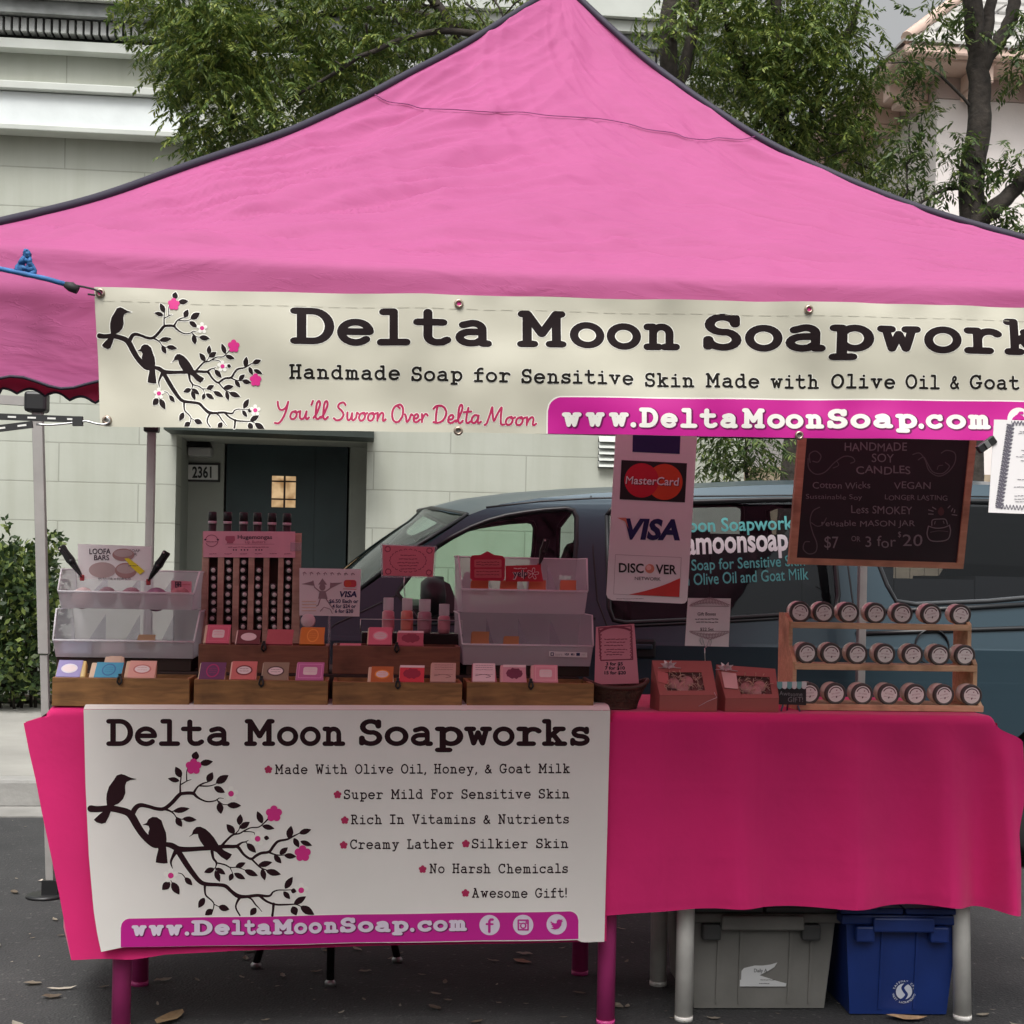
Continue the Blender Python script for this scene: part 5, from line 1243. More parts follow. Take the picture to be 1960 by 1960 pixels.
def lerp_tab2(tab, x):
    if x <= tab[0][0]: return tab[0][1]
    for (xa, va), (xb, vb) in zip(tab, tab[1:]):
        if x <= xb: k = (x-xa)/(xb-xa); return va+(vb-va)*k
    return tab[-1][1]
hemL = [(P(x, y, CLF).x, P(x, y, CLF).z) for x, y in [(45,1839),(136,1838),(199,1837),(229,1833),(272,1826),(420,1818),(640,1812),(900,1806),(1165,1800)]]
hemR = [(P(x, y, CLF).x, P(x, y, CLF).z) for x, y in [(1150,1753),(1180,1751),(1320,1743),(1450,1736.5),(1581,1739),(1680,1735),(1772,1733.5),(1855,1742),(1905,1750),(1948,1758)]]
lL = edge([(100,1353),(45,1384),(56,1440),(68,1492),(79.5,1552),(96,1631),(114,1717.5),(136,1837)])
lR = edge([(1164,1357),(1160,1800)])
def ripL(x, z, k): return -.004*k+.006*math.sin(x*7+1)*k+.012*math.exp(-((x+.70)/.05)**2)*k
cloth('tablecloth', 'magenta cloth on the longer table hanging behind the white lettered banner', lL, lR, hemL, ripL, -.862, .70, 1)
rL = edge([(1150,1357),(1150,1760)])
rR = edge([(1896,1367),(1921,1380),(1946,1393),(1957,1408),(1960,1470),(1959,1540),(1948,1592),(1951,1662),(1946,1757)])
def ripR(x, z, k):
    r = -.006*k
    for c, w, a in ((.92,.10,.010),(1.06,.05,-.008),(1.22,.09,.012),(1.40,.06,-.014),(1.55,.10,.012),(1.68,.05,-.012),(1.78,.05,.016),(1.86,.03,-.014)): r += 2.6*a*math.exp(-((x-c-(.03*k))/w)**2)*(.25+.75*k)*min(1, k*6)
    for c in (.86, 1.14, 1.42, 1.70): r -= .0014*math.exp(-((x-c)/.007)**2)
    for c in (.50, .70): r -= .0010*math.exp(-((z-c)/.006)**2)
    r += .0018*sm(.955, .965, k)
    return r+.003*math.sin(x*31+z*5)*k+.006*mnoise.noise((x*6, z*3, 2))*k
cloth('tablecloth', 'plain magenta cloth on the shorter table under the candle rack', rL, rR, hemR, ripR, .70, 1.842, 2)

# ------------------------------------------------------------------ lettered table banner
m_tvinyl = M('white_vinyl_sheet', (.74, .71, .67), .5, .03, 4, .06, 10)
TBY = 4.035
def tbrip(x, z):
    k = max(0, (.9-z)/.65); return .003*math.sin(x*8+1)*k+.0025*math.sin(x*17+z*7)*k
tm_ = pmap(TBY, tbrip)
tbn = thing('table_banner', 'white banner with birds and bullet list hanging over the magenta cloth front', 'banner', tuple(P(660, 1810, TBY)))
mb = MB()
TLx = [(1357,160),(1500,163.5),(1640,170),(1745,179),(1790,186),(1823,193)]
def leftx(y):
    for (ya, xa), (yb, xb) in zip(TLx, TLx[1:]):
        if y <= yb: return xa+(xb-xa)*(y-ya)/(yb-ya)
    return TLx[-1][1]
def tbot(x): return 1823-max(0, min(1, (x-193)/45))*9-(x-193)*.0165+ (5 if x > 1108 else 0)*min(1, max(0, (x-1105)/10))
def sheet(u, v):
    y0 = 1358+u*2; xr0 = 1168-v*11; 
    yb_ = tbot(193+(1157-193)*u); y = y0+(yb_-y0)*v
    x = leftx(y)+(xr0-leftx(y))*u
    return tm_(x, y, 0)
mb.grid(sheet, 110, 50)
# strip folded back over the table edge
a0, a1 = tm_(160, 1358), tm_(1168, 1360)
mb.grid(lambda u, v: (a0.x+(a1.x-a0.x)*u, (a0.y)+(v*.25), a0.z+(a1.z-a0.z)*u+.012*math.sin(min(1, v*6)*math.pi/2)+.001), 20, 12)
art(mb, tm_, lambda x, y: (tf_low(x, y)[0], min(tf_low(x, y)[1], 1754)), 1, 3, 2, halo=1.2)
T2 = [('D',203,255),('e',258,301),('l',304,345),('t',346,391),('a',396,440),('M',467,527),('o',530,571),('o',574,614),('n',617,661),('S',687,732),('o',736,782),('a',786,829),('p',832,887),('w',888,942),('o',943,985),('r',988,1037),('k',1037,1086),('s',1091,1129)]
for ch, a, b in T2: tw_glyph(mb, tm_, ch, a-1, b+1, 1429, 54, 12, 2, L1, 0)
for ch, a, b in T2: tw_glyph(mb, tm_, ch, a, b, 1428, 52, 9.2, 1, L2, 0)
BL = [('Made With Olive Oil, Honey, & Goat Milk',526,1091,1482,513.7,1473),('Super Mild For Sensitive Skin',658,1090,1530,646,1521),('Rich In Vitamins & Nutrients',671.5,1089,1578,660,1570),('Creamy Lather',670,869,1625.5,657.7,1617.7),('Silkier Skin',903,1088,1624,891.7,1615),('No Harsh Chemicals',822,1087,1672,809,1664),('Awesome Gift!',903,1085,1718.5,891,1709.6)]
for tx, a, b, y, fx, fy in BL:
    tw_text(mb, tm_, tx, a, b, y, 19, 2.7, 1, L2, -.0035, gap=14, space=74)
    for k in range(5):
        an = R_(72*k-90); disc(mb, tm_, fx+4.4*math.cos(an), fy+4.4*math.sin(an), 3.4, 3.4, 5, L2, 10)
    disc(mb, tm_, fx, fy, 3, 3, 5, L2, 10)
pt2 = lambda x: 1758-(x-250)*.0166; pb2 = lambda x: 1813-(x-231)*.0185
bar(mb, tm_, 229, 1109, lambda x: pt2(x)-2, lambda x: pb2(x)+.2, 20, 2, L1, True); bar(mb, tm_, 231, 1107, pt2, pb2, 18, 4, L2, True)
U2 = [('w',252,281),('w',285,314),('w',318,349),('.',354,362),('D',366,407),('e',411,440),('l',443,468),('t',468,490),('a',491,520),('M',522,562),('o',563,588),('o',591,616),('n',620,648),('S',651,681),('o',685,715),('a',718,748),('p',750,782),('.',785,793),('c',799,827),('o',829,857),('m',859,894)]
def u2b(x): return 1792-(x-252)*.0165
for ch, a, b in U2: tw_glyph(mb, tm_, ch, a+.7, b+2.4, u2b(a)+2.2, 30.5, 8.8, 8, L3, -.016)
m_lilac = M('print_lilac', (.66, .58, .68), .45)
for ch, a, b in U2: tw_glyph(mb, tm_, ch, a, b, u2b(a), 29, 6.4, 9, L4, -.016)
icons(mb, tm_, ((937,1770.5),(1001,1769.5),(1065,1768.5)), 19.5, 9, 4, L3)
m_tbrown = M('print_umber', (.022, .006, .009), .6, spec=.15)
part(mb, 'sheet', [m_tvinyl, m_tbrown, m_halo, m_flower, m_mag, m_red, m_black, m_blackp, m_magd, m_lilac], tbn)

# ------------------------------------------------------------------ totes under the shorter table
m_greyt = M('grey_tote', (.19, .183, .168), .5, .12, 8, .05, 80)
m_greyd = M('grey_tote_lid', (.06, .06, .06), .5, .1, 8)
m_bluet = M('blue_tote', (.010, .032, .17), .42, .12, 8, .04, 80)
m_sticker = M('torn_sticker', (.62, .62, .62), .6)
def tote(name, label, fl, fr, zt, dep, mat, lidmat, yaw=0):
    """fl, fr = ground points of the front bottom corners"""
    t = thing(name, label, 'tote', tuple(((fl+fr)/2)+Vector((0, dep/2, 0))))
    w = (fr-fl).length; ex = (fr-fl).normalized(); ey = Vector((-ex.y, ex.x, 0)); o = fl
    def q(x, y, z): return o+ex*x+ey*y+Vector((0, 0, z))
    fl_ = .022; zl = zt-.075
    mb = MB()
    def ring(z, g): return [q(-g, -g, z), q(w+g, -g, z), q(w+g, dep+g, z), q(-g, dep+g, z)]
    def loft(za, ga, zb_, gb):
        a, b = ring(za, ga), ring(zb_, gb); i = len(mb.v); mb.v += a+b
        for k in range(4): mb.f.append([i+k, i+(k+1) % 4, i+4+(k+1) % 4, i+4+k]); mb.mi.append(0)
    loft(.004, 0, zl, fl_); a = ring(.004, 0); i = len(mb.v); mb.v += a; mb.f.append([i+3, i+2, i+1, i]); mb.mi.append(0)
    # ribs on the front
    for k in (.17, .34, .72, .88) if 'grey' in label else (.30, .66):
        x = w*k; g = fl_; mb.hexa([q(x-.004, -.006, .02), q(x+.004, -.006, .02), q(x+.004, -g-.006, zl-.01), q(x-.004, -g-.006, zl-.01)], ey*.02)
    body = part(mb, 'body', mat, t)
    mb = MB(); rimg = .04
    mb.hexa([q(-rimg, -rimg, zl), q(w+rimg, -rimg, zl), q(w+rimg, -rimg, zl+.03), q(-rimg, -rimg, zl+.03)], ey*(dep+2*rimg)); part(mb, 'rim', mat, t, bevel=.006)
    for k in (.10, .86):
        x = w*k; mb = MB(); mb.hexa([q(x-.028, -rimg+.002-.012, zl-.05), q(x+.028, -rimg-.012, zl-.05), q(x+.028, -rimg-.012, zl-.002), q(x-.028, -rimg-.012, zl-.002)], ey*.03); part(mb, 'latch_lug', lidmat, t, bevel=.006)
    for sgn in (0, 1):
        mb = MB(); x0, x1 = (-rimg-.004, w/2-.004) if sgn == 0 else (w/2+.004, w+rimg+.004)
        mb.hexa([q(x0, -rimg-.006, zl+.033), q(x1, -rimg-.006, zl+.033), q(x1, -rimg-.006, zl+.052), q(x0, -rimg-.006, zl+.052)], ey*(dep+2*rimg+.012))
        xs0, xs1 = x0+(x1-x0)*.12, x1-(x1-x0)*.12
        for yk in (.12, .55): mb.hexa([q(xs0, dep*yk, zl+.0525), q(xs1, dep*yk, zl+.0525), q(xs1, dep*yk, zl+.062), q(xs0, dep*yk, zl+.062)], ey*dep*.33)
        part(mb, 'lid', lidmat, t, bevel=.004)
    mb = MB(); mb.hexa([q(w*.17, -rimg-.018, zl-.018), q(w*.80, -rimg-.018, zl-.018), q(w*.80, -rimg-.018, zl+.026), q(w*.17, -rimg-.018, zl+.026)], ey*.016); part(mb, 'front_lip', mat, t, bevel=.006)
    slope = fl_/zl
    fmap = frame_map(q(0, -.0065, .004), ex, Vector((0, 0, 1)), -ey)
    # rows run upward here: y = height
    def mp(x, y, l): return q(x, -y*slope-.003-l, y)
    return t, body, mp, w
gl, gr = G(1328, 1932), G(1577, 1932)
t, body, mp, w = tote('storage_tote', 'grey lidded tote with a torn white sticker under the shorter table', gl, gr, .345, .40, m_greyt, m_greyd)
sx = lambda px: (px-1328)/249*w; sz = lambda py: (1932-py)*1.3/ (1932-1107)*1.0
mb = MB(); poly(mb, mp, [(sx(x), sz(y)) for x, y in [(1413,1886),(1501,1886),(1502,1880),(1480,1874),(1462,1868),(1450,1864),(1465,1856),(1478,1848),(1483,1839),(1470,1843),(1455,1845),(1440,1845),(1420,1850),(1413,1858)]], 0, .002)
def up_mp(x, y, l): return mp(x, -y, l)
bf_text(mb, up_mp, 'Daily A', sx(1439), sx(1464), -sz(1858), sz(0)-sz(7), 1, .003, bold=.0); squiggle(mb, up_mp, sx(1452), sx(1480), -sz(1873), .004, 1, .003, .0016); squiggle(mb, up_mp, sx(1450), sx(1470), -sz(1880), .004, 1, .003, .0016)
part(mb, 'sticker', [m_sticker, m_black], body)
gl, gr = G(1626, 1943), G(1811, 1944)
t, body, mp, w = tote('storage_tote', 'dark blue lidded tote with a round white emblem under the shorter table', gl, gr, .355, .46, m_bluet, m_bluet)
m_emb = M('emblem_white', (.6, .64, .72), .5)
mb = MB(); ccx = (1727-1626)/185*w; ccz = (1943-1895)*1.3/(1943-1112)
um = lambda x, y, l: mp(x, -y, l)
ss = w/185
disc(mb, um, ccx, -ccz, 15.5*ss, 15.5*ss, 0, .002, 28)
stroke(mb, um, [(ccx+a*ss, -ccz+b*ss) for a, b in catmull([(7,-17),(1,-13),(-3,-7),(1,0),(5,6),(1,13),(-5,17)], 4)], 5.5*ss, 1, .0026)
def ringtext(s, r, a0, a1, flip):
    for i, ch in enumerate(s):
        if ch == ' ': continue
        a = R_(a0+(a1-a0)*i/(len(s)-1)); vs, fs, ad = bglyph(ch, .02); k = 5.6*ss; ox = (max(v[0] for v in vs)+min(v[0] for v in vs))/2
        out = []
        for u, v in vs:
            u, v = (u-ox)*k, (v-.35)*k
            if flip: rx, ry = math.sin(a)*0, 0
            rr = r*ss+(v if not flip else -v); uu = u if not flip else u
            ex_, ey_ = math.sin(a), math.cos(a)      # outward, clockwise from up
            tx, ty = (math.cos(a), -math.sin(a)) if not flip else (-math.cos(a), math.sin(a))
            out.append((ccx+ex_*rr+tx*uu, -ccz-(ey_*rr+ty*uu)))
        ll = .002+micro(); mb.add([um(x, y, ll) for x, y in out], fs, 0)
ringtext('SAFEWAY CPS', 20, -72, 72, False); ringtext('WEST SACRAMENTO', 21, 252, 108, True)
part(mb, 'emblem', [m_emb, m_bluet], body)

# black stool behind the longer table: four splayed legs with pale feet
stl = thing('stool', 'black legged stool behind the longer table, feet showing below its banner', 'stool', (-.1, 4.95, 0))
mb = MB(); mb.lathe([(0,.60),(.17,.60),(.18,.615),(.17,.64),(0,.645)], (-.09, 4.82, 0), (0,0,1), 24); part(mb, 'seat', m_black, stl)
m_foot = M('stool_foot', (.4, .4, .4), .4, metal=.6)
for px, py, tx, ty in ((490,1853,-.16,4.80),(632,1887,-.09,4.70),(760,1842,-.02,4.80),(625,1818,-.09,4.92)):
    g = G(px, py); mb = MB(); mb.tube([(g.x, g.y, .018), (tx, ty, .60)], .0125, 10); L = part(mb, 'leg', m_black, stl)
    mb = MB(); mb.lathe([(0,0),(.017,0),(.018,.012),(.012,.02),(0,.02)], (g.x, g.y, 0), (0,0,1), 14); part(mb, 'foot', m_foot, L)

# dry leaves and litter on the road
m_lit = leaf_mat('dry_leaf', (.16, .12, .085), (.30, .25, .19), (.42, .38, .31))
mb = MB(); rl = random.Random(41)
def scrap(mb, p, L, w, rnd, curl=.35):
    a = rnd.uniform(0, 6.28); d = Vector((math.cos(a), math.sin(a), 0)); s = Vector((-d.y, d.x, 0)); n = 5; o = len(mb.v)
    for i in range(n+1):
        t = i/n; h = math.sin(math.pi*t)**.8*w/2*rnd.uniform(.7, 1.2); z = .004+L*curl*abs(t-.5)**1.5*rnd.uniform(.3, 1.2)
        c = p+d*L*(t-.5)
        mb.v += [c+s*h+Vector((0, 0, z+h*curl)), c+Vector((0, 0, z)), c-s*h+Vector((0, 0, z+h*curl*.6))]
    for i in range(n):
        b = o+3*i; mb.f += [[b, b+1, b+4, b+3], [b+1, b+2, b+5, b+4]]; mb.mi += [0, 0]
for k in range(900):
    x, y = rl.uniform(-3, 4.5), rl.uniform(3.6, 7.6); s = rl.choice((.008, .012, .02, .03, .045, .06))
    scrap(mb, Vector((x, y, 0)), s, s*rl.uniform(.2, .6), rl)
for k in range(600):
    x, y = rl.uniform(-4.5, 4.5), rl.uniform(12.0, 12.34); s = rl.uniform(.03, .08)
    scrap(mb, Vector((x, y, .15)), s, s*.4, rl)
solo(mb, 'leaf_litter', m_lit, 'dry leaf scraps scattered over the asphalt and along the planting bed', 'leaf litter', kind='stuff')
for px, py, L, w, lab, c in ((325,1953,.16,.07,'large curled brown leaf on the road at the bottom left',(.30,.20,.10)),(1000,1843,.07,.04,'brown leaf on the road below the magenta address bar',(.25,.15,.10)),(1735,1953,.12,.05,'flat tan cardboard scrap on the road below the blue tote',(.42,.27,.15)),(85,1687,.06,.03,'pale leaf on the road beside the black frame foot',(.5,.45,.38)),(118,1895,.09,.02,'pale dry leaf on the road left of the pink table leg',(.45,.4,.33))):
    mb = MB(); g = G(px, py); scrap(mb, g, L, w, rl, .25); solo(mb, 'fallen_leaf', M('leaf_brown', c, .8, .25, 40), lab, 'leaf', group='larger litter on the road')
# ------------------------------------------------------------------ crates, risers, bins
def wood_mat(name, c1, c2, rough=.6):
    m = M(name, c1, rough); nt = m.node_tree; b = nt.nodes['Principled BSDF']; tc = nt.nodes['Texture Coordinate']
    mp_ = nt.nodes.new('ShaderNodeMapping'); mp_.inputs['Scale'].default_value = (1.2, 9, 9); nt.links.new(tc.outputs['Object'], mp_.inputs[0])
    n = nt.nodes.new('ShaderNodeTexNoise'); n.inputs['Scale'].default_value = 7; n.inputs['Detail'].default_value = 7; n.inputs['Distortion'].default_value = 1.2; nt.links.new(mp_.outputs[0], n.inputs[0])
    n2 = nt.nodes.new('ShaderNodeTexNoise'); n2.inputs['Scale'].default_value = 9; n2.inputs['Detail'].default_value = 3; nt.links.new(tc.outputs['Object'], n2.inputs[0])
    r = nt.nodes.new('ShaderNodeValToRGB'); r.color_ramp.elements[0].color = (*c1, 1); r.color_ramp.elements[1].color = (*c2, 1); r.color_ramp.elements[0].position = .3; r.color_ramp.elements[1].position = .7; nt.links.new(n.outputs[0], r.inputs[0])
    r2 = nt.nodes.new('ShaderNodeValToRGB'); r2.color_ramp.elements[0].color = (.35, .32, .30, 1); r2.color_ramp.elements[1].color = (1, 1, 1, 1); r2.color_ramp.elements[0].position = .28; r2.color_ramp.elements[1].position = .5; nt.links.new(n2.outputs[0], r2.inputs[0])
    mx = nt.nodes.new('ShaderNodeMix'); mx.data_type = 'RGBA'; mx.blend_type = 'MULTIPLY'; mx.inputs[0].default_value = .75
    nt.links.new(r.outputs[0], mx.inputs[6]); nt.links.new(r2.outputs[0], mx.inputs[7]); nt.links.new(mx.outputs[2], b.inputs['Base Color'])
    return m
m_crate = wood_mat('stained_crate', (.19, .088, .028), (.35, .17, .055))
m_cratet = wood_mat('red_stained_crate', (.16, .06, .035), (.24, .095, .05))
m_rackw = wood_mat('rack_wood', (.44, .28, .21), (.56, .38, .29))
m_pine = wood_mat('pine_rack', (.60, .38, .21), (.78, .54, .32))
m_riser = M('dark_riser', (.03, .016, .012), .8)
def X_(px, py, Y): return P(px, py, Y).x
def Z_(px, py, Y): return P(px, py, Y).z
def crate(label, px0, px1, ytop, ybot, Y, dep, mat, zb=None):
    pm = (px0+px1)/2; x0, x1 = X_(px0, ytop, Y), X_(px1, ytop, Y); zt = Z_(pm, ytop, Y); zb = CZ+.0005 if zb is None else zb
    t = thing('soap_crate', label, 'crate', ((x0+x1)/2, Y+dep/2, zb), 'wooden soap crates'); th_ = .010
    mb = MB(); mb.box((x0, Y, zb), (x1, Y+th_, zt)); part(mb, 'front_board', mat, t, bevel=.0018)
    mb = MB(); mb.box((x0, Y+dep-th_, zb), (x1, Y+dep, zt)); part(mb, 'back_board', mat, t)
    for xa in (x0, x1-th_):
        mb = MB(); mb.box((xa, Y+th_+.0005, zb), (xa+th_, Y+dep-th_-.0005, zt)); part(mb, 'side_board', mat, t)
    mb = MB(); mb.box((x0+th_+.0005, Y+th_+.0005, zb+.002), (x1-th_-.0005, Y+dep-th_-.0005, zb+.01)); part(mb, 'bottom', m_riser, t)
    hx = x0+(x1-x0)*(.50 if px0 > 150 else .49); mb = MB()
    mb.tube([(hx, Y-.004, zt-.018), (hx-.006, Y-.006, zt-.010), (hx-.004, Y-.003, zt+.003), (hx+.004, Y-.003, zt+.003), (hx+.006, Y-.006, zt-.010), (hx, Y-.004, zt-.018)], .0028, 6)
    mb.box((hx-.004, Y-.004, zt), (hx+.004, Y+.014, zt+.012)); part(mb, 'hook', m_black, t)
    return t, zt
YF, YU = 4.066, 4.245
C1, zt1 = crate('wooden crate of three soaps under the clear bins at the left end', 100, 363, 1298, 1352, YF, .165, m_crate)
C2, zt2 = crate('front wooden crate with four soaps below the lip balm rack', 371.5, 628, 1302, 1355, YF, .165, m_crate)
C3, zt3 = crate('front wooden crate with orange, red and beige soaps', 637, 885, 1306, 1358, YF, .165, m_crate)
C4, zt4 = crate('wooden crate of pink soaps under the clear bins next to the basket', 894, 1137, 1307, 1357, YF, .165, m_crate)
zR = Z_(500, 1287, YU)-.002
mb = MB(); mb.box((X_(104, 1280, YF)+.01, YF+.175, CZ), (X_(1133, 1280, YF)-.01, 4.685, zR)); solo(mb, 'display_riser', m_riser, 'dark stained riser board behind the row of front crates', 'riser', bevel=.003)
CU2, ztu2 = crate('upper red stained crate holding soaps in front of the lip balm rack', 380, 629, 1235, 1287, YU, .15, m_cratet, zR+.0005)
CU3, ztu3 = crate('upper red stained crate with two pink soaps before the lotion bottles', 637, 881, 1237, 1286, YU, .15, m_cratet, zR+.0005)
# frosted bins
def frost(name, col, tf):
    m = bpy.data.materials.new(name); m.use_nodes = True; nt = m.node_tree; b = nt.nodes['Principled BSDF']; b.inputs['Base Color'].default_value = (*col, 1); b.inputs['Roughness'].default_value = .35
    t = nt.nodes.new('ShaderNodeBsdfTransparent'); t.inputs[0].default_value = (.95, .95, .97, 1); tl = nt.nodes.new('ShaderNodeBsdfTranslucent'); tl.inputs[0].default_value = (*col, 1)
    m1 = nt.nodes.new('ShaderNodeMixShader'); m1.inputs[0].default_value = .4; m2 = nt.nodes.new('ShaderNodeMixShader'); m2.inputs[0].default_value = tf
    nt.links.new(b.outputs[0], m1.inputs[1]); nt.links.new(tl.outputs[0], m1.inputs[2]); nt.links.new(m1.outputs[0], m2.inputs[1]); nt.links.new(t.outputs[0], m2.inputs[2]); nt.links.new(m2.outputs[0], nt.nodes['Material Output'].inputs[0])
    return m
m_frostf = frost('frosted_front', (.78, .77, .78), .46); m_edge = frost('bright_edge', (.92, .91, .93), .15); m_frost = frost('frosted_plastic', (.78, .76, .79), .58); m_clear = frost('clear_plastic', (.6, .6, .64), .85)
def bin_(label, x0, x1, Yf, zb, zl, zt, dep, wt=.0):
    t = thing('stacking_bin', label, 'bin', ((x0+x1)/2, Yf+dep/2, zb), 'clear stacking bins'); e = .0022; fi = .022; ti = .075
    prof = [(Yf+fi, zb), (Yf, zl), (Yf+ti*.3, zl+.004), (Yf+ti, zt), (Yf+dep, zt), (Yf+dep, zb)]
    tap = .012
    def sx(z): return tap*(1-min(1, (z-zb)/(zt-zb)))
    mb = MB()
    mb.hexa([(x0+sx(zb), Yf+fi, zb), (x1-sx(zb), Yf+fi, zb), (x1-sx(zl), Yf, zl), (x0+sx(zl), Yf, zl)], (0, e, 0)); part(mb, 'front_panel', m_frostf, t)
    for xa, sg in ((x0, 1), (x1, -1)):
        mb = MB(); tri = tessellate_polygon([[Vector((a, b, 0)) for a, b in prof]]); n = len(prof)
        A = [(xa+sg*sx(z), y, z) for y, z in prof]; B = [(a[0]+sg*e, a[1], a[2]) for a in A]
        mb.add(A+B, [tuple(q) for q in tri]+[tuple(i+n for i in q) for q in tri]+[(i, (i+1) % n, (i+1) % n+n, i+n) for i in range(n)]); part(mb, 'side_panel', m_frost, t)
    mb = MB(); mb.box((x0+e, Yf+dep-e, zb), (x1-e, Yf+dep, zt)); part(mb, 'back_panel', m_frost, t)
    mb = MB(); mb.box((x0+tap+e, Yf+fi+e, zb), (x1-tap-e, Yf+dep-e*1.2, zb+e)); part(mb, 'base', m_frost, t)
    mb = MB(); mb.tube([(x0+sx(zl), Yf-.001, zl), (x1-sx(zl), Yf-.001, zl)], .003, 6); mb.tube([(x0, Yf+dep, zt), (x0, Yf+ti, zt), (x0+sx(zl), Yf, zl+.002)], .0025, 6); mb.tube([(x1, Yf+dep, zt), (x1, Yf+ti, zt), (x1-sx(zl), Yf, zl+.002)], .0025, 6); mb.tube([(x0, Yf+dep, zt), (x1, Yf+dep, zt)], .0025, 6); part(mb, 'rim', m_edge, t)
    for k in (1, 2, 3):
        x = x0+(x1-x0)*k/4; mb = MB(); mb.hexa([(x, Yf+fi+.004, zb+e), (x, Yf+.006, zl-.004), (x, Yf+dep-.01, zt-.02), (x, Yf+dep-.01, zb+e)], (.0015, 0, 0)); part(mb, 'divider', m_clear, t)
    return t
YB = 4.235
zl1b = Z_(235, 1259, YB+.02)
B1 = bin_('lower frosted bin stacked over the left end crate, nearly empty', X_(96, 1225, YB), X_(376, 1228, YB), YB, zl1b, Z_(235, 1227, YB), Z_(235, 1168, YB+.07), .30)
B2 = bin_('upper frosted bin of loofah soaps at the left with the clamped card', X_(104, 1131, YB), X_(374, 1137, YB), YB+.015, Z_(240, 1166, YB+.03), Z_(240, 1134, YB+.01), Z_(240, 1092, YB+.09), .27)
B3 = bin_('lower frosted bin over the crate beside the basket, payment label on its lip', X_(880, 1234, YB), X_(1140, 1236, YB), YB, Z_(1000, 1274, YB+.02), Z_(1000, 1235, YB), Z_(1000, 1176, YB+.07), .30)
B4 = bin_('upper frosted bin with orange soaps and red cards next to the card sign', X_(880, 1129, YB), X_(1131, 1133, YB), YB+.015, Z_(1000, 1174, YB+.03), Z_(1000, 1130, YB+.01), Z_(1000, 1067, YB+.09), .27)
# bins 1 and 3 stand on low blocks so their bases meet the riser
for bx0, bx1, zt_, lab in ((X_(108, 1260, YB+.03), X_(366, 1260, YB+.03), zl1b, 'dark block carrying the left pair of bins'), (X_(892, 1274, YB+.03), X_(1128, 1274, YB+.03), Z_(1000, 1274, YB+.02), 'dark block carrying the bins beside the basket')):
    mb = MB(); mb.box((bx0, YB+.03, zR+.0005), (bx1, YB+.28, zt_-.0005)); solo(mb, 'support_block', m_riser, lab, 'block', bevel=.002)

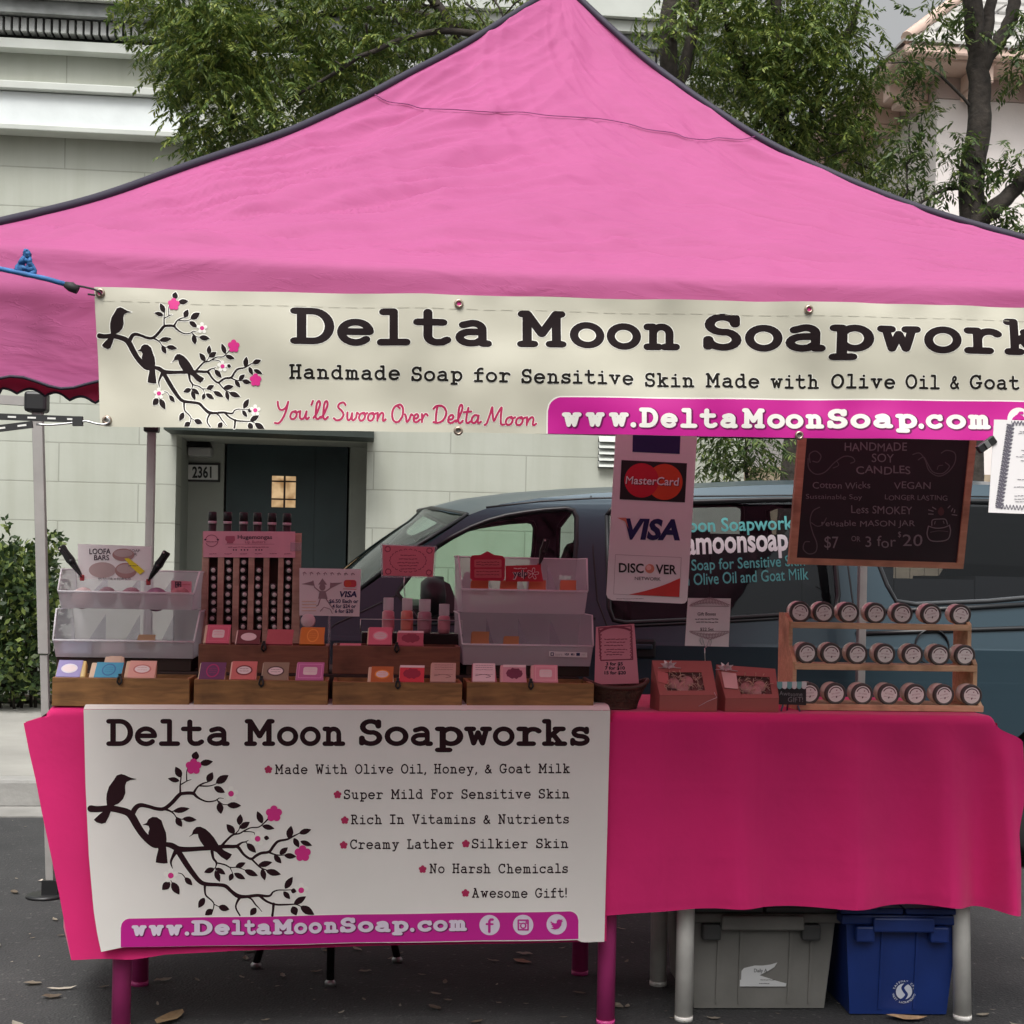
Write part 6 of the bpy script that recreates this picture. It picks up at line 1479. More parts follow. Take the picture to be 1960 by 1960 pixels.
# ------------------------------------------------------------------ soaps
PM = {}
def pm(c, r=.55):
    k = tuple(round(x, 3) for x in c)
    if k not in PM: PM[k] = M('paper_tone', c, r, .04, 30, coat=.25)
    return PM[k]
m_soapc = M('cream_soap', (.66, .48, .33), .5, .08, 20)
def soap(label, px0, px1, py0, py1, Y, base, band, ink, style='oval', bw=(.06,.9), group='wrapped soaps in the crates', tilt=.034, ghost=None):
    """py1 = visible foot of the bar (crate rim), py0 = top edge"""
    pmx = (px0+px1)/2; zt = Z_(pmx, py0, Y+tilt); zb = Z_(pmx, py1, Y)-.012
    x0, x1 = X_(px0, py1, Y), X_(px1, py1, Y); inset = .003
    edge_ = (zt-zb)*.24
    t = thing('soap_bar', label, 'soap', (pmx and (x0+x1)/2, Y, zb), group)
    A = Vector((x0, Y, zb+edge_)); Bv = Vector((x1, Y, zb+edge_)); Cc = Vector((x1-inset, Y+tilt, zt)); D = Vector((x0+inset, Y+tilt, zt))
    nrm = (Bv-A).cross(D-A).normalized(); 
    if nrm.y > 0: nrm = -nrm
    mb = MB(); mb.hexa([A, Bv, Cc, D], -nrm*.026); part(mb, 'bar', m_soapc if base is None else pm(base), t, bevel=.003)
    u = (Bv-A).normalized(); v = (A-D); H = v.length; v = v.normalized(); Wd = (Bv-A).length
    mpf = frame_map(D+nrm*.0012, u, v, nrm)
    mb = MB(); b0, b1 = Wd*bw[0], Wd*bw[1]
    q = [mpf(b0, 0), mpf(b1, 0), mpf(b1, H), mpf(b0, H)]
    mb.hexa([q[3], q[2], q[1], q[0]], -nrm*.0011, 0)
    mb.hexa([q[3]-nrm*.0012+v*.0012, q[2]-nrm*.0012+v*.0012, q[2]-nrm*.025+v*.0012, q[3]-nrm*.025+v*.0012], -v*.001, 0)
    cx, cy = (b0+b1)/2, H*.5; w_, h_ = (b1-b0), H
    if style == 'oval':
        disc(mb, mpf, cx, cy, w_*.34, h_*.28, 1, .0003, 20); disc(mb, mpf, cx, cy, w_*.28, h_*.21, 2, .0006, 20)
        for k in (-.08, .05): squiggle(mb, mpf, cx-w_*.18, cx+w_*.18, cy+h_*k, .004, 1, .0009, .0011)
    elif style == 'frame':
        stroke(mb, mpf, [(b0+w_*.08, h_*.12), (b1-w_*.08, h_*.12), (b1-w_*.08, h_*.88), (b0+w_*.08, h_*.88), (b0+w_*.08, h_*.12)], .0014, 1, .0003); poly(mb, mpf, rrect(cx-w_*.26, cy-h_*.22, cx+w_*.26, cy+h_*.22, h_*.1), 2, .0006)
        for k in (-.1, .03): squiggle(mb, mpf, cx-w_*.18, cx+w_*.18, cy+h_*k, .004, 1, .0009, .0011)
    elif style == 'lines':
        for k in (.12, .24, .36, .62): squiggle(mb, mpf, b0+w_*.12, b1-w_*.12, h_*k, .004, 1, .0004, .0012)
        stroke(mb, mpf, catmull([(b0+w_*.12, h_*.7), (cx, h_*.62), (b1-w_*.2, h_*.72), (cx+w_*.1, h_*.8)], 3), .0016, 1, .0005)
    elif style == 'splash':
        poly(mb, mpf, [(cx+w_*.36*math.cos(R_(a))*(1+.18*math.sin(a*.21)), cy+h_*.30*math.sin(R_(a))*(1+.15*math.cos(a*.17))) for a in range(0, 360, 15)], 1, .0004)
        poly(mb, mpf, rrect(b0, 0, b1, h_*.14, .001), 2, .0005)
    elif style == 'medal':
        disc(mb, mpf, cx, cy, w_*.26, h_*.40, 1, .0003, 18); disc(mb, mpf, cx, cy, w_*.21, h_*.33, 0, .0006, 18)
        for k in (-.12, .0, .12): squiggle(mb, mpf, cx-w_*.14, cx+w_*.14, cy+h_*k, .004, 1, .0009, .0011)
    part(mb, 'paper_band', [pm(band), pm(ink), pm((.72,.60,.58))], t)
    return t
Yc = YF+.018
soap('soap with purple and white label, leftmost in the left end crate', 105, 163, 1264, 1297, Yc, (.62,.45,.16), (.20,.16,.40), (.62,.58,.66), 'oval', (.02,.82))
soap('soap with turquoise label in the left end crate', 169, 233, 1268, 1297, Yc, None, (.03,.27,.42), (.015,.13,.30), 'medal', (.16,.97))
soap('soap with salmon label in the left end crate', 236, 298, 1265, 1299, Yc, (.62,.40,.26), (.66,.32,.26), (.50,.16,.14), 'oval', (.12,.95))
mb = MB()
soap('soap with dark plum label, first in the crate below the lip balm', 378, 431, 1268, 1302, Yc, None, (.12,.03,.10), (.36,.02,.12), 'medal', (.04,.96))
soap('pale soap with red band and white oval below the lip balm', 438, 491, 1266, 1303, Yc, (.68,.38,.30), (.58,.15,.13), (.20,.03,.03), 'oval', (.06,.96))
soap('soap with olive green label below the lip balm', 499, 552, 1268, 1304, Yc, (.55,.40,.30), (.24,.18,.11), (.09,.05,.04), 'oval', (.03,.97))
soap('soap with mauve label at the right end of the crate below the lip balm', 565, 619, 1268, 1304, Yc, (.70,.45,.52), (.48,.13,.30), (.72,.30,.55), 'frame', (.02,.98))
Yd = YU+.016
soap('bright pink soap in front of the first lip balm column', 388, 440, 1196, 1234, Yd, None, (.60,.11,.17), (.72,.16,.25), 'frame', (.1,.96))
soap('dark brown soap with a white oval in the upper crate', 449, 497, 1206, 1233, Yd, (.7,.5,.44), (.13,.03,.03), (.72,.60,.58), 'oval', (.06,.98))
soap('plain dull red soap turned edge up in the upper crate', 508, 560, 1205, 1234, Yd, (.50,.22,.17), (.42,.09,.10), (.42,.09,.10), 'none', (0.02,.98))
soap('orange soap in the upper crate below the price card', 572, 621, 1201, 1235, Yd, (.55,.20,.03), (.62,.20,.015), (.78,.33,.04), 'medal', (.06,.96))
soap('pink soap with pale oval, left of two in the upper crate', 702, 751, 1201, 1236, Yd, None, (.66,.15,.21), (.78,.30,.36), 'oval', (.05,.96))
soap('dusky pink soap, right of two in the upper crate', 759, 811, 1208, 1237, Yd, (.55,.20,.20), (.42,.10,.13), (.22,.03,.05), 'splash', (.03,.97))
soap('soap with amber label in the crate below the lotion bottles', 703, 754, 1276, 1307, Yc, None, (.44,.12,.015), (.75,.30,.03), 'oval', (.12,.95))
soap('soap with bright red label in the crate below the lotion bottles', 763, 812, 1274, 1307, Yc, None, (.62,.035,.05), (.28,.01,.03), 'splash', (.02,.98))
soap('soap with plain beige paper in the crate below the lotion bottles', 823, 873, 1269, 1308, Yc, (.58,.36,.27), (.52,.33,.27), (.2,.1,.09), 'lines', (.04,.97))
soap('soap with white written label in the right crate', 903, 951, 1270, 1307, Yc, (.55,.16,.20), (.76,.60,.60), (.15,.06,.08), 'lines', (.03,.92))
soap('soap with plum splash label in the right crate', 957, 1009, 1273, 1308, Yc, (.66,.36,.36), (.60,.30,.34), (.14,.02,.05), 'splash', (.1,.95))
soap('soap with pale pink label in the right crate', 1016, 1069, 1273, 1308, Yc, (.66,.38,.36), (.68,.30,.34), (.80,.50,.52), 'frame', (.1,.97))
# loose backs of bars standing behind in crates 1 and 2
soap('plain tan bar standing behind the turquoise soap', 195, 236, 1256, 1282, Yc+.05, (.50,.36,.26), (.50,.36,.26), (.3,.2,.15), 'none', (.2,.8))
soap('flat lying pink bar inside the upper crate by the lotion', 648, 690, 1232, 1240, Yd+.01, (.6,.2,.25), (.6,.2,.25), (.4,.1,.1), 'none', (.02,.98), tilt=.02)
# bars in bins
m_orange = (.52, .17, .055)
for k, (a, b) in enumerate(((900,936),(957,991),(1012,1046),(1072,1104))):
    soap('orange soap in the upper right bin, %s from the left' % ORD[k], a, b, 1111, 1128, YB+.09, m_orange, m_orange, (.3,.07,.03), 'none', (.05,.95), 'orange soaps in the upper bin', tilt=.02)
soap('orange tan soap in the lower right bin, left one', 901, 937, 1209, 1236, YB+.11, (.60,.28,.10), (.60,.28,.10), (.3,.1,.05), 'none', (.05,.95), 'soaps in the lower bin', tilt=.02)
soap('orange tan soap in the lower right bin, right one', 963, 994, 1218, 1240, YB+.11, (.60,.28,.10), (.60,.28,.10), (.3,.1,.05), 'none', (.05,.95), 'soaps in the lower bin', tilt=.02)
soap('tan soap alone in the lower left bin', 260, 296, 1215, 1232, YB+.12, (.58,.36,.2), (.58,.36,.2), (.3,.15,.08), 'none', (.05,.95), tilt=.02)
soap('bluish soap lying at the left in the lower left bin', 112, 176, 1226, 1250, YB+.05, (.25,.28,.42), (.25,.28,.42), (.2,.2,.3), 'none', (.05,.95), tilt=.03)
soap('pale soap lying in the middle of the lower left bin', 190, 240, 1226, 1250, YB+.05, (.60,.52,.52), (.60,.52,.52), (.2,.2,.3), 'none', (.05,.95), tilt=.03)
for k, (a, b, c) in enumerate(((140,182,(.50,.38,.37)),(188,226,(.24,.15,.17)),(232,274,(.26,.13,.16)),(278,324,(.25,.11,.18)),(326,366,(.38,.13,.15)))):
    mb = MB(); Yk = YB+.09; x0, x1 = X_(a, 1130, Yk), X_(b, 1130, Yk); zt = Z_((a+b)/2, 1122, Yk)
    mb.lathe([(0,0),((x1-x0)*.42,0),((x1-x0)*.5,.006),((x1-x0)*.5,.02),((x1-x0)*.4,.026),(0,.028)], ((x0+x1)/2, Yk-.004, zt-(x1-x0)*.62), (0,-1,.35), 22)
    solo(mb, 'loofah_soap', M('loofah_soap', c, .7, .3, 60, .5, 120), 'round loofah soap in the upper left bin, %s from the left' % ORD[k], 'soap', 'loofah soaps in the upper bin')

# ------------------------------------------------------------------ cards, signs
m_card = M('white_card', (.78, .75, .75), .5); m_pinkc = M('pink_card', (.72, .26, .33), .55); m_ink = M('dark_ink', (.05, .03, .05), .5); m_navy = M('navy_ink', (.012, .012, .09), .45)
m_capc = frost('clear_cap', (.8, .78, .8), .45); m_acr = frost('acrylic', (.8, .8, .82), .78)
def card(name, label, cat, q, Y, mats, printer, thick=.003, holder=None, group=None):
    """q = TL TR BR BL in columns/rows at depth Y"""
    p = [P(x, y, Y) for x, y in q]
    t = thing(name, label, cat, tuple((p[2]+p[3])/2), group)
    mb = MB(); mb.hexa([p[3], p[2], p[1], p[0]], (0, thick, 0), 0); printer(mb, pmap(Y-.0006)); part(mb, 'card', mats, t)
    if holder: holder(t)
    return t
def wire(t, pts, r=.0016, name='wire', mat=None):
    mb = MB(); mb.tube(pts, r, 6); part(mb, name, mat or m_metal, t)
# loofah card clamped on the upper left bin
def pr(mb, mp):
    for tx, a, b, base, cap in (('LOOFA', 171, 212, 1060.5, 10.5), ('BARS', 180, 209, 1072, 9.5)):
        bf_text(mb, mp, tx, a, b, base, cap, 1, .0003, bold=.02)
    bf_text(mb, mp, 'WITH SOAP', 224, 268, 1056.5, 5, 1, .0003); bf_text(mb, mp, 'BAR', 246, 262, 1063, 5, 1, .0003)
    bf_text(mb, mp, '$5.50 OR 4 FOR $20', 188, 250, 1110.5, 4.5, 1, .0003)
    for x, y, rx, ry, c in ((236,1062,21,12,3),(196,1091,26,15,2),(241,1092,21,15,3)): disc(mb, mp, x, y, rx, ry, c, .0004, 24); disc(mb, mp, x, y-3, rx*.86, ry*.6, c-2+2 if c == 2 else 2, .0008, 24)
    poly(mb, mp, [(238,1069),(246,1068),(262,1080),(277,1093),(268,1100),(252,1086)], 4, .0014)
    squiggle(mb, mp, 246, 264, 1083, 4, 1, .0018, 1.2)
LC = card('price_card', 'white loofah price card with soap pictures clamped on the upper left bin', 'card', [(149,1041),(290,1046),(288,1112),(149,1107)], YB+.10, [m_card, m_ink, pm((.45,.34,.33)), pm((.36,.20,.19)), pm((.75,.62,.02))], pr)
def clamp(label, a, b, Y):
    """two-jawed black spring clamp from handle end a to tip b (columns, rows)"""
    t = thing('spring_clamp', label, 'clamp', tuple(P(*b, Y)), 'black spring clamps'); pa, pb = P(*a, Y), P(*b, Y); d = (pa-pb); n = Vector((-d.z, 0, d.x)).normalized()
    def pt(f, o, dy): return pb+d*f+n*o+Vector((0, dy, 0))
    for sg in (1, -1):
        mb = MB(); dy = -.004*sg
        out = [(0,.002),(.2,.006),(.42,.009),(.55,.012),(.75,.010),(.97,.011),(1.0,.008),(1.0,.0),(.7,-.002),(.45,-.001),(.2,0),(0,-.002)]
        vs = [pt(f, o*sg, dy-.005) for f, o in out]; 
        if sg < 0: vs = vs[::-1]
        mb.hexa(vs, (0, .012, 0)); part(mb, 'jaw', m_black, t, bevel=.0015)
    mb = MB(); c = pt(.5, 0, -.012); mb.lathe([(0,.0),(.006,.0),(.006,.022),(0,.022)], c, (0,1,0), 14); mb.lathe([(0,0),(.003,0),(.003,.001),(0,.001)], pt(.93, .006, -.0105), (0,-1,0), 10, 1); part(mb, 'pivot', [m_black, pm((.5,.45,.45))], t)
    mb = MB(); mb.box(tuple(pb+Vector((-.006, -.004, -.012))), tuple(pb+Vector((.006, .006, .006)))); part(mb, 'jaw_pad', M('clamp_pad', (.35, .03, .04), .5), t, bevel=.002)
clamp('black spring clamp on the left edge of the loofah card', (116,1045), (157,1104), YB+.09); clamp('black spring clamp on the right edge of the loofah card', (320,1056), (284,1112), YB+.09)
clamp('black spring clamp on the back of the upper right bin', (1047,1032), (1032,1082), YB+.27)
# square payment tags
def pr(mb, mp):
    disc(mb, mp, 341, 1119, 4, 4, 1, .0003, 4); stroke(mb, mp, [(336,1114),(346,1114),(346,1124),(336,1124),(336,1114)], 2, 1, .0004); squiggle(mb, mp, 350, 364, 1119, 4, 2, .0003, 2)
card('payment_tag', 'small pink card reader tag inside the upper left bin', 'tag', [(328,1111),(367,1113),(366,1136),(327,1135)], YB+.16, [m_pinkc, m_ink, pm((.6,.15,.2))], pr)
def pr(mb, mp):
    stroke(mb, mp, [(1054.5,1249.5),(1059.5,1249.5),(1059.5,1254.5),(1054.5,1254.5),(1054.5,1249.5)], 1.5, 1, .0003); bf_text(mb, mp, 'Square', 1062, 1076, 1254.5, 5, 2, .0003); bf_text(mb, mp, 'VISA', 1080, 1089, 1254.5, 4.4, 1, .0003, bold=.03, shear=.2)
    disc(mb, mp, 1095, 1252.5, 2.2, 2.2, 1, .0003, 12); disc(mb, mp, 1098, 1252.7, 2.2, 2.2, 2, .0005, 12); poly(mb, mp, rrect(1103, 1249.7, 1110, 1255.3, .6), 1, .0003); bf_text(mb, mp, 'DISC', 1113, 1121, 1254.6, 3.2, 2, .0003)
card('payment_tag', 'thin white payment label strip on the lower right bin lip', 'tag', [(1051,1246.5),(1124,1249),(1124,1258.5),(1051,1256.5)], YB-.003, [m_card, m_navy, pm((.45,.4,.42))], pr, .001)
# lip balm rack
YR = 4.44
rk = thing('lip_balm_rack', 'slotted wooden lip balm rack with pink header card', 'rack', tuple(P(480, 1206, YR)))
ztr, zbr = Z_(480, 1018, YR), zR+.001
mb = MB(); mb.box((X_(386, 1100, YR), YR+.03, zbr), (X_(575, 1100, YR), YR+.042, ztr)); part(mb, 'back_board', m_rackw, rk)
cols = [(220,7,605),(355,8,535),(490,9,535),(622,8,607),(752,6,750),(880,9,537)]
cpx = [360+c*.2174 for c, _, _ in cols]
edges = [386]+[x for c in cpx for x in (c-8.6, c+8.6)]+[575]
for i in range(0, len(edges), 2):
    mb = MB(); mb.box((X_(edges[i], 1100, YR), YR, zbr), (X_(edges[i+1], 1100, YR), YR+.0295, Z_(480, 1020, YR))); part(mb, 'rail', m_rackw, rk, bevel=.0015)
m_slot = M('slot_shade', (.035, .014, .010), .8)  # shade inside the slots, put in as dark strips
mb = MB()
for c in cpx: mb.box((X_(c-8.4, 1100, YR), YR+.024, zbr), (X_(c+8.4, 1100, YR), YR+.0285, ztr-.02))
part(mb, 'slot_shade_strip', m_slot, rk)
def pr(mb, mp):
    stroke(mb, mp, [(405+12*math.cos(R_(t)), 1035+11*math.sin(R_(t))) for t in range(200, 520, 15)], 1.4, 1, .0004); squiggle(mb, mp, 395, 416, 1037, 4, 1, .0004, 1.3); disc(mb, mp, 393, 1033, 2.2, 1.6, 2, .0005, 8); disc(mb, mp, 417, 1033, 2.2, 1.6, 2, .0005, 8)
    poly(mb, mp, [(432,1026),(449,1026),(450,1034),(446,1038),(447,1040),(434,1040),(435,1037),(431,1033)], 3, .0004)
    tw = [('H',455),('u',463),('g',469),('e',475),('m',481),('o',489),('n',494),('g',500),('a',506),('s',512)]
    bf_text(mb, mp, 'Hugemongas', 455, 521, 1031.5, 7.5, 2, .0004, bold=.01); bf_text(mb, mp, 'Lip Butters', 469, 508, 1039.5, 5, 1, .0004)
    stroke(mb, mp, [(432,1041.5),(525,1041.5)], .6, 1, .0004); squiggle(mb, mp, 437, 515, 1047.5, 4, 1, .0004, 1.3)
    for x in (447,452,462,468,474,490,496,501): disc(mb, mp, x, 1052.5, 1.4, 1.6, 2, .0004, 8)
    for c in cpx: squiggle(mb, mp, c-7, c+6, 1060, 3, 1, .0004, 1.3)
mb = MB(); q = [P(389, 1016.5, YR-.004), P(565, 1017.5, YR-.004), P(565, 1067.5, YR-.004), P(389, 1066.5, YR-.004)]
mb.hexa([q[3], q[2], q[1], q[0]], (0, .0025, 0), 0); pr(mb, pmap(YR-.0046)); part(mb, 'header_card', [pm((.80,.42,.50)), pm((.40,.12,.18)), m_ink, pm((.48,.13,.2))], rk)
mb = MB(); q = [P(556, 1038, YR-.006), P(577.5, 1038.5, YR-.006), P(577, 1055, YR-.006), P(556, 1055, YR-.006)]; mb.hexa([q[3], q[2], q[1], q[0]], (0, .001, 0)); part(mb, 'tape', m_acr, rk)
m_tube = M('balm_tube_black', (.02, .018, .018), .4); m_cap = M('balm_end_grey', (.62, .59, .57), .55, .1, 80)
rb_ = random.Random(5); first = None
for ci, (c, n, y0) in enumerate(cols):
    for k in range(n):
        px, py = 360+(c+rb_.uniform(-9, 9))*.2174, 960+(y0+k*71)*.2174
        if py > 1203: continue
        p = P(px, py, YR+.004); lab = 'dark lip balm tube in the %s rack slot, %s from the top' % (ORD[ci], ORD[k])
        if first is None:
            mb = MB(); mb.lathe([(.0112,.02),(.0112,.003),(.0105,.0)], (0,0,0), (0,-1,0), 16); 
            mb = MB(); mb.lathe([(0,.018),(.0112,.018),(.0112,.001),(.0104,0),(0,0)], (0,0,0), (0,1,0), 16)
            first = thing('lip_balm', lab, 'lip balm', (0,0,0), 'lip balm tubes in the rack'); part(mb, 'tube', m_tube, first); mb = MB(); mb.lathe([(.0068,.0004),(.0064,.0012),(0,.0013)], (0,0,0), (0,-1,0), 14); part(mb, 'end_label', m_cap, first); o = first
        else: o = copy_tree(first)
        o.location = (p.x, p.y, p.z); o['label'] = lab
zth = Z_(480, 1017, YR+.02)
tfirst = None
for k, c in enumerate(cpx):
    px = 360+[216,350,491,613,741,873][k]*.2174; p = P(px, 979.5, YR+.055); zb0 = zth-.07
    lab = 'tall black tester tube standing behind the pink header, %s from the left' % ORD[k]
    if tfirst is None:
        h = p.z-zb0
        tfirst = thing('tester_tube', lab, 'lip balm', (0,0,0), 'tester tubes behind the header'); z1 = h-.028
        mb = MB(); mb.lathe([(0,0),(.0125,0),(.0125,z1-.009),(0,z1-.009)], (0,0,0), (0,0,1), 18); part(mb, 'tube', m_tube, tfirst)
        mb = MB(); mb.lathe([(.0125,z1-.0088),(.0134,z1-.0088),(.0134,z1-.0004),(.0125,z1-.0004)], (0,0,0), (0,0,1), 18); part(mb, 'band', M('tester_band', (.55,.5,.53), .5), tfirst)
        mb = MB(); mb.lathe([(0,z1),(.0132,z1),(.0128,h-.002),(.011,h),(0,h)], (0,0,0), (0,0,1), 18); part(mb, 'cap', m_black, tfirst); o = tfirst
    else: o = copy_tree(tfirst)
    o.location = (p.x, p.y, zb0); o['label'] = lab
mb = MB(); mb.box((X_(392, 1040, YR+.05), YR+.0425, zth-.076), (X_(568, 1040, YR+.05), YR+.08, zth-.0702)); part(mb, 'tube_ledge', m_rackw, rk)
mb = MB(); mb.box((X_(400, 1100, YR+.05), YR+.0425, zbr), (X_(412, 1100, YR+.05), YR+.10, zth-.077)); mb.box((X_(548, 1100, YR+.05), YR+.0425, zbr), (X_(560, 1100, YR+.05), YR+.10, zth-.077)); part(mb, 'rear_foot', m_rackw, rk)
# price card with dancing figure
def pr(mb, mp):
    for i in range(8):
        x = 583+i*13.2; stroke(mb, mp, [(x-3, 1097+.02*(x-580)), (x, 1095+.02*(x-580)), (x+3, 1098+.02*(x-580))], 1.6, 3, .0003); stroke(mb, mp, [(x-1, 1097), (x-2, 1101)], 1.1, 3, .0003)
    poly(mb, mp, rrect(658, 1110, 682, 1124, 5), 2, .0003); disc(mb, mp, 666, 1117, 6.5, 6.5, 4, .0006, 18); stroke(mb, mp, [(657,1127),(682,1128)], .9, 2, .0003)
    bf_text(mb, mp, 'VISA', 648, 683, 1142.5, 11, 1, .0003, bold=.035, shear=.2)
    for tx, a, b, y in (('$6.50 Each or', 630, 686, 1154), ('4 for $24 or', 636, 681, 1163.5), ('6 for $30', 641, 676, 1173)): bf_text(mb, mp, tx, a, b, y, 7, 1, .0003, bold=.025)
    # a little figure holding two pennants
    disc(mb, mp, 617, 1124, 6, 6.5, 3, .0003, 14); poly(mb, mp, [(609,1119),(617,1107),(626,1119)], 3, .0005); poly(mb, mp, [(577,1118),(600,1112),(600,1121)], 3, .0003); poly(mb, mp, [(632,1116),(656,1115),(633,1126)], 3, .0003)
    poly(mb, mp, [(612,1131),(623,1131),(627,1146),(609,1146)], 3, .0003); stroke(mb, mp, [(613,1133),(602,1124),(599,1112)], 2, 3, .0006); stroke(mb, mp, [(622,1133),(632,1126),(633,1116)], 2, 3, .0006)
    stroke(mb, mp, [(613,1146),(609,1158),(606,1160)], 2, 3, .0003); stroke(mb, mp, [(624,1146),(632,1158),(638,1166)], 2, 3, .0003); stroke(mb, mp, [(613,1170),(620,1162),(632,1166),(636,1174)], 1.3, 3, .0003)
    for y in (1151,1157,1163,1169): stroke(mb, mp, [(578,y),(605,y)], .8, 5, .0003)
card('price_card', 'pale price card with a small figure and card logos beside the lip balm rack', 'card', [(573,1087),(691,1089.5),(688,1180),(573,1178)], YR-.03, [m_card, m_navy, pm((.60,.06,.08)), pm((.30,.22,.24)), pm((.66,.10,.05)), pm((.70,.42,.16))], pr, holder=lambda t: wire(t, [P(630, 1180, YR-.025), P(630, 1235, YR-.02), P(630, 1290, YR-.02)], .004, 'stake', m_acr))
mb = MB(); c = P(590, 1190, YR-.06); mb.lathe([(0,0),(.021,0),(.022,.004),(.022,.012),(.019,.014),(0,.015)], c, (0,-.9,.25), 24); tn = solo(mb, 'balm_tin', pm((.55,.46,.46)), 'round pale balm tin standing behind the orange soap', 'tin')
# framed pink sign on a rod
def orn(mb, mp, cx, cy, rx, ry, mi, n=22, w=1.2, l=.0004):
    for k in range(n):
        a = 2*math.pi*k/n; x, y = cx+rx*math.cos(a), cy+ry*math.sin(a); stroke(mb, mp, catmull([(x-3*math.sin(a), y+2*math.cos(a)), (x+1.5*math.cos(a), y+1.5*math.sin(a)), (x+3*math.sin(a), y-2*math.cos(a))], 2), w, mi, l)
def pr(mb, mp):
    poly(mb, mp, [(732,1043),(832,1047.5),(828.5,1104),(733,1101.5)], 2, .0002)
    orn(mb, mp, 781, 1073, 34, 21, 1); 
    for x, y in ((742,1051),(822,1054),(743,1094),(821,1096)): orn(mb, mp, x, y, 4, 4, 1, 7, 1.4)
    for k, y in enumerate((1063,1070,1077,1083,1089)): squiggle(mb, mp, 781-(20-abs(k-2)*3), 781+(20-abs(k-2)*3), y, 4, 1, .0004, 1.5)
card('table_sign', 'small ornate pink sign in a clear frame above the lotion bottles', 'sign', [(728,1040),(836,1045),(832,1107.5),(729.5,1105)], YR-.01, [m_acr, pm((.28,.05,.09)), pm((.70,.23,.28))], pr, .004, holder=lambda t: wire(t, [P(774, 1104, YR-.012), P(773, 1120, YR-.012), P(776, 1150, YR), P(776, 1212, YR)], .0014))
# lotion bottles on their stand
zsb = Z_(780, 1211, YR)
mb = MB(); mb.box((X_(692, 1215, YR), YR-.03, zR+.0005), (X_(884, 1215, YR), YR+.06, zsb)); 
sd_ = solo(mb, 'bottle_stand', M('smoke_stand', (.02, .012, .014), .25), 'smoked stand block holding the lotion bottles', 'stand', bevel=.002)
mb = MB(); mb.tube([P(690, 1185, YR-.035), P(884, 1187.5, YR-.035)], .0013, 6); mb.tube([P(690, 1185, YR-.035), P(690, 1212, YR-.03)], .0013, 6); mb.tube([P(884, 1187, YR-.035), P(884, 1214, YR-.03)], .0013, 6); part(mb, 'rail', m_metal, sd_)
for k, (a, b, yt, y1, c, lab) in enumerate(((731,754,1145,1160,(.56,.20,.24),'pink labelled lotion bottle, leftmost on the stand'),(767,790,1146,1160,(.58,.17,.12),'orange labelled lotion bottle, second on the stand'),(799,825,1148,1162,(.34,.16,.20),'dusky labelled lotion bottle with grey foot, third on the stand'),(838,861,1157,1170,(.52,.20,.24),'short pink labelled lotion bottle at the right of the stand'))):
    p = P((a+b)/2, 1211, YR-.012); r = (X_(b, 1200, YR)-X_(a, 1200, YR))/2; zt = Z_((a+b)/2, yt, YR); zc = Z_((a+b)/2, y1+8, YR)
    t = thing('lotion_bottle', lab, 'bottle', (p.x, p.y, zsb), 'lotion bottles on the stand')
    mb = MB(); z0 = zsb+.0005; prof = [(0,z0),(r*.9,z0),(r,z0+.004),(r,zc-.006),(r*.8,zc-.001),(r*.62,zc),(0,zc)]; mb.lathe([(q, z-z0) for q, z in prof], (p.x, p.y, z0), (0,0,1), 22); part(mb, 'bottle', pm(c, .3), t)
    mb = MB(); mb.lathe([(r*1.02,.012),(r*1.02,(zc-z0)*.72)], (p.x, p.y, z0), (0,0,1), 22); part(mb, 'paper_label', pm(tuple(min(1, q*1.15+.04) for q in c)), t)
    mb = MB(); mb.lathe([(r*.86,.0005),(r*.86,zt-zc),(r*.8,zt-zc+.002),(0,zt-zc+.0022)], (p.x, p.y, zc), (0,0,1), 22); part(mb, 'cap', m_capc, t)
# red cards in the upper right bin
def pr(mb, mp):
    poly(mb, mp, rrect(908, 1071, 960, 1086, 2), 2, .0003); poly(mb, mp, rrect(908, 1089, 960, 1106, 2), 2, .0003)
    for y in (1076,1081,1094,1100): squiggle(mb, mp, 912, 955, y, 4, 1, .0005, 1.3)
q = rrect(900, 1062, 967, 1111, 5); 
t = thing('red_card', 'red house shaped price card standing in the upper right bin', 'card', tuple(P(933, 1112, YB+.07)))
mb = MB(); Yq = YB+.075; out = [(900,1068),(904,1063),(920,1062),(933,1055),(946,1062),(962,1064),(967,1070),(966,1108),(962,1112),(905,1111),(900,1107)]
mb.hexa([P(x, y, Yq) for x, y in out[::-1]], (0, .004, 0), 0); pr(mb, pmap(Yq-.0006)); part(mb, 'card', [pm((.48,.02,.055)), pm((.2,.01,.03)), pm((.58,.13,.15))], t)
def pr(mb, mp):
    w = 8.6
    bf_text(mb, mp, 'yelp', 981, 1011, 1104, 13, 2, .0003, bold=.10); bf_text(mb, mp, 'yelp', 982, 1010, 1103.5, 12.5, 1, .0007, bold=.02)
    for k in range(5):
        a = R_(-90+72*k+10); stroke(mb, mp, [(1020+3*math.cos(a), 1098+3*math.sin(a)), (1020+9*math.cos(a), 1098+9*math.sin(a))], 5.6, 2, .0003); stroke(mb, mp, [(1020+3.4*math.cos(a), 1098+3.4*math.sin(a)), (1020+8.6*math.cos(a), 1098+8.6*math.sin(a))], 3.6, 3, .0006)
    squiggle(mb, mp, 984, 1008, 1088, 4, 2, .0003, 1.6)
card('red_card', 'red review site card standing in the upper right bin', 'card', [(968,1083),(1034,1081),(1040,1113),(968,1113)], YB+.085, [pm((.55,.03,.05)), m_ink, pm((.80,.66,.64)), pm((.50,.02,.05))], pr)

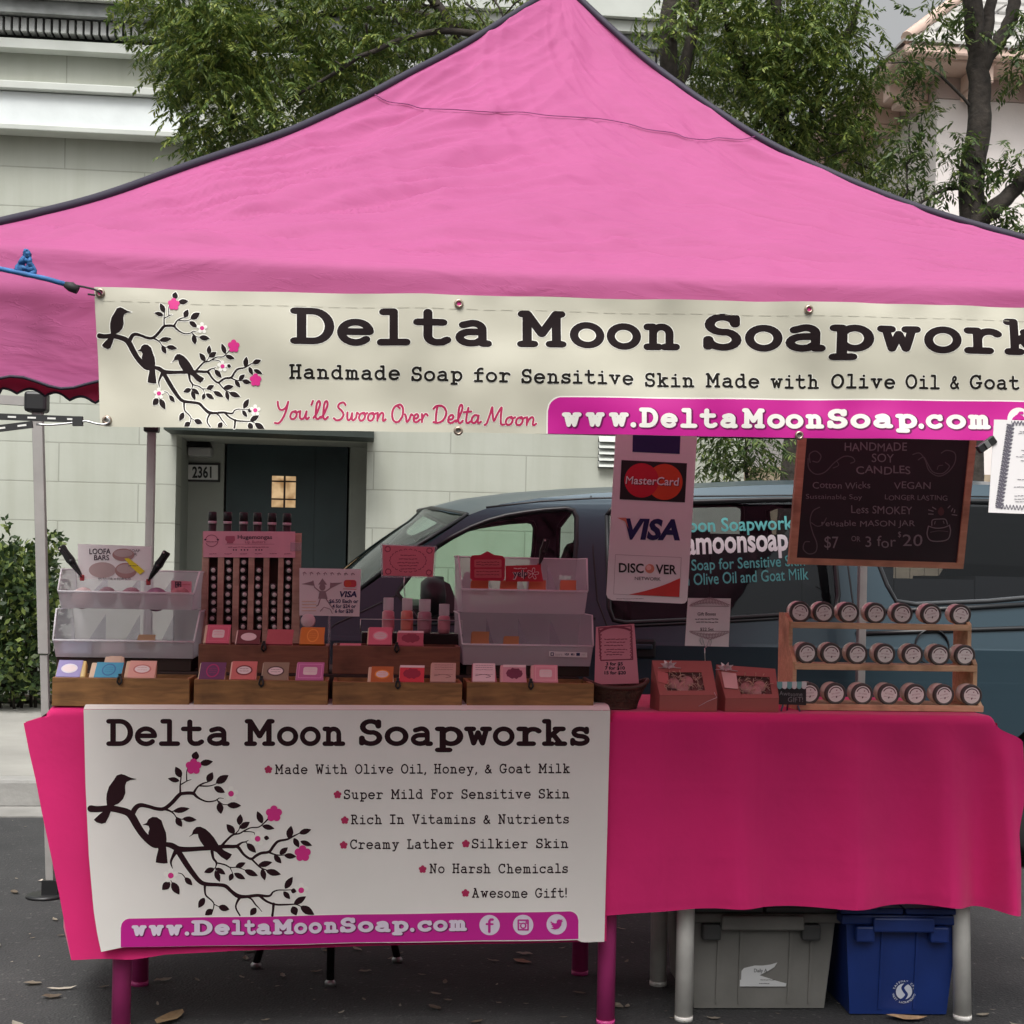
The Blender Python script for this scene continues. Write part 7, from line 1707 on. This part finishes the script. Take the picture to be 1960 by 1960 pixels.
# ------------------------------------------------------------------ basket, gift boxes, easel
YG = 4.10
bk = thing('wicker_basket', 'small dark brown basket holding a pink price sign', 'basket', tuple(P(1178, 1355, YG+.07)))
m_wick = wood_mat('dark_wicker', (.05, .022, .015), (.10, .045, .03)); m_wick2 = M('wicker_weave', (.075, .035, .022), .7, .4, 60, 1.0, 90)
cb = P(1178, 1356, YG+.08); cb.z = CZ+.001; rr0, rr1 = .060, .090; hh = .060
mb = MB(); nn = 40
for k in range(12):
    z = .004+hh*k/12; r = rr0+(rr1-rr0)*(k/12)**1.3; lift = 0
    mb.tube([cb+Vector(((r+.002*math.sin(20*a+k*math.pi))*math.cos(a), (r+.002*math.sin(20*a+k*math.pi))*.8*math.sin(a), z+.014*(k/12)*abs(math.cos(a))**3)) for a in [2*math.pi*i/nn for i in range(nn+1)]], .0042, 6)
part(mb, 'weave', m_wick2, bk)
mb = MB(); mb.tube([cb+Vector((.093*math.cos(a), .076*math.sin(a), hh+.004+.020*abs(math.cos(a))**3)) for a in [2*math.pi*i/nn for i in range(nn+1)]], .0062, 8); part(mb, 'rim', m_wick, bk)
mb = MB(); mb.lathe([(0,0),(.056,0),(.056,.006),(0,.006)], cb, (0,0,1), 24); part(mb, 'base', m_wick, bk)
def pr(mb, mp):
    stroke(mb, mp, [(1146,1202),(1208,1198),(1211,1262),(1150,1264),(1146,1202)], 2.2, 1, .0003); stroke(mb, mp, catmull([(1150,1208),(1160,1203),(1176,1200),(1194,1202),(1206,1206)], 3), 4, 1, .0005)
    for k, x in enumerate((1149,1208)):
        for y in range(1206, 1262, 7): stroke(mb, mp, catmull([(x-2, y), (x+2, y+2), (x-1, y+5)], 2), 1.6, 1, .0006)
    for k, y in enumerate((1224,1230,1236,1244,1249,1254)): squiggle(mb, mp, 1157+(k % 2)*4, 1200-(k % 3)*4, y-.02*(y-1200), 4, 1, .0004, 1.5)
    for tx, a, b, y in (('3 for $5',1160,1192,1273.5),('7 for $10',1158,1196,1281.5),('15 for $20',1157,1198,1290.5)): bf_text(mb, mp, tx, a, b, y, 6.2, 2, .0003, bold=.03)
card('table_sign', 'pink price sheet with ornate border standing in the basket', 'sign', [(1141,1200),(1214,1194),(1223,1308),(1138,1310)], YG+.075, [m_pinkc, pm((.30,.05,.09)), m_ink], pr, .0025)
m_gift = M('red_gift_box', (.36, .105, .09), .6, .06, 8); m_giftin = M('gift_box_inside', (.22, .05, .04), .8); m_film = frost('window_film', (.6, .5, .5), .88); m_rib = M('silver_ribbon', (.62, .46, .48), .3, metal=.3)
def gift(label, tl, tr, br, bl_, fb, Y, tag):
    """tl..bl = corners of the big top face, fb = row of the front face foot"""
    A = P(*bl_, Y); Bv = P(*br, Y); zf = CZ+.001
    w = (Bv-A).length; up = .078; dpt = .095
    D = Vector((P(*tl, Y+up).x, Y+up, P(*tl, Y+up).z)); Cv = Vector((P(*tr, Y+up).x, Y+up, P(*tr, Y+up).z))
    n = (Bv-A).cross(D-A).normalized()
    t = thing('gift_box', label, 'gift box', ((A.x+Bv.x)/2, Y+up/2, zf), 'red window gift boxes')
    thick = .034
    def pt(u, v, l=0): return (A*(1-u)+Bv*u)*(1-v)+(D*(1-u)+Cv*u)*v+n*l
    mb = MB(); a0, a1, b0, b1 = .14, .80, .13, .66
    if tag: a0, a1, b0, b1 = .30, .88, .13, .70
    for q in (((0,0),(1,0),(1,b0),(0,b0)), ((0,b1),(1,b1),(1,1),(0,1)), ((0,b0),(a0,b0),(a0,b1),(0,b1)), ((a1,b0),(1,b0),(1,b1),(a1,b1))): mb.hexa([pt(*p) for p in q], -n*.0022)
    part(mb, 'lid', m_gift, t)
    mb = MB(); F0, F1 = A+Vector((0, .004, zf-A.z+.0)), Bv+Vector((0, .004, zf-Bv.z)); F0.z = F1.z = zf
    A2, B2 = A-n*.0005-Vector((0,0,.0006)), Bv-n*.0005-Vector((0,0,.0006))
    mb.add([A2, B2, F1, F0], [(0, 3, 2, 1)])
    Bk0 = Vector((D.x+.004, D.y+.02, zf+.035)); Bk1 = Vector((Cv.x-.004, Cv.y+.02, zf+.035))
    mb.add([A2, F0, Vector((D.x, Y+up+.02, zf)), D-n*.003], [(0, 1, 2, 3)]); mb.add([B2, F1, Vector((Cv.x, Y+up+.02, zf)), Cv-n*.003], [(3, 2, 1, 0)])
    mb.add([D-n*.003, Cv-n*.003, Vector((Cv.x, Y+up+.02, zf)), Vector((D.x, Y+up+.02, zf))], [(0, 1, 2, 3)])
    part(mb, 'box', m_gift, t)
    mb = MB(); mb.hexa([pt(.02,.02,-.02), pt(.98,.02,-.02), pt(.98,.95,-.02), pt(.02,.95,-.02)], -n*.001); part(mb, 'tissue', m_giftin, t)
    rg = random.Random(len(label))
    mb = MB()
    for _ in range(60):
        u, v = rg.uniform(a0-.03, a1+.03), rg.uniform(b0, b1); p0 = pt(u, v, -.012+rg.random()*.008); d = Vector((rg.gauss(0,1), rg.gauss(0,.4), rg.gauss(0,1))).normalized()*.018
        mb.tube([p0, p0+d*.5+n*.004, p0+d], .0011, 4, cap=False)
    part(mb, 'paper_shred', pm((.62,.36,.26)), t)
    for u, v in ((a0+.16, .40), (a0+.40, .46), (a0+.30, .28)):
        mb = MB(); mb.lathe([(0,0),(.017,0),(.019,.004),(.017,.009),(0,.010)], pt(u, v, -.017), n, 18); part(mb, 'round_soap', pm((.58,.26,.24)), t)
    mb = MB(); mb.add([pt(a0,b0,-.003), pt(a1,b0,-.003), pt(a1,b1,-.003), pt(a0,b1,-.003)], [(0,1,2,3)]); part(mb, 'window_film', m_film, t)
    mb = MB(); bc = (.24, .80) if not tag else (.12, .86)
    for k in range(7):
        a = R_(k*51+20); p0 = pt(*bc, .004); tip = p0+Vector((.026*math.cos(a), -.006-.004*(k % 2), .014*math.sin(a)+.008)); s = Vector((-math.sin(a), 0, math.cos(a)))*.005
        mb.add([p0, (p0+tip)/2+s+Vector((0,-.006,0)), tip, (p0+tip)/2-s+Vector((0,-.006,0))], [(0,1,2,3)])
    mb.tube([pt(bc[0]-.16, bc[1]-.02, .001), pt(bc[0], bc[1], .003), pt(bc[0]+.22, bc[1]-.03, .001)], .0012, 5); part(mb, 'bow', m_rib, t)
    if tag:
        mb = MB(); mb.hexa([pt(.03,.30,.003), pt(.27,.27,.003), pt(.30,.74,.003), pt(.05,.78,.003)], -n*.001); part(mb, 'gift_tag', pm((.70,.42,.40)), t)
    else:
        mb = MB(); mb.hexa([pt(.02,.38,.0015), pt(.20,.30,.0015), pt(.22,.62,.0015), pt(.05,.70,.0015)], -n*.001); part(mb, 'gift_tag', pm((.48,.13,.12)), t)
        mb = MB(); mb.tube([pt(.95,.06,.002), Vector((Bv.x-.002, Y-.003, A.z-.004)), Vector((Bv.x-.03, Y-.003, A.z-.016)), Vector((Bv.x-.055, Y-.003, A.z-.030))], .001, 5); part(mb, 'ribbon_tail', m_rib, t)
gift('red window gift box with silver bow next to the basket', (1248,1264), (1361,1265), (1373,1330), (1263,1331), 1352, YG, False)
gift('red window gift box with pale square tag beside the little easel', (1371,1272), (1484,1280), (1491,1336), (1389,1337), 1354, YG+.005, True)
def pr(mb, mp):
    for s, y0 in ((1, 1152), (-1, 1216)):
        for k in range(26):
            u = (k-12.5)/12.5; yy = y0+(1-u*u)*-4*s+s*8; x = 1358+u*36
            stroke(mb, mp, catmull([(x-2, yy), (x, yy-s*(3+10*(1-abs(u)))), (x+2.4, yy-s*2)], 3), 1.2, 1, .0003)
        stroke(mb, mp, [(1321, y0+8*s), (1395, y0+8*s+.5)], 1.3, 1, .0004)
    bf_text(mb, mp, 'Gift Boxes', 1335, 1370, 1178, 6, 2, .0003, bold=.01)
    for y, a, b in ((1185,1331,1376),(1191,1333,1375)): squiggle(mb, mp, a, b, y, 4, 2, .0003, 1.4)
    bf_text(mb, mp, '$22 Set', 1340, 1366, 1207, 5.5, 2, .0003, bold=.01)
def hold(t):
    wire(t, [P(1349, 1240, YG+.09), P(1349, 1252, YG+.09), P(1351, 1300, YG+.09)], .0015); wire(t, [P(*q, YG+.097) for q in catmull([(1344,1234),(1340,1226),(1344,1220),(1351,1240),(1358,1222),(1362,1228),(1359,1236)], 3)], .0013, 'clip')
card('table_sign', 'white ornate card on a wire holder behind the gift boxes', 'sign', [(1317,1144.5),(1399,1145.5),(1394.6,1238),(1311,1236)], YG+.10, [m_card, pm((.36,.26,.28)), m_ink], pr, .002, holder=hold)

# ------------------------------------------------------------------ candle rack and jars
YS = (4.285, 4.235, 4.185); YBK = 4.385
xl = X_(1513, 1300, 4.25); xr_k = X_(1869, 1280, 4.235)
zs_ = [Z_(1690, 1193, YS[0]), Z_(1690, 1271.5, YS[1]), Z_(1690, 1355, YS[2])]
cr = thing('candle_rack', 'three tier pine rack of candle jars on the right table', 'rack', ((xl+xr_k)/2, 4.28, CZ))
for k in range(3):
    mb = MB(); zt_ = zs_[k]; lip = .012
    if k == 2: zt_ = max(zt_, CZ+.02)
    mb.box((xl+.013, YS[k], zt_-.0185), (xr_k-.013, YBK, zt_-.004)); part(mb, 'shelf', m_pine, cr, bevel=.001)
    mb = MB(); mb.box((xl+.004, YS[k]-.012, zt_-.0185), (xr_k-.002, YS[k]-.0005, zt_)); part(mb, 'lip', m_pine, cr, bevel=.0015)
ztop_ = Z_(1500, 1172, YBK)
for x in (xl, xr_k-.012):
    pr_ = [(YBK, CZ+.0005), (YS[2]-.004, CZ+.0005), (YS[2]-.004, zs_[2]+.006), (YS[1]-.006, zs_[2]+.045), (YS[1]-.006, zs_[1]+.004), (YS[0]-.008, zs_[1]+.05), (YS[0]-.008, zs_[0]+.002), (YBK-.06, ztop_), (YBK, ztop_)]
    mb = MB(); n = len(pr_); tri = tessellate_polygon([[Vector((a, b, 0)) for a, b in pr_]]); A = [(x, y, z) for y, z in pr_]; Bq = [(x+.012, y, z) for y, z in pr_]
    mb.add(A+Bq, [tuple(q) for q in tri]+[tuple(i+n for i in q) for q in tri]+[(i, (i+1) % n, (i+1) % n+n, i+n) for i in range(n)]); part(mb, 'end_panel', m_pine, cr)
m_wax = M('jar_wax', (.82, .74, .66), .2, .06, 20, coat=.5); m_lid = M('pewter_lid', (.085, .078, .072), .5, .1, 20); m_jl = M('jar_label', (.90, .88, .85), .5)
jar0 = thing('candle_jar', 'x', 'candle jar', (0,0,0), 'candle jars on the rack'); RL = .0325
ax = Vector((0, -1, -.05)).normalized()
mb = MB(); mb.lathe([(0,-.062),(.024,-.062),(.0295,-.058),(.031,-.05),(.031,-.018),(.028,-.0135),(0,-.0135)], (0,0,0), ax, 28); part(mb, 'jar', m_wax, jar0)
mb = MB(); mb.lathe([(RL-.001,-.0132),(RL,-.012),(RL,-.002),(RL-.002,.0),(RL-.005,.0004),(RL-.0065,-.0014),(0,-.0014)], (0,0,0), ax, 36); part(mb, 'lid', m_lid, jar0)
mb = MB(); e_ = Vector((1,0,0)); dn = ax.cross(e_).normalized(); dn = dn if dn.z < 0 else -dn; jm = frame_map(ax*.0, e_, dn, ax)
disc(mb, jm, 0, 0, .0245, .0245, 0, -.0009, 30)
stroke(mb, jm, [(.0195*math.cos(R_(t)), .0195*math.sin(R_(t))) for t in range(200, 345, 10)], .0028, 1, -.0005); bf_text(mb, jm, 'SOY CANDLE', -.013, .013, .0005, .0038, 2, -.0005); squiggle(mb, jm, -.015, .016, .008, .004, 2, -.0005, .0011, random.Random(2)); poly(mb, jm, [(-.001,.008),(.002,.006),(.003,.011),(-.001,.013)], 1, -.0003); disc(mb, jm, .004, -.010, .0022, .0022, 2, -.0005, 10)
part(mb, 'label_disc', [m_jl, pm((.10,.04,.05)), pm((.45,.30,.32))], jar0)
rows = [([275,452,640,835,1030,1245,1465],[255,260,265,268,270,275,280],'top'),([325,505,700,905,1110,1310,1500],[565,565,572,575,578,582,588],'middle'),([345,540,735,935,1130,1340,1545],[880,885,890,897,900,905,910],'bottom')]
rj = random.Random(8); done = False
for ri, (xs, ys, nm) in enumerate(rows):
    for k in range(7):
        p = P(1460+(xs[k]+6)*.2588, 1100+ys[k]*.2588, YS[ri]+.0)
        zc = zs_[ri]-.004+RL+.0012
        if ri == 2: zc = max(zs_[2], CZ+.02)-.004+RL+.0012
        o = jar0 if not done else copy_tree(jar0); done = True
        o.location = (p.x, YS[ri]+.001+rj.uniform(0, .006), zc); o.rotation_euler = (0, rj.uniform(-.25, .25), rj.uniform(-.05, .06)); o['label'] = 'glass candle jar with grey lid and round label, %s from left on the %s shelf' % (ORD[k], nm)
# easel
YE = 4.13
m_chalk = M('chalk_slate', (.018, .015, .018), .65, .25, 8); m_white = M('chalk_white', (.23, .222, .228), .9); m_tealp = M('awning_teal', (.18, .42, .42), .6); m_awhite = M('awning_white', (.75,.72,.72), .6)
ez = thing('tiny_easel', 'tiny chalk easel with striped awning and handwritten greeting', 'easel', tuple(P(1516, 1364, YE)))
mb = MB(); q = [P(1489,1316,YE), P(1543,1318,YE), P(1543,1350,YE), P(1489,1348,YE)]; mb.hexa([q[3], q[2], q[1], q[0]], (0, .004, 0)); em = pmap(YE-.0008)
bf_text(mb, em, 'Awesome', 1492, 1536, 1331, 8, 1, .0003, slope=.05, jit=.1, rnd=random.Random(4)); bf_text(mb, em, 'GIFT!', 1508, 1537, 1344, 9, 1, .0003, jit=.1, rnd=random.Random(3)); part(mb, 'board', [m_chalk, m_white], ez)
mb = MB(); n = 6
for k in range(n):
    a, b = 1488+56*k/n, 1488+56*(k+1)/n; c = k % 2
    pts = [(a, 1305), (b, 1305)]+[((a+b)/2+(b-a)/2*math.cos(R_(t)), 1313+6*math.sin(R_(t))) for t in range(0, 181, 30)]
    mb.hexa([P(x, y, YE-.008) for x, y in pts[::-1]], (0, .006, 0), c)
part(mb, 'awning', [m_tealp, m_awhite], ez)
for (x0, y0), (x1, y1), yb in (((1499,1348),(1495,1364),0), ((1527,1350),(1531,1365),0), ((1513,1320),(1514,1358),.04)):
    a, b = P(x0, y0, YE+.006), P(x1, y1, YE+.006); a.y += yb*.2; b.y += yb; b.z = CZ+.001; mb = MB(); mb.tube([a, b], .0028, 6); part(mb, 'leg', pm((.10,.16,.22)), ez)

# ------------------------------------------------------------------ hanging card sign, chalkboard, notice
YP = 3.95
m_pvc = M('sign_white', (.80, .77, .77), .4, .04, 4)
ps = thing('card_sign', 'tall white hanging sign of payment card logos behind the banner', 'sign', tuple(P(1240, 1150, YP)))
mb = MB(); out = [(1186,700),(1342,704),(1315.5,1149),(1311,1154.5),(1305,1155.5),(1172,1149),(1164,1145),(1161,1138)]
mb.hexa([P(x, y, YP) for x, y in out[::-1]], (0, .004, 0), 0); mp = pmap(YP-.0006)
poly(mb, mp, [(1212,790),(1304,793),(1301,869),(1210.5,865)], 2, .0003)
poly(mb, mp, [(1189.5,880.5),(1315,886.7),(1311,961.8),(1186,955.6)], 1, .0003)
disc(mb, mp, 1272, 922.5, 34.5, 34.5, 4, .0006, 36); disc(mb, mp, 1228, 919.5, 33, 33, 3, .0009, 36)
bf_text(mb, mp, 'MasterCard', 1198.5, 1299.5, 927, 15, 9, .0013, bold=.03, shear=.12, slope=.035); bf_text(mb, mp, 'MasterCard', 1197, 1298, 926, 15, 0, .0017, bold=.012, shear=.12, slope=.035)
bf_text(mb, mp, 'VISA', 1188, 1302, 1030, 38, 2, .0004, bold=.045, shear=.20, slope=.02); poly(mb, mp, [(1181,991),(1198,991),(1203,1012),(1196,998)], 7, .0009)
stroke(mb, mp, [(1178,1061.5),(1304,1067),(1300,1143),(1174.5,1137),(1178,1061.5)], .7, 8, .0003)
bf_text(mb, mp, 'DISC', 1184.5, 1232, 1095, 17.5, 1, .0004, bold=.022, slope=.03); bf_text(mb, mp, 'VER', 1255, 1295, 1097.8, 17.5, 1, .0004, bold=.022, slope=.03); disc(mb, mp, 1243.7, 1088.5, 8.8, 8.8, 7, .0005, 22); disc(mb, mp, 1241.5, 1086.5, 5, 5, 6, .0008, 16)
bf_text(mb, mp, 'NETWORK', 1215, 1264.5, 1110, 6.2, 1, .0004, slope=.03)
poly(mb, mp, [(1203.5,1138)]+catmull([(1203.5,1138),(1235,1131),(1270,1120),(1302,1106.5)], 5)+[(1300,1142.6)], 5, .0004); squiggle(mb, mp, 1180, 1231, 1146, 3, 8, .0003, 1.1)
part(mb, 'panel', [m_pvc, m_black, m_navy, pm((.56,.010,.03)), pm((.62,.06,.015)), pm((.56,.035,.03)), pm((.80,.48,.42)), pm((.62,.22,.14)), pm((.35,.30,.32)), pm((.12,.01,.01))], ps)
mb = MB()
for x in (1205, 1322): mb.tube([P(x, 706, YP+.002), P(x, 640, YP+.002), P(x+2, 560, YP+.002)], .0015, 5)
part(mb, 'hanging_cord', m_black, ps)
YK = 3.90
m_frame = wood_mat('chalkboard_frame', (.50, .27, .15), (.62, .37, .22))
cbd = thing('chalkboard', 'wood framed chalkboard of candle prices hanging under the banner', 'chalkboard', tuple(P(1680, 1090, YK)))
o_ = [(1531,815),(1872,820),(1844,1089),(1510,1079.5)]; i_ = [(1545,829),(1858,834),(1832.5,1077),(1525,1067.5)]
for k, nm in enumerate(('top','right','bottom','left')):
    a, b, c, d = o_[k], o_[(k+1) % 4], i_[(k+1) % 4], i_[k]; mb = MB(); mb.hexa([P(*d, YK), P(*c, YK), P(*b, YK), P(*a, YK)], (0, .016, 0)); part(mb, 'frame', m_frame, cbd)
mb = MB(); g = [P(x, y, YK+.006) for x, y in [(1544,828),(1859,833),(1833.5,1078),(1524,1068.5)]]; mb.hexa([g[3], g[2], g[1], g[0]], (0, .006, 0), 0)
km = pmap(YK+.0053); zk = lambda x, y: (1460+x*.2588, 800+y*.2588); rc = random.Random(12)
def ct(tx, x0, x1, y, h, bold=.0, sl=.0): a = zk(x0, y); b = zk(x1, y); bf_text(mb, km, tx, a[0], b[0], a[1], h*.2588, 1, .0003, bold=bold, slope=sl, jit=.11, rnd=rc)
ct('HANDMADE', 605, 1065, 243, 60, .006, .008); ct('SOY', 805, 970, 332, 62, .0, .0); ct('CANDLES', 692, 1092, 410, 56, .006, .01)
ct('Cotton Wicks', 370, 795, 520, 48, 0, .004); ct('VEGAN', 970, 1240, 524, 50, 0, .01); ct('Sustainable Soy', 318, 735, 600, 34, -.006, .01); ct('LONGER LASTING', 903, 1365, 605, 36, -.002, .01)
ct('Less SMOKEY', 655, 1105, 705, 56, 0, .01); ct('reusable MASON JAR', 435, 1125, 798, 42, 0, .006); ct('$7', 455, 560, 955, 85, 0); ct('OR', 655, 722, 915, 38); ct('3 for', 760, 985, 950, 76, 0, .02); ct('20', 1035, 1178, 952, 84); ct('$', 1000, 1022, 880, 40)
m_faint = M('chalk_faint', (.13, .12, .125), .9)
def cs(pts, w=8, mi=2): stroke(mb, km, [zk(*p) for p in catmull(pts, 5)], w*.2588, mi, .0003)
cs([(350,330),(345,270),(390,245),(430,280),(410,325),(370,320)]); cs([(335,300),(340,370),(390,415),(460,400),(530,330),(600,285),(660,290),(680,320),(650,335)]); cs([(520,370),(560,350),(545,320),(525,335)], 6)
cs([(1110,270),(1160,260),(1200,310),(1230,390),(1300,430),(1370,400),(1420,330),(1420,260),(1360,240),(1320,260)]); cs([(1150,310),(1190,290),(1220,340),(1260,400),(1330,410),(1380,360),(1350,330)], 8); cs([(1290,380),(1300,355),(1330,350)], 6)
cs([(420,660),(370,690),(350,760),(370,850),(400,930),(390,990),(340,1005),(300,970),(310,920),(345,915)]); cs([(360,775),(400,800),(440,790),(470,740)], 7)
cs([(1225,800),(1215,860),(1240,905),(1310,912),(1370,895),(1388,840),(1380,795)], 8, 1); cs([(1225,800),(1280,815),(1340,810),(1382,792)], 7, 1); cs([(1250,795),(1255,755),(1300,748),(1350,750),(1365,785)], 7, 1); cs([(1240,845),(1300,835),(1370,840)], 5, 2); cs([(1270,785),(1275,765)], 5, 1); cs([(1340,780),(1335,762)], 5, 1)
poly(mb, km, [zk(1318+24*math.cos(R_(a))*(1-.4*max(0, -math.sin(R_(a)))), 690+32*math.sin(R_(a))) for a in range(0, 360, 20)], 3, .0003)
for a, b in (((1255,660),(1280,675)),((1225,680),(1260,690)),((1225,710),(1260,712)),((1370,665),(1385,650)),((1395,690),(1405,670)),((1415,700),(1420,680)),((1400,715),(1435,720))): stroke(mb, km, [zk(*a), zk(*b)], 1.8, 1, .0003)
part(mb, 'slate', [m_chalk, m_white, m_faint, M('chalk_flame', (.10, .05, .05), .9)], cbd)
mb = MB()
for x in (1580, 1820): mb.tube([P(x, 818, YK+.004), P(x, 700, YK), P(x, 560, YK)], .0015, 5)
part(mb, 'hanging_cord', m_black, cbd)
YN_ = 2.99
def pr(mb, mp):
    rn = random.Random(6)
    for k in range(22):
        x = 1934-k*1.02; y = 816+k*7.2; s = 1 if k % 2 else -1
        stroke(mb, mp, catmull([(x-6.5, y-4), (x+6, y-1), (x-6, y+3), (x+6.5, y+5)], 3), 2.1, 1, .0003); stroke(mb, mp, catmull([(x+7, y-3), (x-7, y), (x+7, y+4)], 3), 1.5, 1, .0004)
        disc(mb, mp, x-1, y, 1.5, 1.5, 1, .0004, 8)
    for k in range(18):
        x = 1936+k*6.5; stroke(mb, mp, catmull([(x, 806+k*.1), (x+3, 814+k*.1), (x+6, 806+k*.1), (x+3, 811)], 3), 1.5, 1, .0003); x -= 22; stroke(mb, mp, catmull([(x, 966+k*.3), (x+3, 974+k*.3), (x+6, 966+k*.3)], 3), 1.5, 1, .0003)
    for y, x0 in ((826,1952),(829.5,1950),(862,1955),(870,1957),(874,1945),(882,1954),(918,1948),(932,1941),(949,1942),(955,1942),(960,1944)): squiggle(mb, mp, x0, 2030, y, 4, 1, .0003, 1.1)
card('notice_sheet', 'white notice sheet with an ornate border hanging in front of the banner', 'notice', [(1903,803),(2066,808),(2056,987),(1892,981)], YN_, [m_card, pm((.13,.12,.15))], pr, .0012)
bc = thing('binder_clip', 'black binder clip at the edge of the white notice sheet', 'clip', tuple(P(1890, 850, YN_)))
mb = MB(); a, b = P(1874, 860, YN_-.004), P(1905, 838, YN_-.004); d = (b-a).normalized(); n = Vector((-d.z, 0, d.x))
mb.hexa([a-n*.011, b-n*.011+Vector((0,0,0)), b+n*.007, a+n*.007], (0, .014, 0)); part(mb, 'body', m_black, bc, bevel=.002)
mb = MB(); c = (a+b)/2+Vector((0, -.003, 0)); mb.hexa([c-d*.006-n*.009, c+d*.004-n*.009, c+d*.004+n*.006, c-d*.006+n*.006], (0, .002, 0)); part(mb, 'lever', m_metal, bc)
